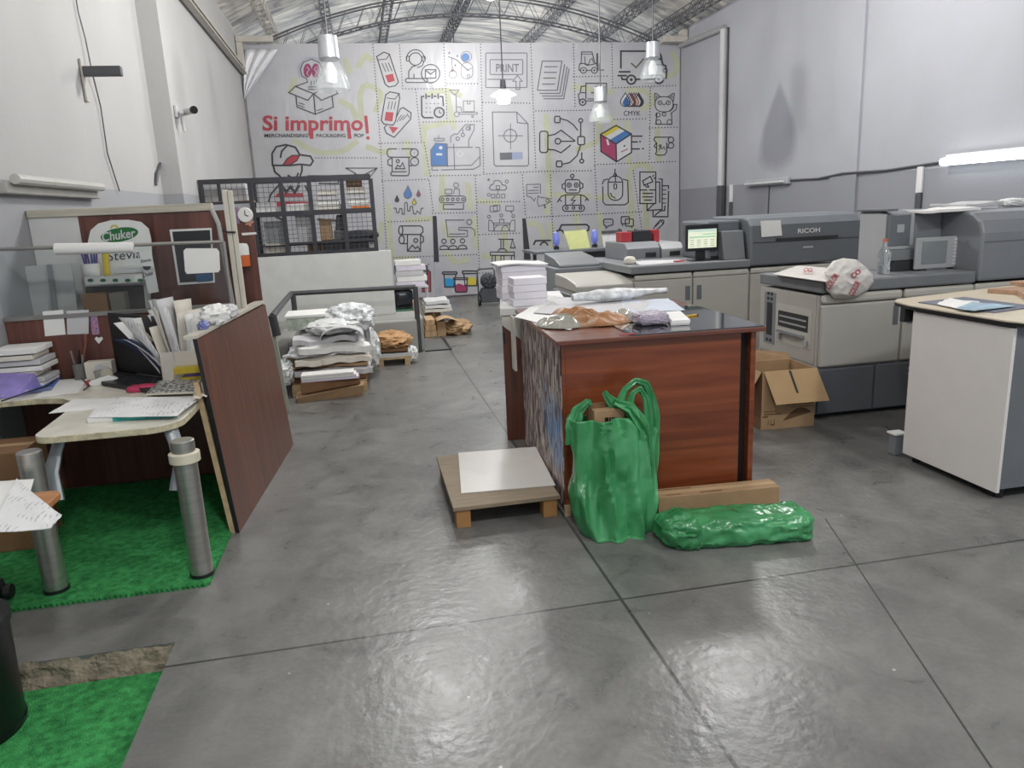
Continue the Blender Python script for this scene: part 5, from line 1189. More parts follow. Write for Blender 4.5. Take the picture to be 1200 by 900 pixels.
crum('plastic_bag', (.45, 8.15, .1), (.05, .08, .07), M_wrap, 'small white plastic scrap at the right foot of the small heap', 'bag', 9.5)

# floor hatch and cartons beyond
t = thing('floor_hatch', 'dark metal hatch set in the floor beside the platform corner', 'hatch', (.8, 9.15, 0))
MB().box(.67, .93, 8.78, 9.55, .0005, .004).build('plate', mat('hatch_grey', '5d5e5d', .6), t)
MB().box(.93, .96, 8.74, 9.6, .0005, .012).box(.64, .93, 8.74, 8.775, .0005, .012).build('frame', M_black, t)
def carton(nm, xa, xe, ybase, y0, d, h, m, lab, z0=0.0):
    a, e = ony(xa, ybase, y0), ony(xe, ybase, y0)
    t = thing(nm, lab, 'box', ((a.x + e.x) / 2, y0, z0))
    MB().box(a.x, e.x, y0, y0 + d, z0 + .001, z0 + h).build('box_body', m, t, bevel=.004)
    MB().box((a.x + e.x) / 2 - .02, (a.x + e.x) / 2 + .02, y0 - .001, y0 + .0005, z0 + h * .3, z0 + h).build('tape', M_board, t)
    return t
M_kr = mat('kraft_pale', 'b79a77', .8, var=.12, scale=8)
for k, lab in enumerate(('lowest flat carton of the stack beside the floor hatch', 'middle flat carton of the stack beside the floor hatch', 'topmost flat carton of the stack beside the floor hatch')):
    carton('flat_carton', 498 + k, 512.5 - k, 390, 9.8, .45, .075, M_kr, lab, k * .077)
carton('carton', 513, 523, 392, 9.78, .4, .2, M_board, 'brown carton beside the flat carton stack')
def flapf(u, v): return (ony(513, 380, 9.8).x + .28 * u - .02, 9.7 + .3 * v, .215 + .05 * math.sin(u * 3) - .03 * u)
o = MB().grid(flapf, 8, 4).build('loose_flap', M_kr, smooth=True, solid=.006); tag(o, 'loose kraft flap lying over the carton beside the hatch', 'cardboard')
crum('kraft_paper', (ony(536, 388, 9.9).x, 9.95, .08), (.16, .18, .08), M_board, 'torn brown cardboard crumpled on the floor right of the cartons', 'cardboard', 2.2, .38, 2.6, 1.0)
a = ony(491, 378, 9.6)
o = MB().hexa([(a.x - .02, 9.66, .005), (a.x + .04, 9.66, .005), (a.x + .08, 10.0, .005), (a.x + .02, 10.0, .005), (a.x - .06, 9.66, .52), (a.x - .02, 9.66, .52), (a.x + .05, 10.0, .52), (a.x + .01, 10.0, .52)]).build('tall_carton', M_kr); tag(o, 'tall narrow flattened carton standing behind the railing end post', 'cardboard')
carton('carton', 500, 516, 362, 11.3, .5, .14, M_board2, 'low brown carton under white sheets near the banner')
for k in range(3):
    a = ony(497 + k, 356, 11.2); layer('sheet_bundle', a.x, a.x + .42 - .03 * k, 11.2, 11.8, .142 + .06 * k, .045, [M_paper2, M_paper, M_wrap][k], ('lower', 'middle', 'upper')[k] + ' white sheet bundle on the low carton near the banner', 'papers', wob=.03, seed=k)
t = thing('waste_bag', 'black bag in a green-bottomed bin behind the end of the low wall', 'bin', (ony(474, 362, 12).x, 12.2, 0))
c = Vector((ony(474, 362, 12).x, 12.2, 0))
MB().box(c.x - .19, c.x + .17, 12.0, 12.4, .001, .12).build('green_base', mat('bin_green', '2c5a45', .5), t, bevel=.02)
MB().blob((c.x - .01, 12.2, .28), (.16, .17, .13), 30, 18, .12, 6, .5, 3).build('bag', mat('bag_black', '23272c', .3), t, smooth=True, ang=25)
for k in range(5):
    a = ony(464 + k % 2, 330, 12.2); e = ony((497, 500, 496, 499, 494)[k], 330, 12.2); o = MB().box(a.x, e.x, 12.05, 12.4, .47 + k * .085, .55 + k * .085).build('paper_ream', [mat('ream_lilac', 'd6d0dc'), M_paper, M_paper3][k % 3], bevel=.004)
    tag(o, ('bottom', 'second', 'third', 'fourth', 'topmost')[k] + ' white paper ream of the stack before the banner by the low wall', 'papers')
t = thing('paper_trolley', 'small grey stand carrying white paper reams before the banner', 'stand', (c.x + .1, 12.2, 0))
MB().box(c.x - .19, ony(500, 330, 12.2).x + .01, 12.02, 12.42, .445, .468).build('shelf_top', M_paper3, t)
for x in (c.x + .2, ony(500, 330, 12.2).x - .02):
    for y in (12.04, 12.38): MB().box(x, x + .025, y, y + .025, .001, .444).build('leg', M_paper3, t)
# wheeled machine before the banner
yC = 12.75
t = thing('wheeled_machine', 'dark grey wheeled machine with a round fan and handle before the banner', 'machine', (ony(575, 357, yC).x, yC, 0))
c = Vector((ony(574.5, 357, yC).x, yC, 0)); M_mc = mat('machine_grey', '4c4f55', .5, .2, var=.15)
MB().prism([(c.x - .16, .06), (c.x + .14, .06), (c.x + .15, .22), (c.x + .1, .3), (c.x - .12, .3), (c.x - .17, .2)], yC - .12, yC + .16, 'y').build('base', M_mc, t, bevel=.01)
MB().lathe([(.0, -.16), (.1, -.15), (.135, -.1), (.135, .08), (.0, .1)], (c.x - .01, yC, .42), 24, axis='y').build('fan_housing', M_mc, t, smooth=True)
fb_ = MB()
for k in range(7):
    q = 2 * PI * k / 7; fb_.box(-.008, .008, yC - .172, yC - .165, .03, .115, R=ry(q), c=(0, yC - .168, 0))
fb_.v = [v + Vector((c.x - .01, 0, .42)) for v in fb_.v]; fb_.build('fan_blades', M_black, t)
for s in (-1, 1):
    MB().lathe([(.0, -.02), (.085, -.02), (.09, -.01), (.09, .01), (.085, .02), (0, .02)], (c.x + s * .185, yC, .091), 20, axis='x').build('wheel', M_black, t, smooth=True)
MB().tube([(c.x - .18, yC + .1, .12), (c.x - .18, yC + .12, .58), (c.x - .16, yC + .12, .62), (c.x + .1, yC + .12, .62), (c.x + .12, yC + .12, .58), (c.x + .12, yC + .1, .3)], .013, 8).build('handle', M_mc, t, smooth=True)
MB().tube([(c.x + .17, yC, .1), (c.x + .17, yC, .42), (c.x + .08, yC, .42)], .013, 8).build('side_bar', M_mc, t, smooth=True)

# ================================================================ CENTRE: WORK COUNTER
W_red = wood('red_mahogany', '662f19', '89482a', axis=0, rough=.28, coat=.25)
W_redt = wood('red_mahogany_top', '5c3024', '7b4534', axis=0, rough=.3, coat=.2)
def collage(name):
    m, nt, b = _base(name); N = nt.nodes; L = nt.links
    tc = N.new('ShaderNodeTexCoord'); mp = N.new('ShaderNodeMapping'); mp.inputs['Scale'].default_value = (1, 2.2, .55); L.new(tc.outputs['Object'], mp.inputs[0])
    v = N.new('ShaderNodeTexVoronoi'); v.inputs['Scale'].default_value = 26; v.inputs['Randomness'].default_value = 1; L.new(mp.outputs[0], v.inputs[0])
    cr = N.new('ShaderNodeValToRGB'); cr.color_ramp.interpolation = 'CONSTANT'
    sp = N.new('ShaderNodeSeparateColor'); L.new(v.outputs['Color'], sp.inputs[0]); L.new(sp.outputs[0], cr.inputs[0])
    e = cr.color_ramp.elements; e[0].color = (*hx('4a3c3c'), 1); e[1].position = .32; e[1].color = (*hx('8d7b78'), 1)
    for p_, c_ in ((.55, 'b9aca4'), (.78, '65504c'), (.9, 'c9bfb9')):
        q = e.new(p_); q.color = (*hx(c_), 1)
    # blue patch low down on the paper
    s2 = N.new('ShaderNodeSeparateXYZ'); L.new(tc.outputs['Object'], s2.inputs[0])
    n = N.new('ShaderNodeTexNoise'); n.inputs['Scale'].default_value = 5; L.new(tc.outputs['Object'], n.inputs[0])
    def M(op, a_, b_):
        q = N.new('ShaderNodeMath'); q.operation = op
        for k_, w_ in enumerate((a_, b_)):
            if isinstance(w_, (int, float)): q.inputs[k_].default_value = w_
            else: L.new(w_, q.inputs[k_])
        return q.outputs[0]
    zz_ = M('MULTIPLY', M('SUBTRACT', s2.outputs[2], .42), 1.0); yy_ = M('MULTIPLY', M('SUBTRACT', s2.outputs[1], .25), .8)
    d_ = M('ADD', M('POWER', M('ADD', M('MULTIPLY', zz_, zz_), M('MULTIPLY', yy_, yy_)), .5), M('MULTIPLY', M('SUBTRACT', n.outputs['Fac'], .5), .4))
    mr = N.new('ShaderNodeMapRange'); mr.inputs['From Min'].default_value = .26; mr.inputs['From Max'].default_value = .12; L.new(d_, mr.inputs['Value'])
    mul = N.new('ShaderNodeMath'); mul.operation = 'MULTIPLY'; L.new(mr.outputs[0], mul.inputs[0]); L.new(sp.outputs[1], mul.inputs[1])
    mx = N.new('ShaderNodeMixRGB'); L.new(mul.outputs[0], mx.inputs[0]); L.new(cr.outputs[0], mx.inputs[1]); mx.inputs[2].default_value = (*hx('6f9fd0'), 1)
    L.new(mx.outputs[0], b.inputs['Base Color']); b.inputs['Roughness'].default_value = .5
    return m
M_coll = collage('paper_collage')
DK = (.945, 3.58, 0); DR = math.radians(-2.5)
t = thing('work_counter', 'red-brown wooden work counter with a patterned paper side, green bag leaning on it', 'counter', DK, DR)
lb = dict(local=True)
MB().box(-.03, 1.085, -.04, 1.27, .925, .95).build('counter_top', W_redt, t, bevel=.004, **lb)
MB().box(.02, .965, .0, .02, .05, .924).build('front_panel', W_red, t, **lb)
MB().box(0, .019, .0, 1.25, 0, .924).build('side_panel', W_red, t, **lb)
MB().box(-.004, -.0005, .012, 1.23, .03, .922).build('patterned_paper', M_coll, t, **lb)
MB().box(1.022, 1.05, .0, 1.25, 0, .924).build('end_panel', W_red, t, **lb)
MB().box(.966, 1.0215, .05, .065, .02, .924).build('gap_shade', mat('inner_dark', '1d1716', .6), t, **lb); MB().box(.02, 1.02, 1.2, 1.215, .02, .924).build('back_panel', mat('inner_dark'), t, **lb)  # dark strip fills the open front gap, painted as its interior shade
MB().box(.019, 1.02, .06, 1.2, .46, .475).build('inner_shelf', W_redt, t, **lb)
MB().box(-.008, .025, -.012, -.0005, 0, .06).build('foot_block', M_ply, t, **lb)
def dw(x, y, z): return Vector(DK) + rz(DR) @ Vector((x, y, z))
# second unit behind
UK, UR = (.90, 4.97, 0), math.radians(-10.5)
t = thing('storage_unit', 'brown and white cupboard unit standing behind the work counter', 'cabinet', UK, UR)
MB().box(0, .46, .02, .95, 0, .90).build('carcass', W_panel, t, **lb)
MB().box(-.01, .47, -.01, .96, .901, .945).build('unit_top', mat('unit_top', 'd0cfcc', .5), t, **lb)
MB().prism([(0, .90), (0, .83), (.13, .72), (.13, .52), (.2, .52), (.2, .90)], .005, .019, 'y').build('white_front', mat('front_white', 'c9c5bc', .4, var=.06), t, bevel=.002, **lb)
MB().box(.135, .155, -.002, .0045, .70, .80).build('handle', M_black, t, **lb)
MB().box(.004, .016, .01, .0195, .70, .78).build('handle', M_black, t, **lb)
M_ream = mat('ream_white', 'dcd8e0', .6, var=.04)
def reams(xa, xe, yc, d, ztop, n, word):
    x0, x1 = ony(xa, 350, yc).x, ony(xe, 350, yc).x; z = .946; h = (ztop - z) / n
    for k in range(n):
        j = rnd.uniform(-.004, .004)
        o = MB().box(x0 + j, x1 + j, yc, yc + d, z + .001, z + h).build('paper_ream', M_ream, bevel=.004); z += h
        tag(o, ('bottom', 'second', 'third', 'fourth', 'fifth')[k] + (' ream from below in the %s white stack behind the counter' % word if k else ' ream of the %s white stack behind the counter' % word), 'paper ream', 'white reams behind the counter')
    return x0, x1, z
reams(602, 641, 5.0, .2, 1.14, 4, 'front')
lx0, lx1, z2 = reams(589, 641, 5.42, .24, 1.20, 5, 'rear')
def lidf(u, v): return (lx0 - .03 + (lx1 - lx0 + .04) * u, 5.39 + .30 * v, z2 + .014 + .008 * math.sin(u * 5) - .004 * (1 - v))
o = MB().slab(lidf, 10, 6, .01).build('wrap_sheet', M_paper, smooth=True); tag(o, 'white wrapper sheet lying on the rear white stack', 'paper')
a, e = ony(627, 440, 4.72), ony(615, 378, 4.8)
o = MB().box(dw(-.02, 0, 0).x, dw(-.006, 0, 0).x, 4.70, 4.80, .56, .92).build('white_board_strip', mat('front_white'), bevel=.002); tag(o, 'narrow white board fixed on the far side end of the counter', 'board')
# on the counter top
ZC = .9505
mgl = mat('smoked_glass', '2c3033', .06, var=.0, spec=.8, coat=.6)
c0 = [dw(.36, -.035, 0), dw(1.075, -.035, 0), dw(1.075, .88, 0), dw(.36, .88, 0)]
o = MB().prism([(p.x, p.y) for p in c0], ZC, ZC + .006).build('glass_sheet', mgl, bevel=.001); tag(o, 'dark reflective glass sheet on the right half of the counter top', 'glass sheet')
ZG = ZC + .0065
sheet('paper_sheet', ((603, 372), (668, 388), (700, 362), (630, 356)), ZC, M_paper, 'white sheet hanging over the left edge of the counter top', 'paper', curl=.012, seed=11)
sheet('paper_sheet', ((625, 367), (745, 375), (765, 352), (655, 349)), ZC + .008, M_paper3, 'white sheet under the brown wrapped parcel', 'paper', curl=.012, seed=12)
sheet('paper_sheet', ((732, 368), (803, 364), (783, 351), (728, 353)), ZG + .002, mat('paper_blue', 'c3cad8', .6, var=.08), 'pale blue sheet at the back of the glass on the counter', 'paper', curl=.01, seed=13)
a = onz(722, 356, ZC)
o = MB().grid(lambda u, v: Vector((onz(668, 358, ZC).x + (onz(787, 352, ZC).x - onz(668, 358, ZC).x) * v + .01 * math.sin(v * 9), onz(700, 357, ZC).y + .0 + .07 * math.cos(2 * PI * u) * (.4 + .6 * math.sin(PI * min(1, v * 1.15 + .02)) ) + .05 * v, ZG + .052 + (.042 + .008 * noise.noise(Vector((u * 5, v * 9, 2)))) * math.sin(2 * PI * u) * (.45 + .55 * math.sin(PI * min(1, v * 1.1 + .05))))), 24, 40, closed_u=True).build('plastic_roll', M_wrapdk, smooth=True, ang=30)
tag(o, 'long rolled white printed plastic at the back of the counter top', 'plastic roll')
c = onz(690, 379, ZC)
t = thing('wrapped_parcel', 'brown kraft parcel crumpled in clear plastic on the counter front', 'parcel', (c.x, c.y, ZC))
def lump(nm, x, y, r, m, seed, amp=.16, f=3.2):
    def fn(u, v):
        a = 2 * PI * u; q = Vector((math.cos(a) * v, math.sin(a) * v, 0))
        rim = 1 + .22 * noise.noise(Vector((math.cos(a) * 1.3 + seed, math.sin(a) * 1.3, seed))) + .10 * noise.noise(Vector((math.cos(a) * 4, math.sin(a) * 4 + seed, 1)))
        X, Y_ = x + r[0] * q.x * rim, y + r[1] * q.y * rim
        h = (1 - v ** 2.6) * (.62 + .75 * noise.noise(Vector((X * 9 + seed, Y_ * 9, seed)))) + .30 * (1 - v * v) * (1 - 2.4 * abs(noise.noise(Vector((X * 15, Y_ * 15 + seed, 3)))))
        return Vector((X, Y_, ZC + .0072 + max(0, r[2] * h) + (.012 * (1 - v) ** .5)))
    b = MB().grid(fn, 56, 20, closed_u=True); b.add([fn(k / 56, 1) - Vector((0, 0, .0)) for k in range(56)], [list(range(56))])
    b.build(nm, m, t, smooth=True, ang=24)
M_cp = mat('cloudy_plastic', 'b3b2a6', .12, var=.2, scale=9, trans=.35, bump=.4, bscale=30)
lump('kraft_wrap', c.x + .04, c.y + .02, (.21, .19, .062), mat('kraft_brown', '94673f', .5, var=.28, scale=9, bump=.4, bscale=25), 2.4)
lump('clear_plastic', c.x - .16, c.y + .03, (.14, .18, .05), M_cp, 5.1)
lump('clear_plastic', c.x + .22, c.y + .02, (.08, .13, .05), M_cp, 7.7)
lump('clear_plastic', c.x - .06, c.y + .2, (.15, .08, .06), mat('kraft_brown'), 9.2)
MB().box(c.x - .14, c.x + .24, c.y - .15, c.y + .14, ZC + .001, ZC + .006).build('card_base', M_board2, t)
c = onz(766, 381, ZG) + Vector((0, .05, 0))
o = MB().blob((c.x, c.y, ZG + .034), (.085, .075, .032), 34, 18, .12, 9, .6, 3.1).build('bubble_wrap_bag', mat('lilac_wrap', 'a69cab', .3, var=.2, scale=30, bump=.5, bscale=70), smooth=True, ang=30); tag(o, 'small lilac-grey wrapped packet beside the kraft parcel', 'packet')
t = thing('notepad', 'thick white notepad on the glass sheet beside a yellow pencil', 'notepad', onz(792, 378, ZG))
A, B, C, D = [onz(x, y, ZG) for x, y in ((786, 382), (808, 381), (796, 370), (778, 371))]
for k in range(3):
    s_ = Vector((.004 * k, .003 * k, .0015 + .009 * k)); MB().hexa([p + s_ for p in (A, B, C, D)] + [p + s_ + Vector((0, 0, .008)) for p in (A, B, C, D)]).build('pages', M_paper if k else M_paper3, t)
p0, p1 = onz(791, 373, ZG + .004), onz(816, 369, ZG + .004)
t = thing('pencil', 'yellow pencil lying on the glass sheet behind the notepad', 'pencil', p0)
MB().tube([p0, p1], .006, 6).build('shaft', mat('pencil_yellow', 'd9ae2a', .4), t); MB().tube([p1, p1 + (p1 - p0) * .12], [.006, .001], 6).build('tip', M_black, t)
o = MB().box(dw(.30, 0, 0).x, dw(.38, 0, 0).x, dw(.3, -.03, 0).y, dw(.3, -.03, 0).y + .02, ZG, ZG + .004).build('red_strip', mat('tip_red', '9c2a2c', .4)); tag(o, 'small red tape strip at the front edge of the counter top', 'tape')

# low wooden platform
t = thing('wooden_pallet', 'small low wooden platform left of the work counter', 'pallet', (.63, 4.0, 0))
PX0, PX1, PY0, PY1, PT = .345, .915, 3.575, 4.44, .12
MB().box(PX0, PX1, PY0, PY1, PT - .022, PT).build('deck', mat('deck_wood', '8b7b66', .7, var=.15, stretch=(1, 8, 8)), t, bevel=.003)
for x0, x1 in ((PX0 + .015, PX0 + .09), (PX1 - .09, PX1 - .015)):
    for y0, y1 in ((PY0 + .01, PY0 + .10), (PY1 - .1, PY1 - .01)):
        MB().box(x0, x1, y0, y1, 0, PT - .023).build('block', mat('block_wood', 'a67a48', .7, var=.15), t, bevel=.003)
o = MB().prism([(onz(x, y, PT).x, onz(x, y, PT).y) for x, y in ((540.5, 579), (651, 569.5), (628, 524.5), (537, 531.5))], PT + .0005, PT + .006).build('white_board', mat('board_white', 'd0ccc6', .35, var=.03), bevel=.001); tag(o, 'white board sheet lying on the low wooden platform', 'board')

# long carton and lying bag on the floor
t = thing('long_carton', 'long flat brown carton on the floor against the counter front', 'box', (1.72, 3.42, 0), math.radians(-4))
Lc = .66
MB().box(-Lc / 2, Lc / 2, -.06, .06, .001, .122).build('carton_body', M_board, t, bevel=.003, local=True)
MB().box(-Lc / 2 - .001, Lc / 2 + .001, -.018, .018, .1222, .1232).build('tape', M_kr, t, local=True)
MB().box(Lc / 2 + .0002, Lc / 2 + .001, -.01, .01, .06, .09).box(-Lc / 2 - .001, -Lc / 2 - .0002, -.03, .02, .05, .1).build('end_print', M_black, t, local=True)
bm_ = MB().box(-.3, -.12, .03, .045, .1222, .1226).box(-.1, .02, -.045, -.03, .1222, .1226).box(-.28, -.2, -.045, -.032, .1222, .1226); bm_.build('top_print', M_board2, t, local=True)

def film_green(name, st, bd=.02):
    m, nt, b = _base(name); N = nt.nodes; L = nt.links
    tc = N.new('ShaderNodeTexCoord'); mp = N.new('ShaderNodeMapping'); mp.inputs['Scale'].default_value = st; L.new(tc.outputs['Object'], mp.inputs[0])
    n1 = N.new('ShaderNodeTexNoise'); n1.noise_type = 'RIDGED_MULTIFRACTAL'; n1.inputs['Scale'].default_value = 5.5; n1.inputs['Detail'].default_value = 4; n1.inputs['Distortion'].default_value = .6; L.new(mp.outputs[0], n1.inputs['Vector'])
    n2 = N.new('ShaderNodeTexNoise'); n2.inputs['Scale'].default_value = 3.0; n2.inputs['Detail'].default_value = 3; L.new(mp.outputs[0], n2.inputs['Vector'])
    cr = N.new('ShaderNodeValToRGB'); cr.color_ramp.elements[0].position = .3; cr.color_ramp.elements[1].position = .75
    cr.color_ramp.elements[0].color = (*hx('287440'), 1); cr.color_ramp.elements[1].color = (*hx('52a56c'), 1); L.new(n2.outputs['Fac'], cr.inputs[0]); L.new(cr.outputs[0], b.inputs['Base Color'])
    b.inputs['Roughness'].default_value = .27; b.inputs['Specular IOR Level'].default_value = .55
    bp = N.new('ShaderNodeBump'); bp.inputs['Strength'].default_value = .7; bp.inputs['Distance'].default_value = bd
    L.new(n1.outputs['Fac'], bp.inputs['Height']); L.new(bp.outputs[0], b.inputs['Normal'])
    return m
M_bag = film_green('green_plastic', (1.8, 1.2, .7), .05); M_bagl = film_green('green_plastic_lying', (.8, 1.5, 1.6))
# upright shopping bag: silhouette rows (photo y, left, right) give the outline, depth is its own
yb0 = 3.34
rows = [(641, 702, 744), (634, 690, 756), (620, 683, 762), (595, 673, 764.5), (572, 669.5, 766), (556, 674, 767), (526, 673, 768), (507, 669, 768.5), (487, 665.5, 740), (474, 684, 738)]
rr = []
for k, (py, l, r_) in enumerate(rows):
    f = k / (len(rows) - 1); yy = yb0 - .04 + .14 * f
    a, e = ony(l, py, yy), ony(r_, py, yy)
    z = max(.004, (a.z + e.z) / 2)
    rr.append((a.x, e.x, z, yy, .13 - .065 * f))
rr[0] = (rr[0][0], rr[0][1], .004, rr[0][3], .07)
def bagf(u, v, top=8):
    s_ = v * top; k = min(int(s_), top - 1); f = s_ - k
    A, B = rr[k], rr[k + 1]
    xl_, xr2, z, yy, d = [A[i] * (1 - f) + B[i] * f for i in range(5)]
    q = 2 * PI * u; cx = (xl_ + xr2) / 2; hw = (xr2 - xl_) / 2
    co, si = math.copysign(abs(math.cos(q)) ** .75, math.cos(q)), math.copysign(abs(math.sin(q)) ** .75, math.sin(q))
    wx = cx + hw * co; fold = .040 * (1 - 2 * abs(noise.noise(Vector((wx * 9 + .8 * z, si * 1.2, z * 1.7 + 4))))) + .022 * (1 - 2 * abs(noise.noise(Vector((wx * 22 - 2.5 * z, si * 2, z * 4))))) - .02
    fold *= min(1, .3 + v * 3)
    x, y = cx + (hw + fold * .35) * co, yy + (d + fold * 1.2) * si
    y = min(y, 3.50 + .02 * math.sin(u * 40))
    return Vector((x, y, z + .01 * noise.noise(Vector((x * 9, y * 9, 1))) * (1 if v > .1 else 0)))
t = thing('shopping_bag', 'upright crumpled green plastic bag leaning on the counter front', 'bag', (1.08, 3.36, 0))
body = MB().grid(bagf, 90, 70, closed_u=True); body.build('bag_body', M_bag, t, smooth=True, ang=60, solid=.003)
MB().add([bagf(k / 40, 0) for k in range(40)], [list(range(40))[::-1]]).build('bag_bottom', M_bag, t)
G = lambda x, y, d=0: ony(x, y, 3.42 + d)
def wr(pts, rad, nm, seed, n=14):
    P = []
    for a, e in zip(pts, pts[1:]):
        for k in range(6): P.append(a.lerp(e, k / 6))
    P.append(pts[-1]); L_ = len(P); R_ = []
    for k in range(L_):
        f = k / (L_ - 1) * (len(rad) - 1); q = min(int(f), len(rad) - 2); R_.append(rad[q] + (rad[q + 1] - rad[q]) * (f - q))
    b = MB().tube(P, R_, 36, flat=.6)
    for k, v in enumerate(b.v):
        i_, j_ = divmod(k, 36); q = 2 * PI * j_ / 36; c_ = P[min(i_, L_ - 1)]
        fz = 1 + .26 * math.sin(5 * q + seed + .12 * i_) + .14 * math.sin(9 * q - .2 * i_ + seed * 2) + .25 * noise.noise(Vector((i_ * .22, math.cos(q) * 1.5, seed)))
        b.v[k] = c_ + (v - c_) * fz
    b.build(nm, M_bag, t, smooth=True, ang=60)
wr([G(733, 500), G(727, 482), G(716, 470), G(708, 459)], [.05, .035, .022, .01], 'bag_ear', 1)
wr([G(672, 520, -.02), G(671, 500, -.02), G(676, 482), G(688, 471), G(693, 474)], [.03, .03, .025, .016, .01], 'bag_ear', 2)
wr([G(720, 471, -.03), G(738, 478, -.05), G(752, 500, -.07), G(758, 540, -.07), G(757, 580, -.06), G(750, 615, -.06)], [.022, .045, .055, .05, .04, .02], 'bag_fold', 3)
wr([G(728, 470, -.01), G(733, 456, -.01), G(745, 446.5, -.01), G(757, 450, -.01), G(763, 465, -.01), G(766, 490, -.02), G(767, 530, -.02), G(765, 580, -.02)], [.018, .016, .014, .015, .02, .024, .02, .012], 'bag_handle', 4)
wr([G(738, 474, -.03), G(742, 461, -.03), G(750, 455, -.03), G(757, 468, -.04), G(761, 500, -.05), G(762, 550, -.05)], [.016, .013, .011, .014, .018, .012], 'bag_handle', 5)
t = thing('carton', 'flat brown carton sticking out of the upright green bag', 'box', (G(706, 490).x, 3.42, .5))
p, q = ony(689, 474, 3.45), ony(716, 500, 3.45); MB().box(p.x, q.x, 3.44, 3.475, .35, p.z).build('back_board', M_board2, t)
p, q = ony(695, 481, 3.40), ony(731, 500, 3.40); MB().box(p.x, q.x, 3.385, 3.435, .35, p.z).build('box_body', M_board, t, bevel=.003)
b_ = MB()
for x0, x1, y0, y1 in ((709, 713, 489, 494), (714, 716, 489, 494), (717, 721, 489, 491), (717, 721, 492, 494), (722, 724, 489, 493), (709, 724, 495, 497)):
    a, e = ony(x0, y1, 3.384), ony(x1, y0, 3.384); b_.box(a.x, e.x, 3.383, 3.3849, a.z, e.z)
b_.build('print', M_black, t)
# lying bag
A0, A1 = ony(771, 622, 3.13), ony(942, 622, 3.03)
rowsL = [(0, .03, .02), (.03, .075, .05), (.1, .1, .062), (.3, .11, .068), (.55, .115, .07), (.8, .11, .064), (.93, .10, .066), (.985, .085, .06), (1, .03, .02)]
def lay(u, v):
    k = 0
    while k < len(rowsL) - 2 and rowsL[k + 1][0] < v: k += 1
    a, e = rowsL[k], rowsL[k + 1]; f = (v - a[0]) / (e[0] - a[0]); ry_, rz_ = a[1] + (e[1] - a[1]) * f, a[2] + (e[2] - a[2]) * f
    q = 2 * PI * u; co, si = math.copysign(abs(math.cos(q)) ** .7, math.cos(q)), math.copysign(abs(math.sin(q)) ** .7, math.sin(q))
    wv = .016 * (1 - 2 * abs(noise.noise(Vector((v * 7, co * 2.4, si * 2.4 + 9))))) + .008 * (1 - 2 * abs(noise.noise(Vector((v * 18, co * 5, si * 5)))))
    wv *= 1.5 if v < .22 else (1.2 if v > .9 else .75)
    y = (A0.y + (A1.y - A0.y) * v) + (ry_ + wv) * co; z = .066 + (rz_ + wv * .8) * si
    return Vector((A0.x + (A1.x - A0.x) * v + .02 * noise.noise(Vector((u * 6, 3, v))) * (1 if v < .2 or v > .9 else 0), y, max(.003, z)))
o = MB().grid(lay, 60, 90, closed_u=True); o.add([lay(k / 30, 0) for k in range(30)], [list(range(30))]); o.add([lay(k / 30, 1) for k in range(30)], [list(range(30))])
o = o.build('plastic_bag', M_bagl, smooth=True, ang=60); tag(o, 'green plastic bag lying full on the floor before the long carton', 'bag')
# ================================================================ RIGHT: PRINTERS, CARTON, WHITE CABINET
M_beige = mat('printer_beige', 'afaca5', .45, var=.03)
M_beige2 = mat('printer_beige_top', 'bab7ae', .45, var=.03)
M_pg = mat('printer_grey', '76797c', .45, var=.04)
M_pg2 = mat('printer_mid', '7f8287', .45, var=.04)
M_pdk = mat('printer_charcoal', '666a6f', .42, var=.05)
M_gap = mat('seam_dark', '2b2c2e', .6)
M_lt = mat('printer_light', 'a4a5a7', .45, var=.03)
def rbx(b, x0, x1, y0, y1, z0, z1, m=0): b.box(x0, x1, y0, y1, z0, z1, m); return b

# ---- nearer printer (front at y = 4.72)
p2 = thing('production_printer', 'large grey digital press behind the open carton, white bag draped on it', 'printer', (4.4, 5.1, 0))
fx, fy, by = 3.16, 4.72, 5.55
MB().box(fx, 6.0, fy + .03, by, .03, .905).build('carcass', M_beige, p2)
MB().box(fx + .03, 5.95, fy + .08, by - .05, 0.0, .03).build('plinth', M_gap, p2)
MB().box(fx + .01, 3.622, fy, fy + .03, .035, .375).build('lower_door', M_pdk, p2, bevel=.01)
d2 = MB().box(3.634, 4.385, fy, fy + .03, .035, .375).build('lower_door', M_pdk, p2, bevel=.01)
MB().text('2', quadmap((3.90, fy - .001, .275), (3.93, fy - .001, .275), (3.93, fy - .001, .33), (3.90, fy - .001, .33)), .0).box(3.95, 4.03, fy - .0012, fy - .0002, .285, .295).build('number', M_paper, d2)
MB().box(4.397, 5.2, fy, fy + .03, .035, .375).build('lower_door', M_pdk, p2, bevel=.01)
def door(x0, x1, hx_):
    d = MB().box(x0, x1, fy - .01, fy + .03, .39, .84).build('front_door', M_beige, p2, bevel=.012)
    MB().box(hx_ - .022, hx_ + .022, fy - .0115, fy - .0095, .66, .80).build('handle', M_pdk, d, bevel=.0005)
    return d
door(fx + .005, 3.806, 3.755); door(3.822, 4.40, 3.875); door(4.41, 5.2, 4.47)
for x0, x1 in ((fx + .005, 3.806), (3.822, 4.40), (4.41, 5.2)):
    MB().box(x0, x1, fy - .012, fy + .03, .848, .915).build('top_strip', M_beige2, p2, bevel=.02)
MB().box(fx - .01, 4.40, fy - .015, by + .01, .925, 1.01).build('counter_slab', M_pg, p2, bevel=.012)
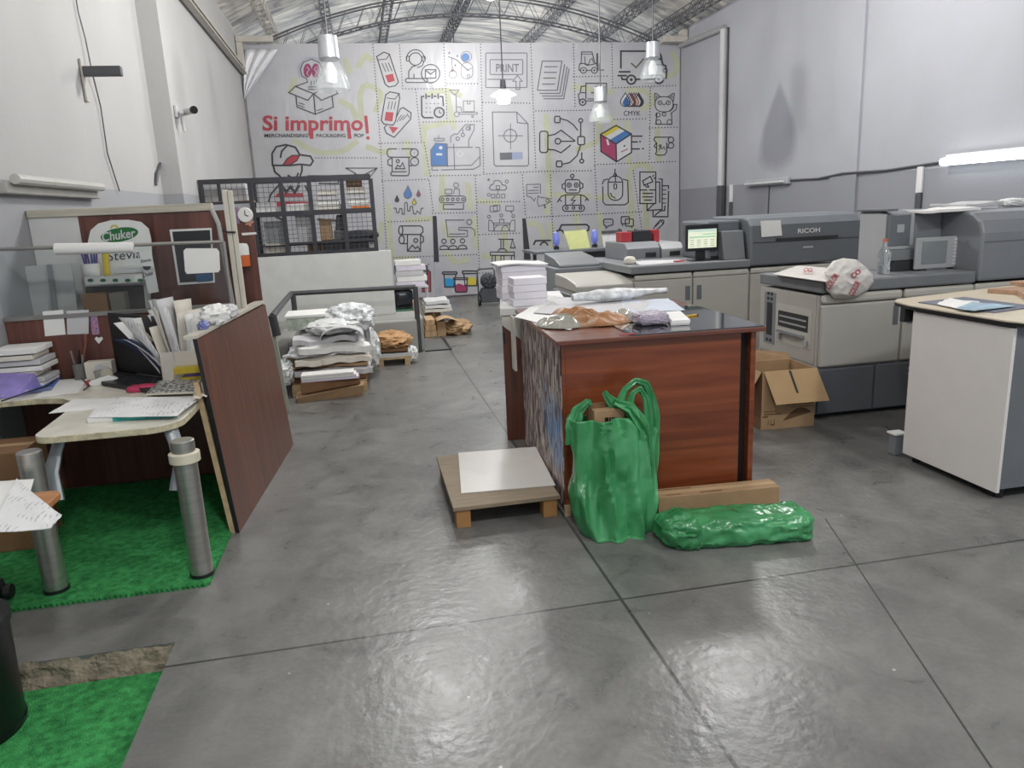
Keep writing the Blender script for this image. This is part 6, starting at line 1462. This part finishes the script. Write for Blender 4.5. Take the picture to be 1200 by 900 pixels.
# left end face
sd = MB().box(fx - .006, fx, fy + .06, by - .02, .40, .90).build('side_panel', M_beige, p2, bevel=.002)
MB().box(fx - .009, fx - .0062, 5.31, 5.47, .46, .87).build('vent_column', M_pg2, sd)
MB().box(fx - .011, fx - .0092, 5.35, 5.43, .53, .79).build('vent', M_gap, sd)
b = MB()
for z in (.49, .86, .82): b.box(fx - .011, fx - .0092, 5.35, 5.38, z - .012, z + .012).box(fx - .011, fx - .0092, 5.40, 5.43, z - .012, z + .012)
b.build('vent_dots', M_gap, sd)
MB().box(fx - .008, fx - .0062, 4.82, 5.30, .50, .80).build('slot_plate', M_beige2, sd, bevel=.001)
MB().box(fx - .011, fx - .0082, 4.86, 5.26, .625, .745).build('output_slot', M_gap, sd)
b = MB()
for z in (.655, .70): b.box(fx - .014, fx - .0112, 4.88, 5.24, z, z + .012)
b.build('slot_bars', M_lt, sd)
MB().hexa([(fx - .05, 4.9, .585), (fx - .008, 4.9, .57), (fx - .008, 5.22, .57), (fx - .05, 5.22, .585), (fx - .05, 4.9, .60), (fx - .008, 4.9, .595), (fx - .008, 5.22, .595), (fx - .05, 5.22, .60)]).build('slot_tray', M_pg2, sd)
for y in (4.86, 5.21): MB().box(fx - .03, fx - .0102, y, y + .03, .52, .57).build('tray_bracket', M_lt, sd, bevel=.004)
MB().box(fx - .004, fx, fy + .06, by - .02, .04, .385).build('side_skirt', M_pdk, p2)
# upper right body
prof = [(fy + .0, .93), (by, .93), (by, 1.44), (fy + .2, 1.44), (fy + .1, 1.425), (fy + .03, 1.37), (fy + .0, 1.28)]
MB().prism(prof, 4.435, 6.0, 'x').build('upper_body', M_pg2, p2, bevel=.02)
MB().box(4.45, 6.0, fy - .003, fy - .0005, 1.212, 1.22).box(4.85, 6.0, fy - .006, fy - .001, 1.222, 1.25).build('front_groove', M_pdk, p2)
MB().prism([(5.10, 1.011), (by - .12, 1.011), (by - .12, 1.46), (5.2, 1.46), (5.12, 1.43)], 3.935, 4.434, 'x').build('back_body', M_pg2, p2, bevel=.015)
MB().box(3.922, 3.934, 5.10, 5.40, 1.011, 1.44).build('end_plate', M_lt, p2, bevel=.003)
MB().box(3.91, 4.0, 5.07, 5.44, 1.461, 1.478).build('end_cap', M_pdk, p2, bevel=.003)
MB().box(3.93, 4.11, 5.06, 5.099, 1.20, 1.43).build('end_panel', M_pdk, p2, bevel=.004)
MB().box(4.112, 4.145, 5.07, 5.099, 1.2, 1.44).box(3.93, 4.145, 5.06, 5.099, 1.175, 1.198).build('panel_trim', M_lt, p2)
MB().box(3.99, 4.05, 5.055, 5.0595, 1.30, 1.36).build('panel_label', M_lt, p2)
MB().box(3.936, 4.21, 5.03, 5.099, 1.09, 1.172).build('paper_slot', M_pg, p2, bevel=.006)
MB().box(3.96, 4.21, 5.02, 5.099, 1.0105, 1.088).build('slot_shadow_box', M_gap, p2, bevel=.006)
# control screen standing on the slab
t = thing('control_screen', 'grey framed touch screen with a row of buttons standing on the nearer press', 'screen', (4.33, 4.98, 1.01))
p, q = ony(1070, 312, 4.98), ony(1123, 276, 4.98)
MB().box(p.x, q.x, 4.96, 4.985, 1.02, q.z).build('housing', M_lt, t, bevel=.008)
MB().box(p.x + .05, q.x - .11, 4.955, 4.9595, 1.06, q.z - .03).build('display', mat('display_off', '7f8688', .15), t)
for k in range(8): MB().box(q.x - .055, q.x - .02, 4.953, 4.9595, 1.04 + k * .026, 1.06 + k * .026).build('button', M_paper3, t)
MB().box(p.x + .1, q.x - .1, 4.96, 5.0, 1.0105, 1.02).build('stand', M_pdk, t)
t = thing('water_bottle', 'clear empty plastic bottle standing on the nearer press', 'bottle', (onz(1028, 317, 1.01).x, 5.0, 1.011))
c = Vector((ony(1028, 314, 5.0).x, 4.93, 1.0115)); mcl = mat('clear_plastic_bottle', 'e6eaec', .06, var=0, trans=.85)
MB().lathe([(.0, 0), (.04, 0), (.044, .01), (.044, .06), (.04, .07), (.044, .08), (.044, .14), (.038, .17), (.016, .21), (.015, .235)], c, 22).build('bottle_body', mcl, t, smooth=True)
MB().lathe([(.017, .236), (.017, .255), (0, .255)], c, 14).build('cap', mat('cap_orange', 'c46a3c', .4), t)
# papers on top of the nearer press
for k, (xa, xe, y0, m_, lab) in enumerate(((1096, 1150, 4.9, M_paper, 'white papers lying on the nearer press top'), (1128, 1176, 5.1, M_paper3, 'grey folder behind the white papers on the nearer press top'))):
    a, e = ony(xa, 249, y0), ony(xe, 247, y0); layer('top_papers', a.x, e.x, y0, y0 + .35, 1.4415 + .03 * k, .02, m_, lab, 'papers', rot=.1, wob=.02, seed=k * 4)
crum('plastic_bag', (ony(1190, 240, 5.2).x, 5.22, 1.475), (.1, .09, .03), M_wrap, 'crumpled white wrap on the nearer press top at the right edge', 'wrap', 2.9, .2)
# draped white bag with red lettering
def bagtxt(name):
    m, nt, b = _base(name); b.inputs['Base Color'].default_value = (*hx('dcd6d0'), 1); b.inputs['Roughness'].default_value = .4; return m
M_db = mat('bag_white', 'd9d4cf', .4, var=.06, scale=16)
t = thing('draped_bag', 'white plastic bag with red lettering draped over the front edge of the nearer press', 'bag', (3.4, 4.8, 1.011))
def flatb(u, v):
    A, B, C, D = onz(905, 322, 1.02), onz(968, 331, 1.02), onz(985, 316, 1.02), onz(935, 312, 1.02)
    p = (A * (1 - u) + B * u) * (1 - v) + (D * (1 - u) + C * u) * v
    return p + Vector((0, 0, .006 + .02 * abs(noise.noise(Vector((u * 4, v * 4, 1)))) * min(1, 6 * min(u, 1 - u, v, 1 - v) + .1)))
MB().slab(flatb, 20, 12, .004).build('flat_part', M_db, t, smooth=True, ang=30)
poly = [(966, 318), (976, 306), (988, 302.5), (1003, 304), (1014, 312), (1023, 322), (1024, 330), (1017, 340), (1006, 347), (993, 350), (978, 350), (968, 340)]
def drape(u, v):
    q = 2 * PI * u; n = len(poly); f = u * n; k = int(f) % n; g = f - int(f)
    x = poly[k][0] * (1 - g) + poly[(k + 1) % n][0] * g; y = poly[k][1] * (1 - g) + poly[(k + 1) % n][1] * g
    cx, cy = 994, 327; s_ = math.sin(v * PI / 2); s_ = min(1, s_)
    X, Y_ = cx + (x - cx) * s_, cy + (y - cy) * s_
    bulge = .075 * math.cos(v * PI / 2) ** .8 + .014 * (1 - 2 * abs(noise.noise(Vector((X * .09, Y_ * .09, 2)))))
    return ony(X, Y_, 4.695 - bulge)
b = MB().grid(drape, 72, 22, closed_u=True); b.add([drape(k / 36, 1) + Vector((0, 0, 0)) for k in range(36)], [list(range(36))])
b.build('draped_part', M_db, t, smooth=True, ang=28)
def onb(x, y):
    dx, dy = (x - 994) / 30, (y - 327) / 24; rr_ = min(1, math.hypot(dx, dy)); v = math.asin(rr_) / (PI / 2)
    bulge = .075 * math.cos(v * PI / 2) ** .8 + .014 * (1 - 2 * abs(noise.noise(Vector((x * .09, y * .09, 2)))))
    return ony(x, y, 4.688 - bulge)
b = MB()
for txt, x0, y0, dx, dy, w_, h_ in (('COLOR', 972, 340, 12, -17, 0, 7), ('COLOR', 1000, 348, 9, -17, 0, 7), ('CO', 1000, 327, 10, -8, 0, 6)):
    L_ = math.hypot(dx, dy); nx, ny = dy / L_ * h_, -dx / L_ * h_
    def mp(u, v, x0=x0, y0=y0, dx=dx, dy=dy, nx=nx, ny=ny): return onb(x0 + dx * u + nx * v, y0 + dy * u + ny * v)
    b.text(txt, mp, .02)
fp = lambda u, v: onz(943 + 10 * u - 2 * (1 - v), 318.5 - 5 * v + .4 * u, 1.05)
b.text('CO', fp, .02)
b.build('lettering', mat('bag_red', 'b8434b', .5), t)

# ---- rear printer row (front at y = 6.8)
p1 = thing('production_printer', 'long dark grey digital press along the back with a lit monitor on it', 'printer', (3.7, 7.2, 0))
ry0, ry1 = 6.8, 7.65
MB().box(2.54, 5.0, ry0 + .03, ry1, .03, .90).build('carcass', M_beige, p1)
MB().box(2.57, 4.95, ry0 + .08, ry1 - .05, 0, .03).build('plinth', M_gap, p1)
def rdoor(x0, x1, hx_, nm='front_door'):
    d = MB().box(x0, x1, ry0, ry0 + .03, .06, .875).build(nm, M_beige, p1, bevel=.01)
    if hx_: MB().box(hx_ - .025, hx_ + .025, ry0 - .002, ry0 - .0005, .66, .80).build('handle', M_pdk, d)
rdoor(2.545, 3.136, 3.09); rdoor(3.15, 3.735, 3.21); rdoor(3.755, 4.97, None)
for x0, x1 in ((2.545, 3.136), (3.15, 3.735), (3.755, 4.97)): MB().box(x0, x1, ry0 - .004, ry0 + .03, .878, .93).build('top_strip', M_beige2, p1, bevel=.015)
MB().box(2.50, 3.745, ry0 - .02, ry1 + .02, .945, 1.02).build('counter_slab', M_pg, p1, bevel=.012)
prof = [(ry0, .95), (ry1, .95), (ry1, 1.43), (ry0 + .18, 1.43), (ry0 + .08, 1.405), (ry0 + .02, 1.34)]
ub = MB().prism(prof, 3.75, 4.965, 'x').build('upper_body', M_pdk, p1, bevel=.02)
zg = 1.178
MB().box(3.77, 4.95, ry0 - .002, ry0 - .0004, zg - .004, zg + .001).box(4.02, 4.70, ry0 - .004, ry0 - .0004, zg + .004, zg + .03).build('front_groove', M_gap, ub)
MB().text('RICOH', quadmap(ony(935, 273.5, ry0 + .01), ony(961, 272, ry0 + .01), ony(961, 266.5, ry0 + .01), ony(935, 268, ry0 + .01)), .015).build('maker_lettering', M_paper, ub)
ob_ = MB(); a, e = ony(941, 291, ry0 - .003), ony(953, 289, ry0 - .003); ob_.box(a.x, e.x, ry0 - .003, ry0 - .001, a.z, a.z + .02); ob_.build('model_plate', M_lt, ub)
MB().box(3.40, 3.735, ry0 + .2, ry1, 1.021, 1.40).build('tower', M_pdk, p1, bevel=.02)
MB().prism([(ry0 + .06, 1.021), (ry0 + .2, 1.021), (ry0 + .2, 1.3), (ry0 + .12, 1.3)], 3.5, 3.73, 'x').build('tower_front', M_pg, p1, bevel=.01)
o = MB().prism([(p.x, p.z) for p in (ony(892, 278, ry0), ony(916, 276, ry0), ony(914, 258, ry0), ony(891, 259, ry0))], ry0 - .012, ry0 - .004, 'y').build('blank_sign', M_paper, bevel=.002); tag(o, 'blank white rounded card stuck on the dark press front', 'sign')
# left feeder module
t = thing('feeder_unit', 'grey feeder unit with a flat beige top at the left end of the back press', 'machine', (2.25, 7.2, 0))
MB().box(1.97, 2.535, ry0 + .02, ry1 - .05, .05, .80).build('carcass', M_beige, t, bevel=.01)
MB().prism([(ry0, .80), (ry1 - .05, .80), (ry1 - .05, .93), (ry0 + .35, .92), (ry0 + .05, .885), (ry0, .86)], 1.96, 2.535, 'x').build('top_cover', M_beige, t, bevel=.012)
MB().box(1.92, 1.969, ry0 + .1, ry1 - .1, .30, .78).build('side_tray', M_pdk, t, bevel=.01)
MB().box(1.90, 1.92, ry0 + .15, ry1 - .2, .5, .74).build('side_vent', M_gap, t)
b = MB()
for x in (1.99, 2.5):
    for y in (ry0 + .06, ry1 - .12): b.box(x, x + .03, y, y + .03, 0, .05)
b.build('foot', M_gap, t)
t = thing('feeder_tray', 'grey stepped tray unit behind the flat beige feeder', 'machine', (2.4, 8.0, 0))
MB().box(2.0, 2.52, 7.7, 8.5, 0, .97).build('carcass', M_pg2, t, bevel=.01)
MB().prism([(7.72, .971), (8.4, .971), (8.4, 1.1), (7.95, 1.06), (7.72, 1.0)], 2.05, 2.5, 'x').build('tray_cover', M_pg, t, bevel=.01)
# monitor with keyboard
t = thing('desktop_monitor', 'lit desktop monitor with a white and green table standing on the back press', 'monitor', (3.22, 6.98, 1.021))
ym = 6.95
p, q = ony(804, 295, ym), ony(842, 262, ym)
MB().box(p.x, q.x, ym, ym + .03, p.z, q.z).build('housing', M_black, t, bevel=.005)
b = MB(); b.box(p.x + .02, q.x - .02, ym - .002, ym - .0005, p.z + .03, q.z - .045, 0)
W_ = q.x - p.x - .04; H_ = q.z - p.z - .075; X0, Z0 = p.x + .02, p.z + .03
b.box(X0, X0 + W_, ym - .003, ym - .0021, Z0 + H_ * .86, Z0 + H_, 1).box(X0 + .01, X0 + W_ - .01, ym - .003, ym - .0021, Z0 + H_ * .55, Z0 + H_ * .62, 2).box(X0 + W_ * .5, X0 + W_ - .01, ym - .003, ym - .0021, Z0 + H_ * .70, Z0 + H_ * .76, 2)
for k in range(4):
    for j in range(4): b.box(X0 + .02 + j * W_ * .24, X0 + .02 + j * W_ * .24 + W_ * .14, ym - .003, ym - .0021, Z0 + H_ * (.08 + .11 * k), Z0 + H_ * (.11 + .11 * k), 3)
b.build('screen', [mat('screen_lit', 'e9edd8', .4, emit='e6ecd2', estr=.75), mat('screen_head', 'cfe0d8', .4, emit='b9d6c9', estr=.6), mat('screen_green', 'b5d8b8', .4, emit='8fcf9c', estr=.6), mat('screen_ink', '9a9d8c', .4, emit='8f9280', estr=.35)], t)
MB().box((p.x + q.x) / 2 - .05, (p.x + q.x) / 2 + .05, ym + .031, ym + .06, 1.03, p.z + .1).box((p.x + q.x) / 2 - .1, (p.x + q.x) / 2 + .1, ym, ym + .16, 1.0205, 1.03).build('stand', M_black, t, bevel=.004)
p = onz(787, 298, 1.021); o = MB().box(p.x - .05, p.x + .12, 6.98, 7.1, 1.0205, 1.06).build('keyboard_cover', M_black, bevel=.006); tag(o, 'small black device on the back press left of the monitor', 'device')
p = onz(800, 307, 1.021); o = MB().box(p.x - .07, p.x + .03, p.y, p.y + .07, 1.0205, 1.035).build('red_clip', mat('clip_red', 'a33438', .4), bevel=.004); tag(o, 'small red clip on the back press before the monitor', 'clip')
layer('paper_sheet', onz(742, 309, 1.02).x, onz(790, 305, 1.02).x, 6.9, 7.15, 1.0225, .008, M_paper3, 'loose grey-white papers on the back press slab left of the monitor', 'papers', wob=.02, seed=2)
# lit yellow stand, blue lamps, calendar, red box and scanner behind
yk = 7.9
def panel(pts, y, d, nm, m, par=None): return MB().prism([(ony(a, c_, y).x, ony(a, c_, y).z) for a, c_ in pts], y, y + d, 'y').build(nm, m, par)
t = thing('side_table', 'narrow dark table behind the feeder carrying a yellow sheet and blue lamps', 'table', (2.5, 9.0, 0))
zT = ony(665, 292, 9.0).z
MB().box(ony(622, 292, 9).x, ony(735, 292, 9).x, 8.75, 9.5, zT - .03, zT).build('table_top', M_pdk, t)
for a in (625, 648, 730): MB().box(ony(a, 300, 9).x, ony(a, 300, 9).x + .04, 9.0, 9.04, 0, zT - .031).build('leg', M_pdk, t)
MB().box(ony(648, 292, 9).x, ony(730, 292, 9).x, 9.42, 9.44, .3, zT - .031).build('back_board', M_pg2, t)
o = panel([(668, 298), (692, 296), (687, 275), (661, 277)], 8.9, .02, 'yellow_sheet', mat('sheet_yellow', 'dadf9a', .5, var=.08)); o['kind'] = 'thing'; tag(o, 'pale yellow printed sheet propped up behind the feeder', 'paper')
o.location.z = zT + .001
for a, lab in ((652, 'left glowing blue lamp behind the feeder'), (697, 'right glowing blue lamp behind the feeder')):
    c = ony(a, 291, 9.1); c.z = zT + .001
    t = thing('blue_lamp', lab, 'lamp', c)
    MB().lathe([(.035, 0), (.035, .03), (.02, .04)], c, 16).build('base', M_black, t, smooth=True)
    MB().lathe([(.02, .041), (.04, .07), (.045, .13), (.03, .2), (0, .22)], c, 16).build('globe', mat('lamp_blue', '7580c8', .3, emit='5a66d8', estr=.25), t, smooth=True)
t = thing('desk_calendar', 'white desk calendar with a dark top band behind the back press', 'calendar', (ony(718, 298, 8.8).x, 8.8, ony(718, 300, 8.8).z)); cal = t
panel([(708, 300), (732, 298), (729, 280), (705, 282)], 8.8, .01, 'page', M_print, t); panel([(705.5, 284.5), (729.5, 282.5), (729, 279.5), (705, 281)], 8.79, .009, 'band', M_dk, t)
cal.location.z = zT + .002
t = thing('scanner_unit', 'grey scanner unit at the far end of the back press', 'scanner', (3.0, 7.85, 0))
a, e = ony(700, 300, 7.75), ony(806, 297, 7.75)
MB().box(2.53, e.x, 7.72, 8.6, 0, 1.0).build('carcass', M_pg2, t)
s0_, s1_, s2_ = ony(733, 290, 7.8).x, ony(773, 290, 7.8).x, ony(800, 290, 7.8).x
for x0, x1, h in ((s0_, s1_ - .01, 1.19), (s1_ + .01, s2_, 1.17)):
    MB().prism([(7.76, 1.001), (8.5, 1.001), (8.5, h), (7.85, h), (7.76, h - .06)], x0, x1, 'x').build('scan_head', M_pg2 if x0 < s1_ else M_lt, t, bevel=.01)
    MB().box(x1 - .17, x1 - .05, 7.752, 7.7595, 1.03, 1.08).build('slot', M_gap, t, bevel=.002)
o = MB().box(s0_ + .03, s0_ + .15, 8.0, 8.2, 1.191, 1.30).build('red_box', mat('box_red', 'a8323c', .5), bevel=.006); tag(o, 'small red box on the scanner unit under the pencil icon', 'box')
o = MB().box(s0_ + .16, s1_ - .02, 8.0, 8.2, 1.191, 1.31).build('black_case', mat('case_black', '27282d', .5), bevel=.008); tag(o, 'black case with red ends beside the red box on the scanner', 'case')
o = MB().box(s1_ + .015, s1_ + .08, 8.0, 8.2, 1.172, 1.31).build('red_box', mat('box_red', 'a8323c', .5), bevel=.006); tag(o, 'red box at the right end of the black case on the scanner', 'box')
o = MB().blob((ony(738, 297, 7.1).x, 7.1, 1.055), (.05, .04, .035), 20, 12, .2, 5, .8, 3).build('paper_ball', M_paper2, smooth=True); tag(o, 'crumpled cream paper ball on the back press slab', 'paper')

# ---- open carton on the floor
t = thing('open_carton', 'open brown carton with a hanging flap on the floor before the press', 'box', (2.86, 4.62, 0), math.radians(-3))
cw, cd, ch = .40, .36, .42
w2, d2_ = cw / 2, cd / 2
B0 = dict(local=True)
MB().box(-w2, w2, -.02, -.015, .001, ch).build('front_wall', M_board, t, **B0)
MB().box(-w2, w2, cd - .025, cd - .02, .001, ch).build('back_wall', M_board, t, **B0)
MB().box(-w2, -w2 + .005, -.0149, cd - .0251, .001, ch).build('side_wall', M_board2, t, **B0)
MB().box(w2 - .005, w2, -.0149, cd - .0251, .001, ch).build('side_wall', M_board, t, **B0)
MB().box(-w2 + .005, w2 - .005, -.0149, cd - .0251, .001, .006).build('bottom', M_board2, t, **B0)
fl_ = MB().hexa([(-w2 + .01, -.02, ch), (w2 + .005, -.02, ch), (w2 + .005, -.016, ch + .004), (-w2 + .01, -.016, ch + .004), (-w2 + .05, -.13, ch - .21), (w2 + .045, -.13, ch - .21), (w2 + .045, -.126, ch - .206), (-w2 + .05, -.126, ch - .206)]).build('flap', mat('flap_board', 'b3946c', .75, var=.06), t, **B0)
MB().hexa([(-.01, -.0215, ch - .0), (.008, -.0215, ch - .0), (.008, -.0205, ch), (-.01, -.0205, ch), (.015, -.1, ch - .145), (.03, -.1, ch - .145), (.03, -.099, ch - .145), (.015, -.099, ch - .145)]).build('tape_slot', M_black, fl_, **B0)
MB().hexa([(-w2, .0, ch), (-w2, cd - .03, ch), (-w2 + .004, cd - .03, ch), (-w2 + .004, .0, ch), (-w2 - .10, -.01, ch - .16), (-w2 - .10, cd - .04, ch - .16), (-w2 - .096, cd - .04, ch - .16), (-w2 - .096, -.01, ch - .16)]).build('flap', M_board, t, **B0)
MB().hexa([(-w2, cd - .02, ch), (w2, cd - .02, ch), (w2, cd - .016, ch), (-w2, cd - .016, ch), (-w2, cd + .02, ch + .10), (w2, cd + .02, ch + .04), (w2, cd + .024, ch + .04), (-w2, cd + .024, ch + .10)]).build('flap', M_board, t, **B0)
pr_ = MB(); 
for x0, x1, z0, z1 in ((-.15, -.145, .03, .07), (-.13, -.10, .03, .04), (-.13, -.125, .03, .07), (-.105, -.10, .03, .07), (-.18, -.05, .11, .115), (-.18, -.09, .13, .135), (-.02, .19, .17, .178), (.02, .19, .15, .155), (-.06, .19, .20, .206), (-.19, -.15, .09, .1)):
    pr_.box(x0, x1, -.0212, -.0202, z0, z1)
def swirl(u, v): return Vector((-.04 + .22 * u, -.0206, .055 + .09 * math.sin(u * 2.6) * v + .05 * u * (1 - v)))
pr_.grid(swirl, 20, 2)
pr_.build('printing', mat('carton_print', '5e4630', .8), t, **B0)

# ---- white cabinet at the right
t = thing('white_cabinet', 'white and grey cabinet with a beige top at the right edge of the photo', 'cabinet', (3.8, 3.5, 0))
MB().box(3.155, 4.4, 3.095, 3.80, .06, .925).build('carcass', mat('cabinet_grey', '6d7074', .5), t)
MB().box(3.135, 3.154, 3.085, 3.785, .045, .915).build('white_side', mat('cabinet_white', 'e0dcd9', .4, var=.02), t, bevel=.002)
def ctop(z0, z1): return [(3.115, 3.12), (3.14, 3.045)] + [(4.5, 3.045), (4.5, 4.25), (4.2, 4.25)] + [(3.24, 4.06), (3.16, 3.98), (3.115, 3.8)]
MB().prism(ctop(0, 0), .926, .944).build('top_edge', M_black, t)
MB().prism(ctop(0, 0), .9445, .952).build('cabinet_top', mat('top_beige', 'cbbfa9', .4, var=.06), t)
MB().box(3.14, 3.2, 3.86, 3.9, .84, .925).build('bracket', M_gap, t)
for x in (3.2, 4.3):
    for y in (3.14, 3.74): MB().lathe([(.0, 0), (.025, 0), (.03, .06), (0, .06)], (x, y, 0), 14).build('foot', M_black, t)
t = thing('door_stop', 'small grey block with a white cap on the floor behind the white cabinet', 'block', (3.14, 3.89, 0))
MB().box(3.14, 3.21, 3.86, 3.92, .001, .13).build('body', M_pg2, t, bevel=.006); MB().box(3.13, 3.22, 3.85, 3.93, .131, .145).build('cap', M_paper, t, bevel=.004)
zc_ = .9525
A, B, C, D = [onz(x, y, zc_) for x, y in ((1076, 355), (1165, 367), (1215, 360), (1130, 349))]
o = MB().prism([(p.x, p.y) for p in (A, B, C, D)], zc_, zc_ + .006).build('cutting_mat', mat('cutting_mat', '6f7280', .6, var=.06)); tag(o, 'grey cutting mat on the white cabinet top', 'mat')
sheet('paper_sheet', ((1098, 357), (1122, 362), (1148, 355), (1112, 351)), zc_ + .007, M_paper, 'white printed sheet on the grey cutting mat', 'paper', curl=.012, seed=20)
sheet('leaflet', ((1120, 362), (1142, 365), (1190, 359), (1140, 354.5)), zc_ + .012, mat('leaflet_blue', '9db7c9', .4, var=.3, scale=14), 'pale blue leaflet beside the white sheet on the cutting mat', 'leaflet', curl=.008, seed=21)
wp = wood('plank_wood', '9a7a63', 'b8967c', 0, .6)
A, B = onz(1157, 343, .955), onz(1204, 353, .955)
o = MB().prism([(A.x, A.y), (A.x + .06, A.y - .16), (B.x, B.y), (4.45, B.y), (4.45, A.y + .02)], .9525, .98).build('wood_board', wp, bevel=.002); tag(o, 'lower light wooden board on the white cabinet top', 'board')
A = onz(1182, 332, .99); o = MB().box(A.x - .02, 4.47, A.y - .28, A.y - .03, .981, 1.008).build('wood_board', wp, bevel=.002); tag(o, 'upper light wooden board resting on the lower one', 'board')
# ================================================================ LAMPS AND LIGHT
M_alu = mat('lamp_metal', 'b9bcc0', .35, .6)
M_glassl, nt, bs = _base('lamp_refractor')
bs.inputs['Base Color'].default_value = (.85, .87, .88, 1); bs.inputs['Roughness'].default_value = .12
g1 = nt.nodes.new('ShaderNodeBsdfTransparent'); g1.inputs[0].default_value = (.96, .97, .97, 1); mxs = nt.nodes.new('ShaderNodeMixShader'); mxs.inputs[0].default_value = .16
nt.links.new(g1.outputs[0], mxs.inputs[1]); nt.links.new(bs.outputs[0], mxs.inputs[2]); nt.links.new(mxs.outputs[0], nt.nodes['Material Output'].inputs[0])
M_bulb_on = mat('bulb_lit', 'ffffff', .3, emit='f2fbff', estr=30)
M_bulb_off = mat('bulb_off', 'f0f0f0', .3)
def pendant(px_, py_, y, w, lab, lit, label_body, neck=True, ztop=None):
    c = ony(px_, py_, y); r = w / 2 / FPX * y
    t = thing('pendant_lamp', lab, 'lamp', c)
    zc = zr(c.x) - .02
    MB().tube([(c.x, c.y, c.z + r * 1.2), (c.x, c.y, zc)], .009, 6).build('cord', M_dk, t)
    if label_body == 'dish':
        MB().lathe([(r * .25, r * .55), (r * .45, r * .42), (r, r * .12), (r, r * .07), (r * .45, r * .3), (r * .2, r * .45)], c, 28).build('shade', M_paper if not lit else mat('shade_white', 'f2f4f4', .4), t, smooth=True)
        MB().lathe([(.0, -r * .55), (r * .45, -r * .5), (r * .55, -r * .1), (r * .5, r * .2), (r * .3, r * .3)], c, 20).build('bulb', M_bulb_on if lit else M_bulb_off, t, smooth=True)
        MB().lathe([(r * .2, r * .5), (r * .25, r * .6), (r * .2, r * 1.2), (0, r * 1.25)], c, 14).build('socket', M_dk, t, smooth=True)
    else:
        MB().lathe([(r * .45, r * .9), (r * .7, r * .5), (r, -r * .25), (r * .98, -r * .6), (r * .9, -r * .62), (r * .62, r * .4)], c, 30).build('shade', M_glassl, t, smooth=True)
        MB().lathe([(.0, r * 2.1), (r * .5, r * 2.1), (r * .55, r * 1.0), (r * .45, r * .9), (0, r * .9)], c, 20).build('housing', M_alu, t, smooth=True)
        MB().lathe([(.0, -r * .3), (r * .3, -r * .25), (r * .35, r * .3), (r * .15, r * .8)], c, 16).build('bulb', M_bulb_off, t, smooth=True)
    return t, c, r
pendant(590, 113, 11.0, 29, 'lit white pendant lamp shining in front of the PRINT icon', True, 'dish')
pendant(388, 92, 10.2, 40, 'large unlit bell lamp with a perforated neck beside the bulb logo', False, 'bell')
pendant(765, 84, 11.0, 30, 'unlit bell lamp hanging before the large lorry icon', False, 'bell')
pendant(704, 134, 11.6, 28, 'unlit glass bell lamp hanging before the parcel icon', False, 'bell')
def hibay(x, y, z, w, lab):
    t = thing('pendant_lamp', lab, 'lamp', (x, y, z))
    MB().lathe([(.08, .32), (.12, .3), (.30, .12), (.31, .10), (.29, .10), (.1, .27)], (x, y, z), 28).build('shade', M_alu, t, smooth=True)
    MB().tube([(x, y, z + .32), (x, y, zr(x) - .03)], .01, 6).build('cord', M_dk, t)
    MB().lathe([(.0, -.13), (.07, -.1), (.08, 0), (.06, .2)], (x, y, z), 18).build('bulb', M_bulb_on, t, smooth=True)
    l = bpy.data.lights.new('high_bay', 'POINT'); l.energy = w; l.shadow_soft_size = .16; l.color = (1, .99, .97)
    o = bpy.data.objects.new('high_bay', l); COL.objects.link(o); o.location = (x, y, z - .32)
hibay(.5, 7.8, 4.35, 330, 'high bay lamp over the railing above the frame')
hibay(4.0, 7.4, 4.35, 330, 'high bay lamp over the presses above the frame')
hibay(.2, .6, 4.35, 260, 'high bay lamp over the desk corner behind the camera')
hibay(3.6, .6, 4.35, 300, 'high bay lamp over the open floor behind the camera')
hibay(2.2, 11.8, 4.75, 300, 'high bay lamp before the banner above the frame')
hibay(2.3, 16.8, 4.35, 300, 'high bay lamp beyond the banner wall')
c = ony(590, 120, 10.9)
l = bpy.data.lights.new('lit_pendant', 'POINT'); l.energy = 45; l.shadow_soft_size = .12; l.color = (.93, .98, 1)
o = bpy.data.objects.new('lit_pendant', l); COL.objects.link(o); o.location = c + Vector((0, -.05, -.2))
w = bpy.data.worlds.new('world'); SC.world = w; w.use_nodes = True
w.node_tree.nodes['Background'].inputs[0].default_value = (.86, .93, 1, 1); w.node_tree.nodes['Background'].inputs[1].default_value = 1.0
SC.view_settings.view_transform = 'Standard'; SC.view_settings.look = 'None'; SC.view_settings.gamma = 1; SC.view_settings.exposure = -.5
SC.view_settings.use_curve_mapping = False
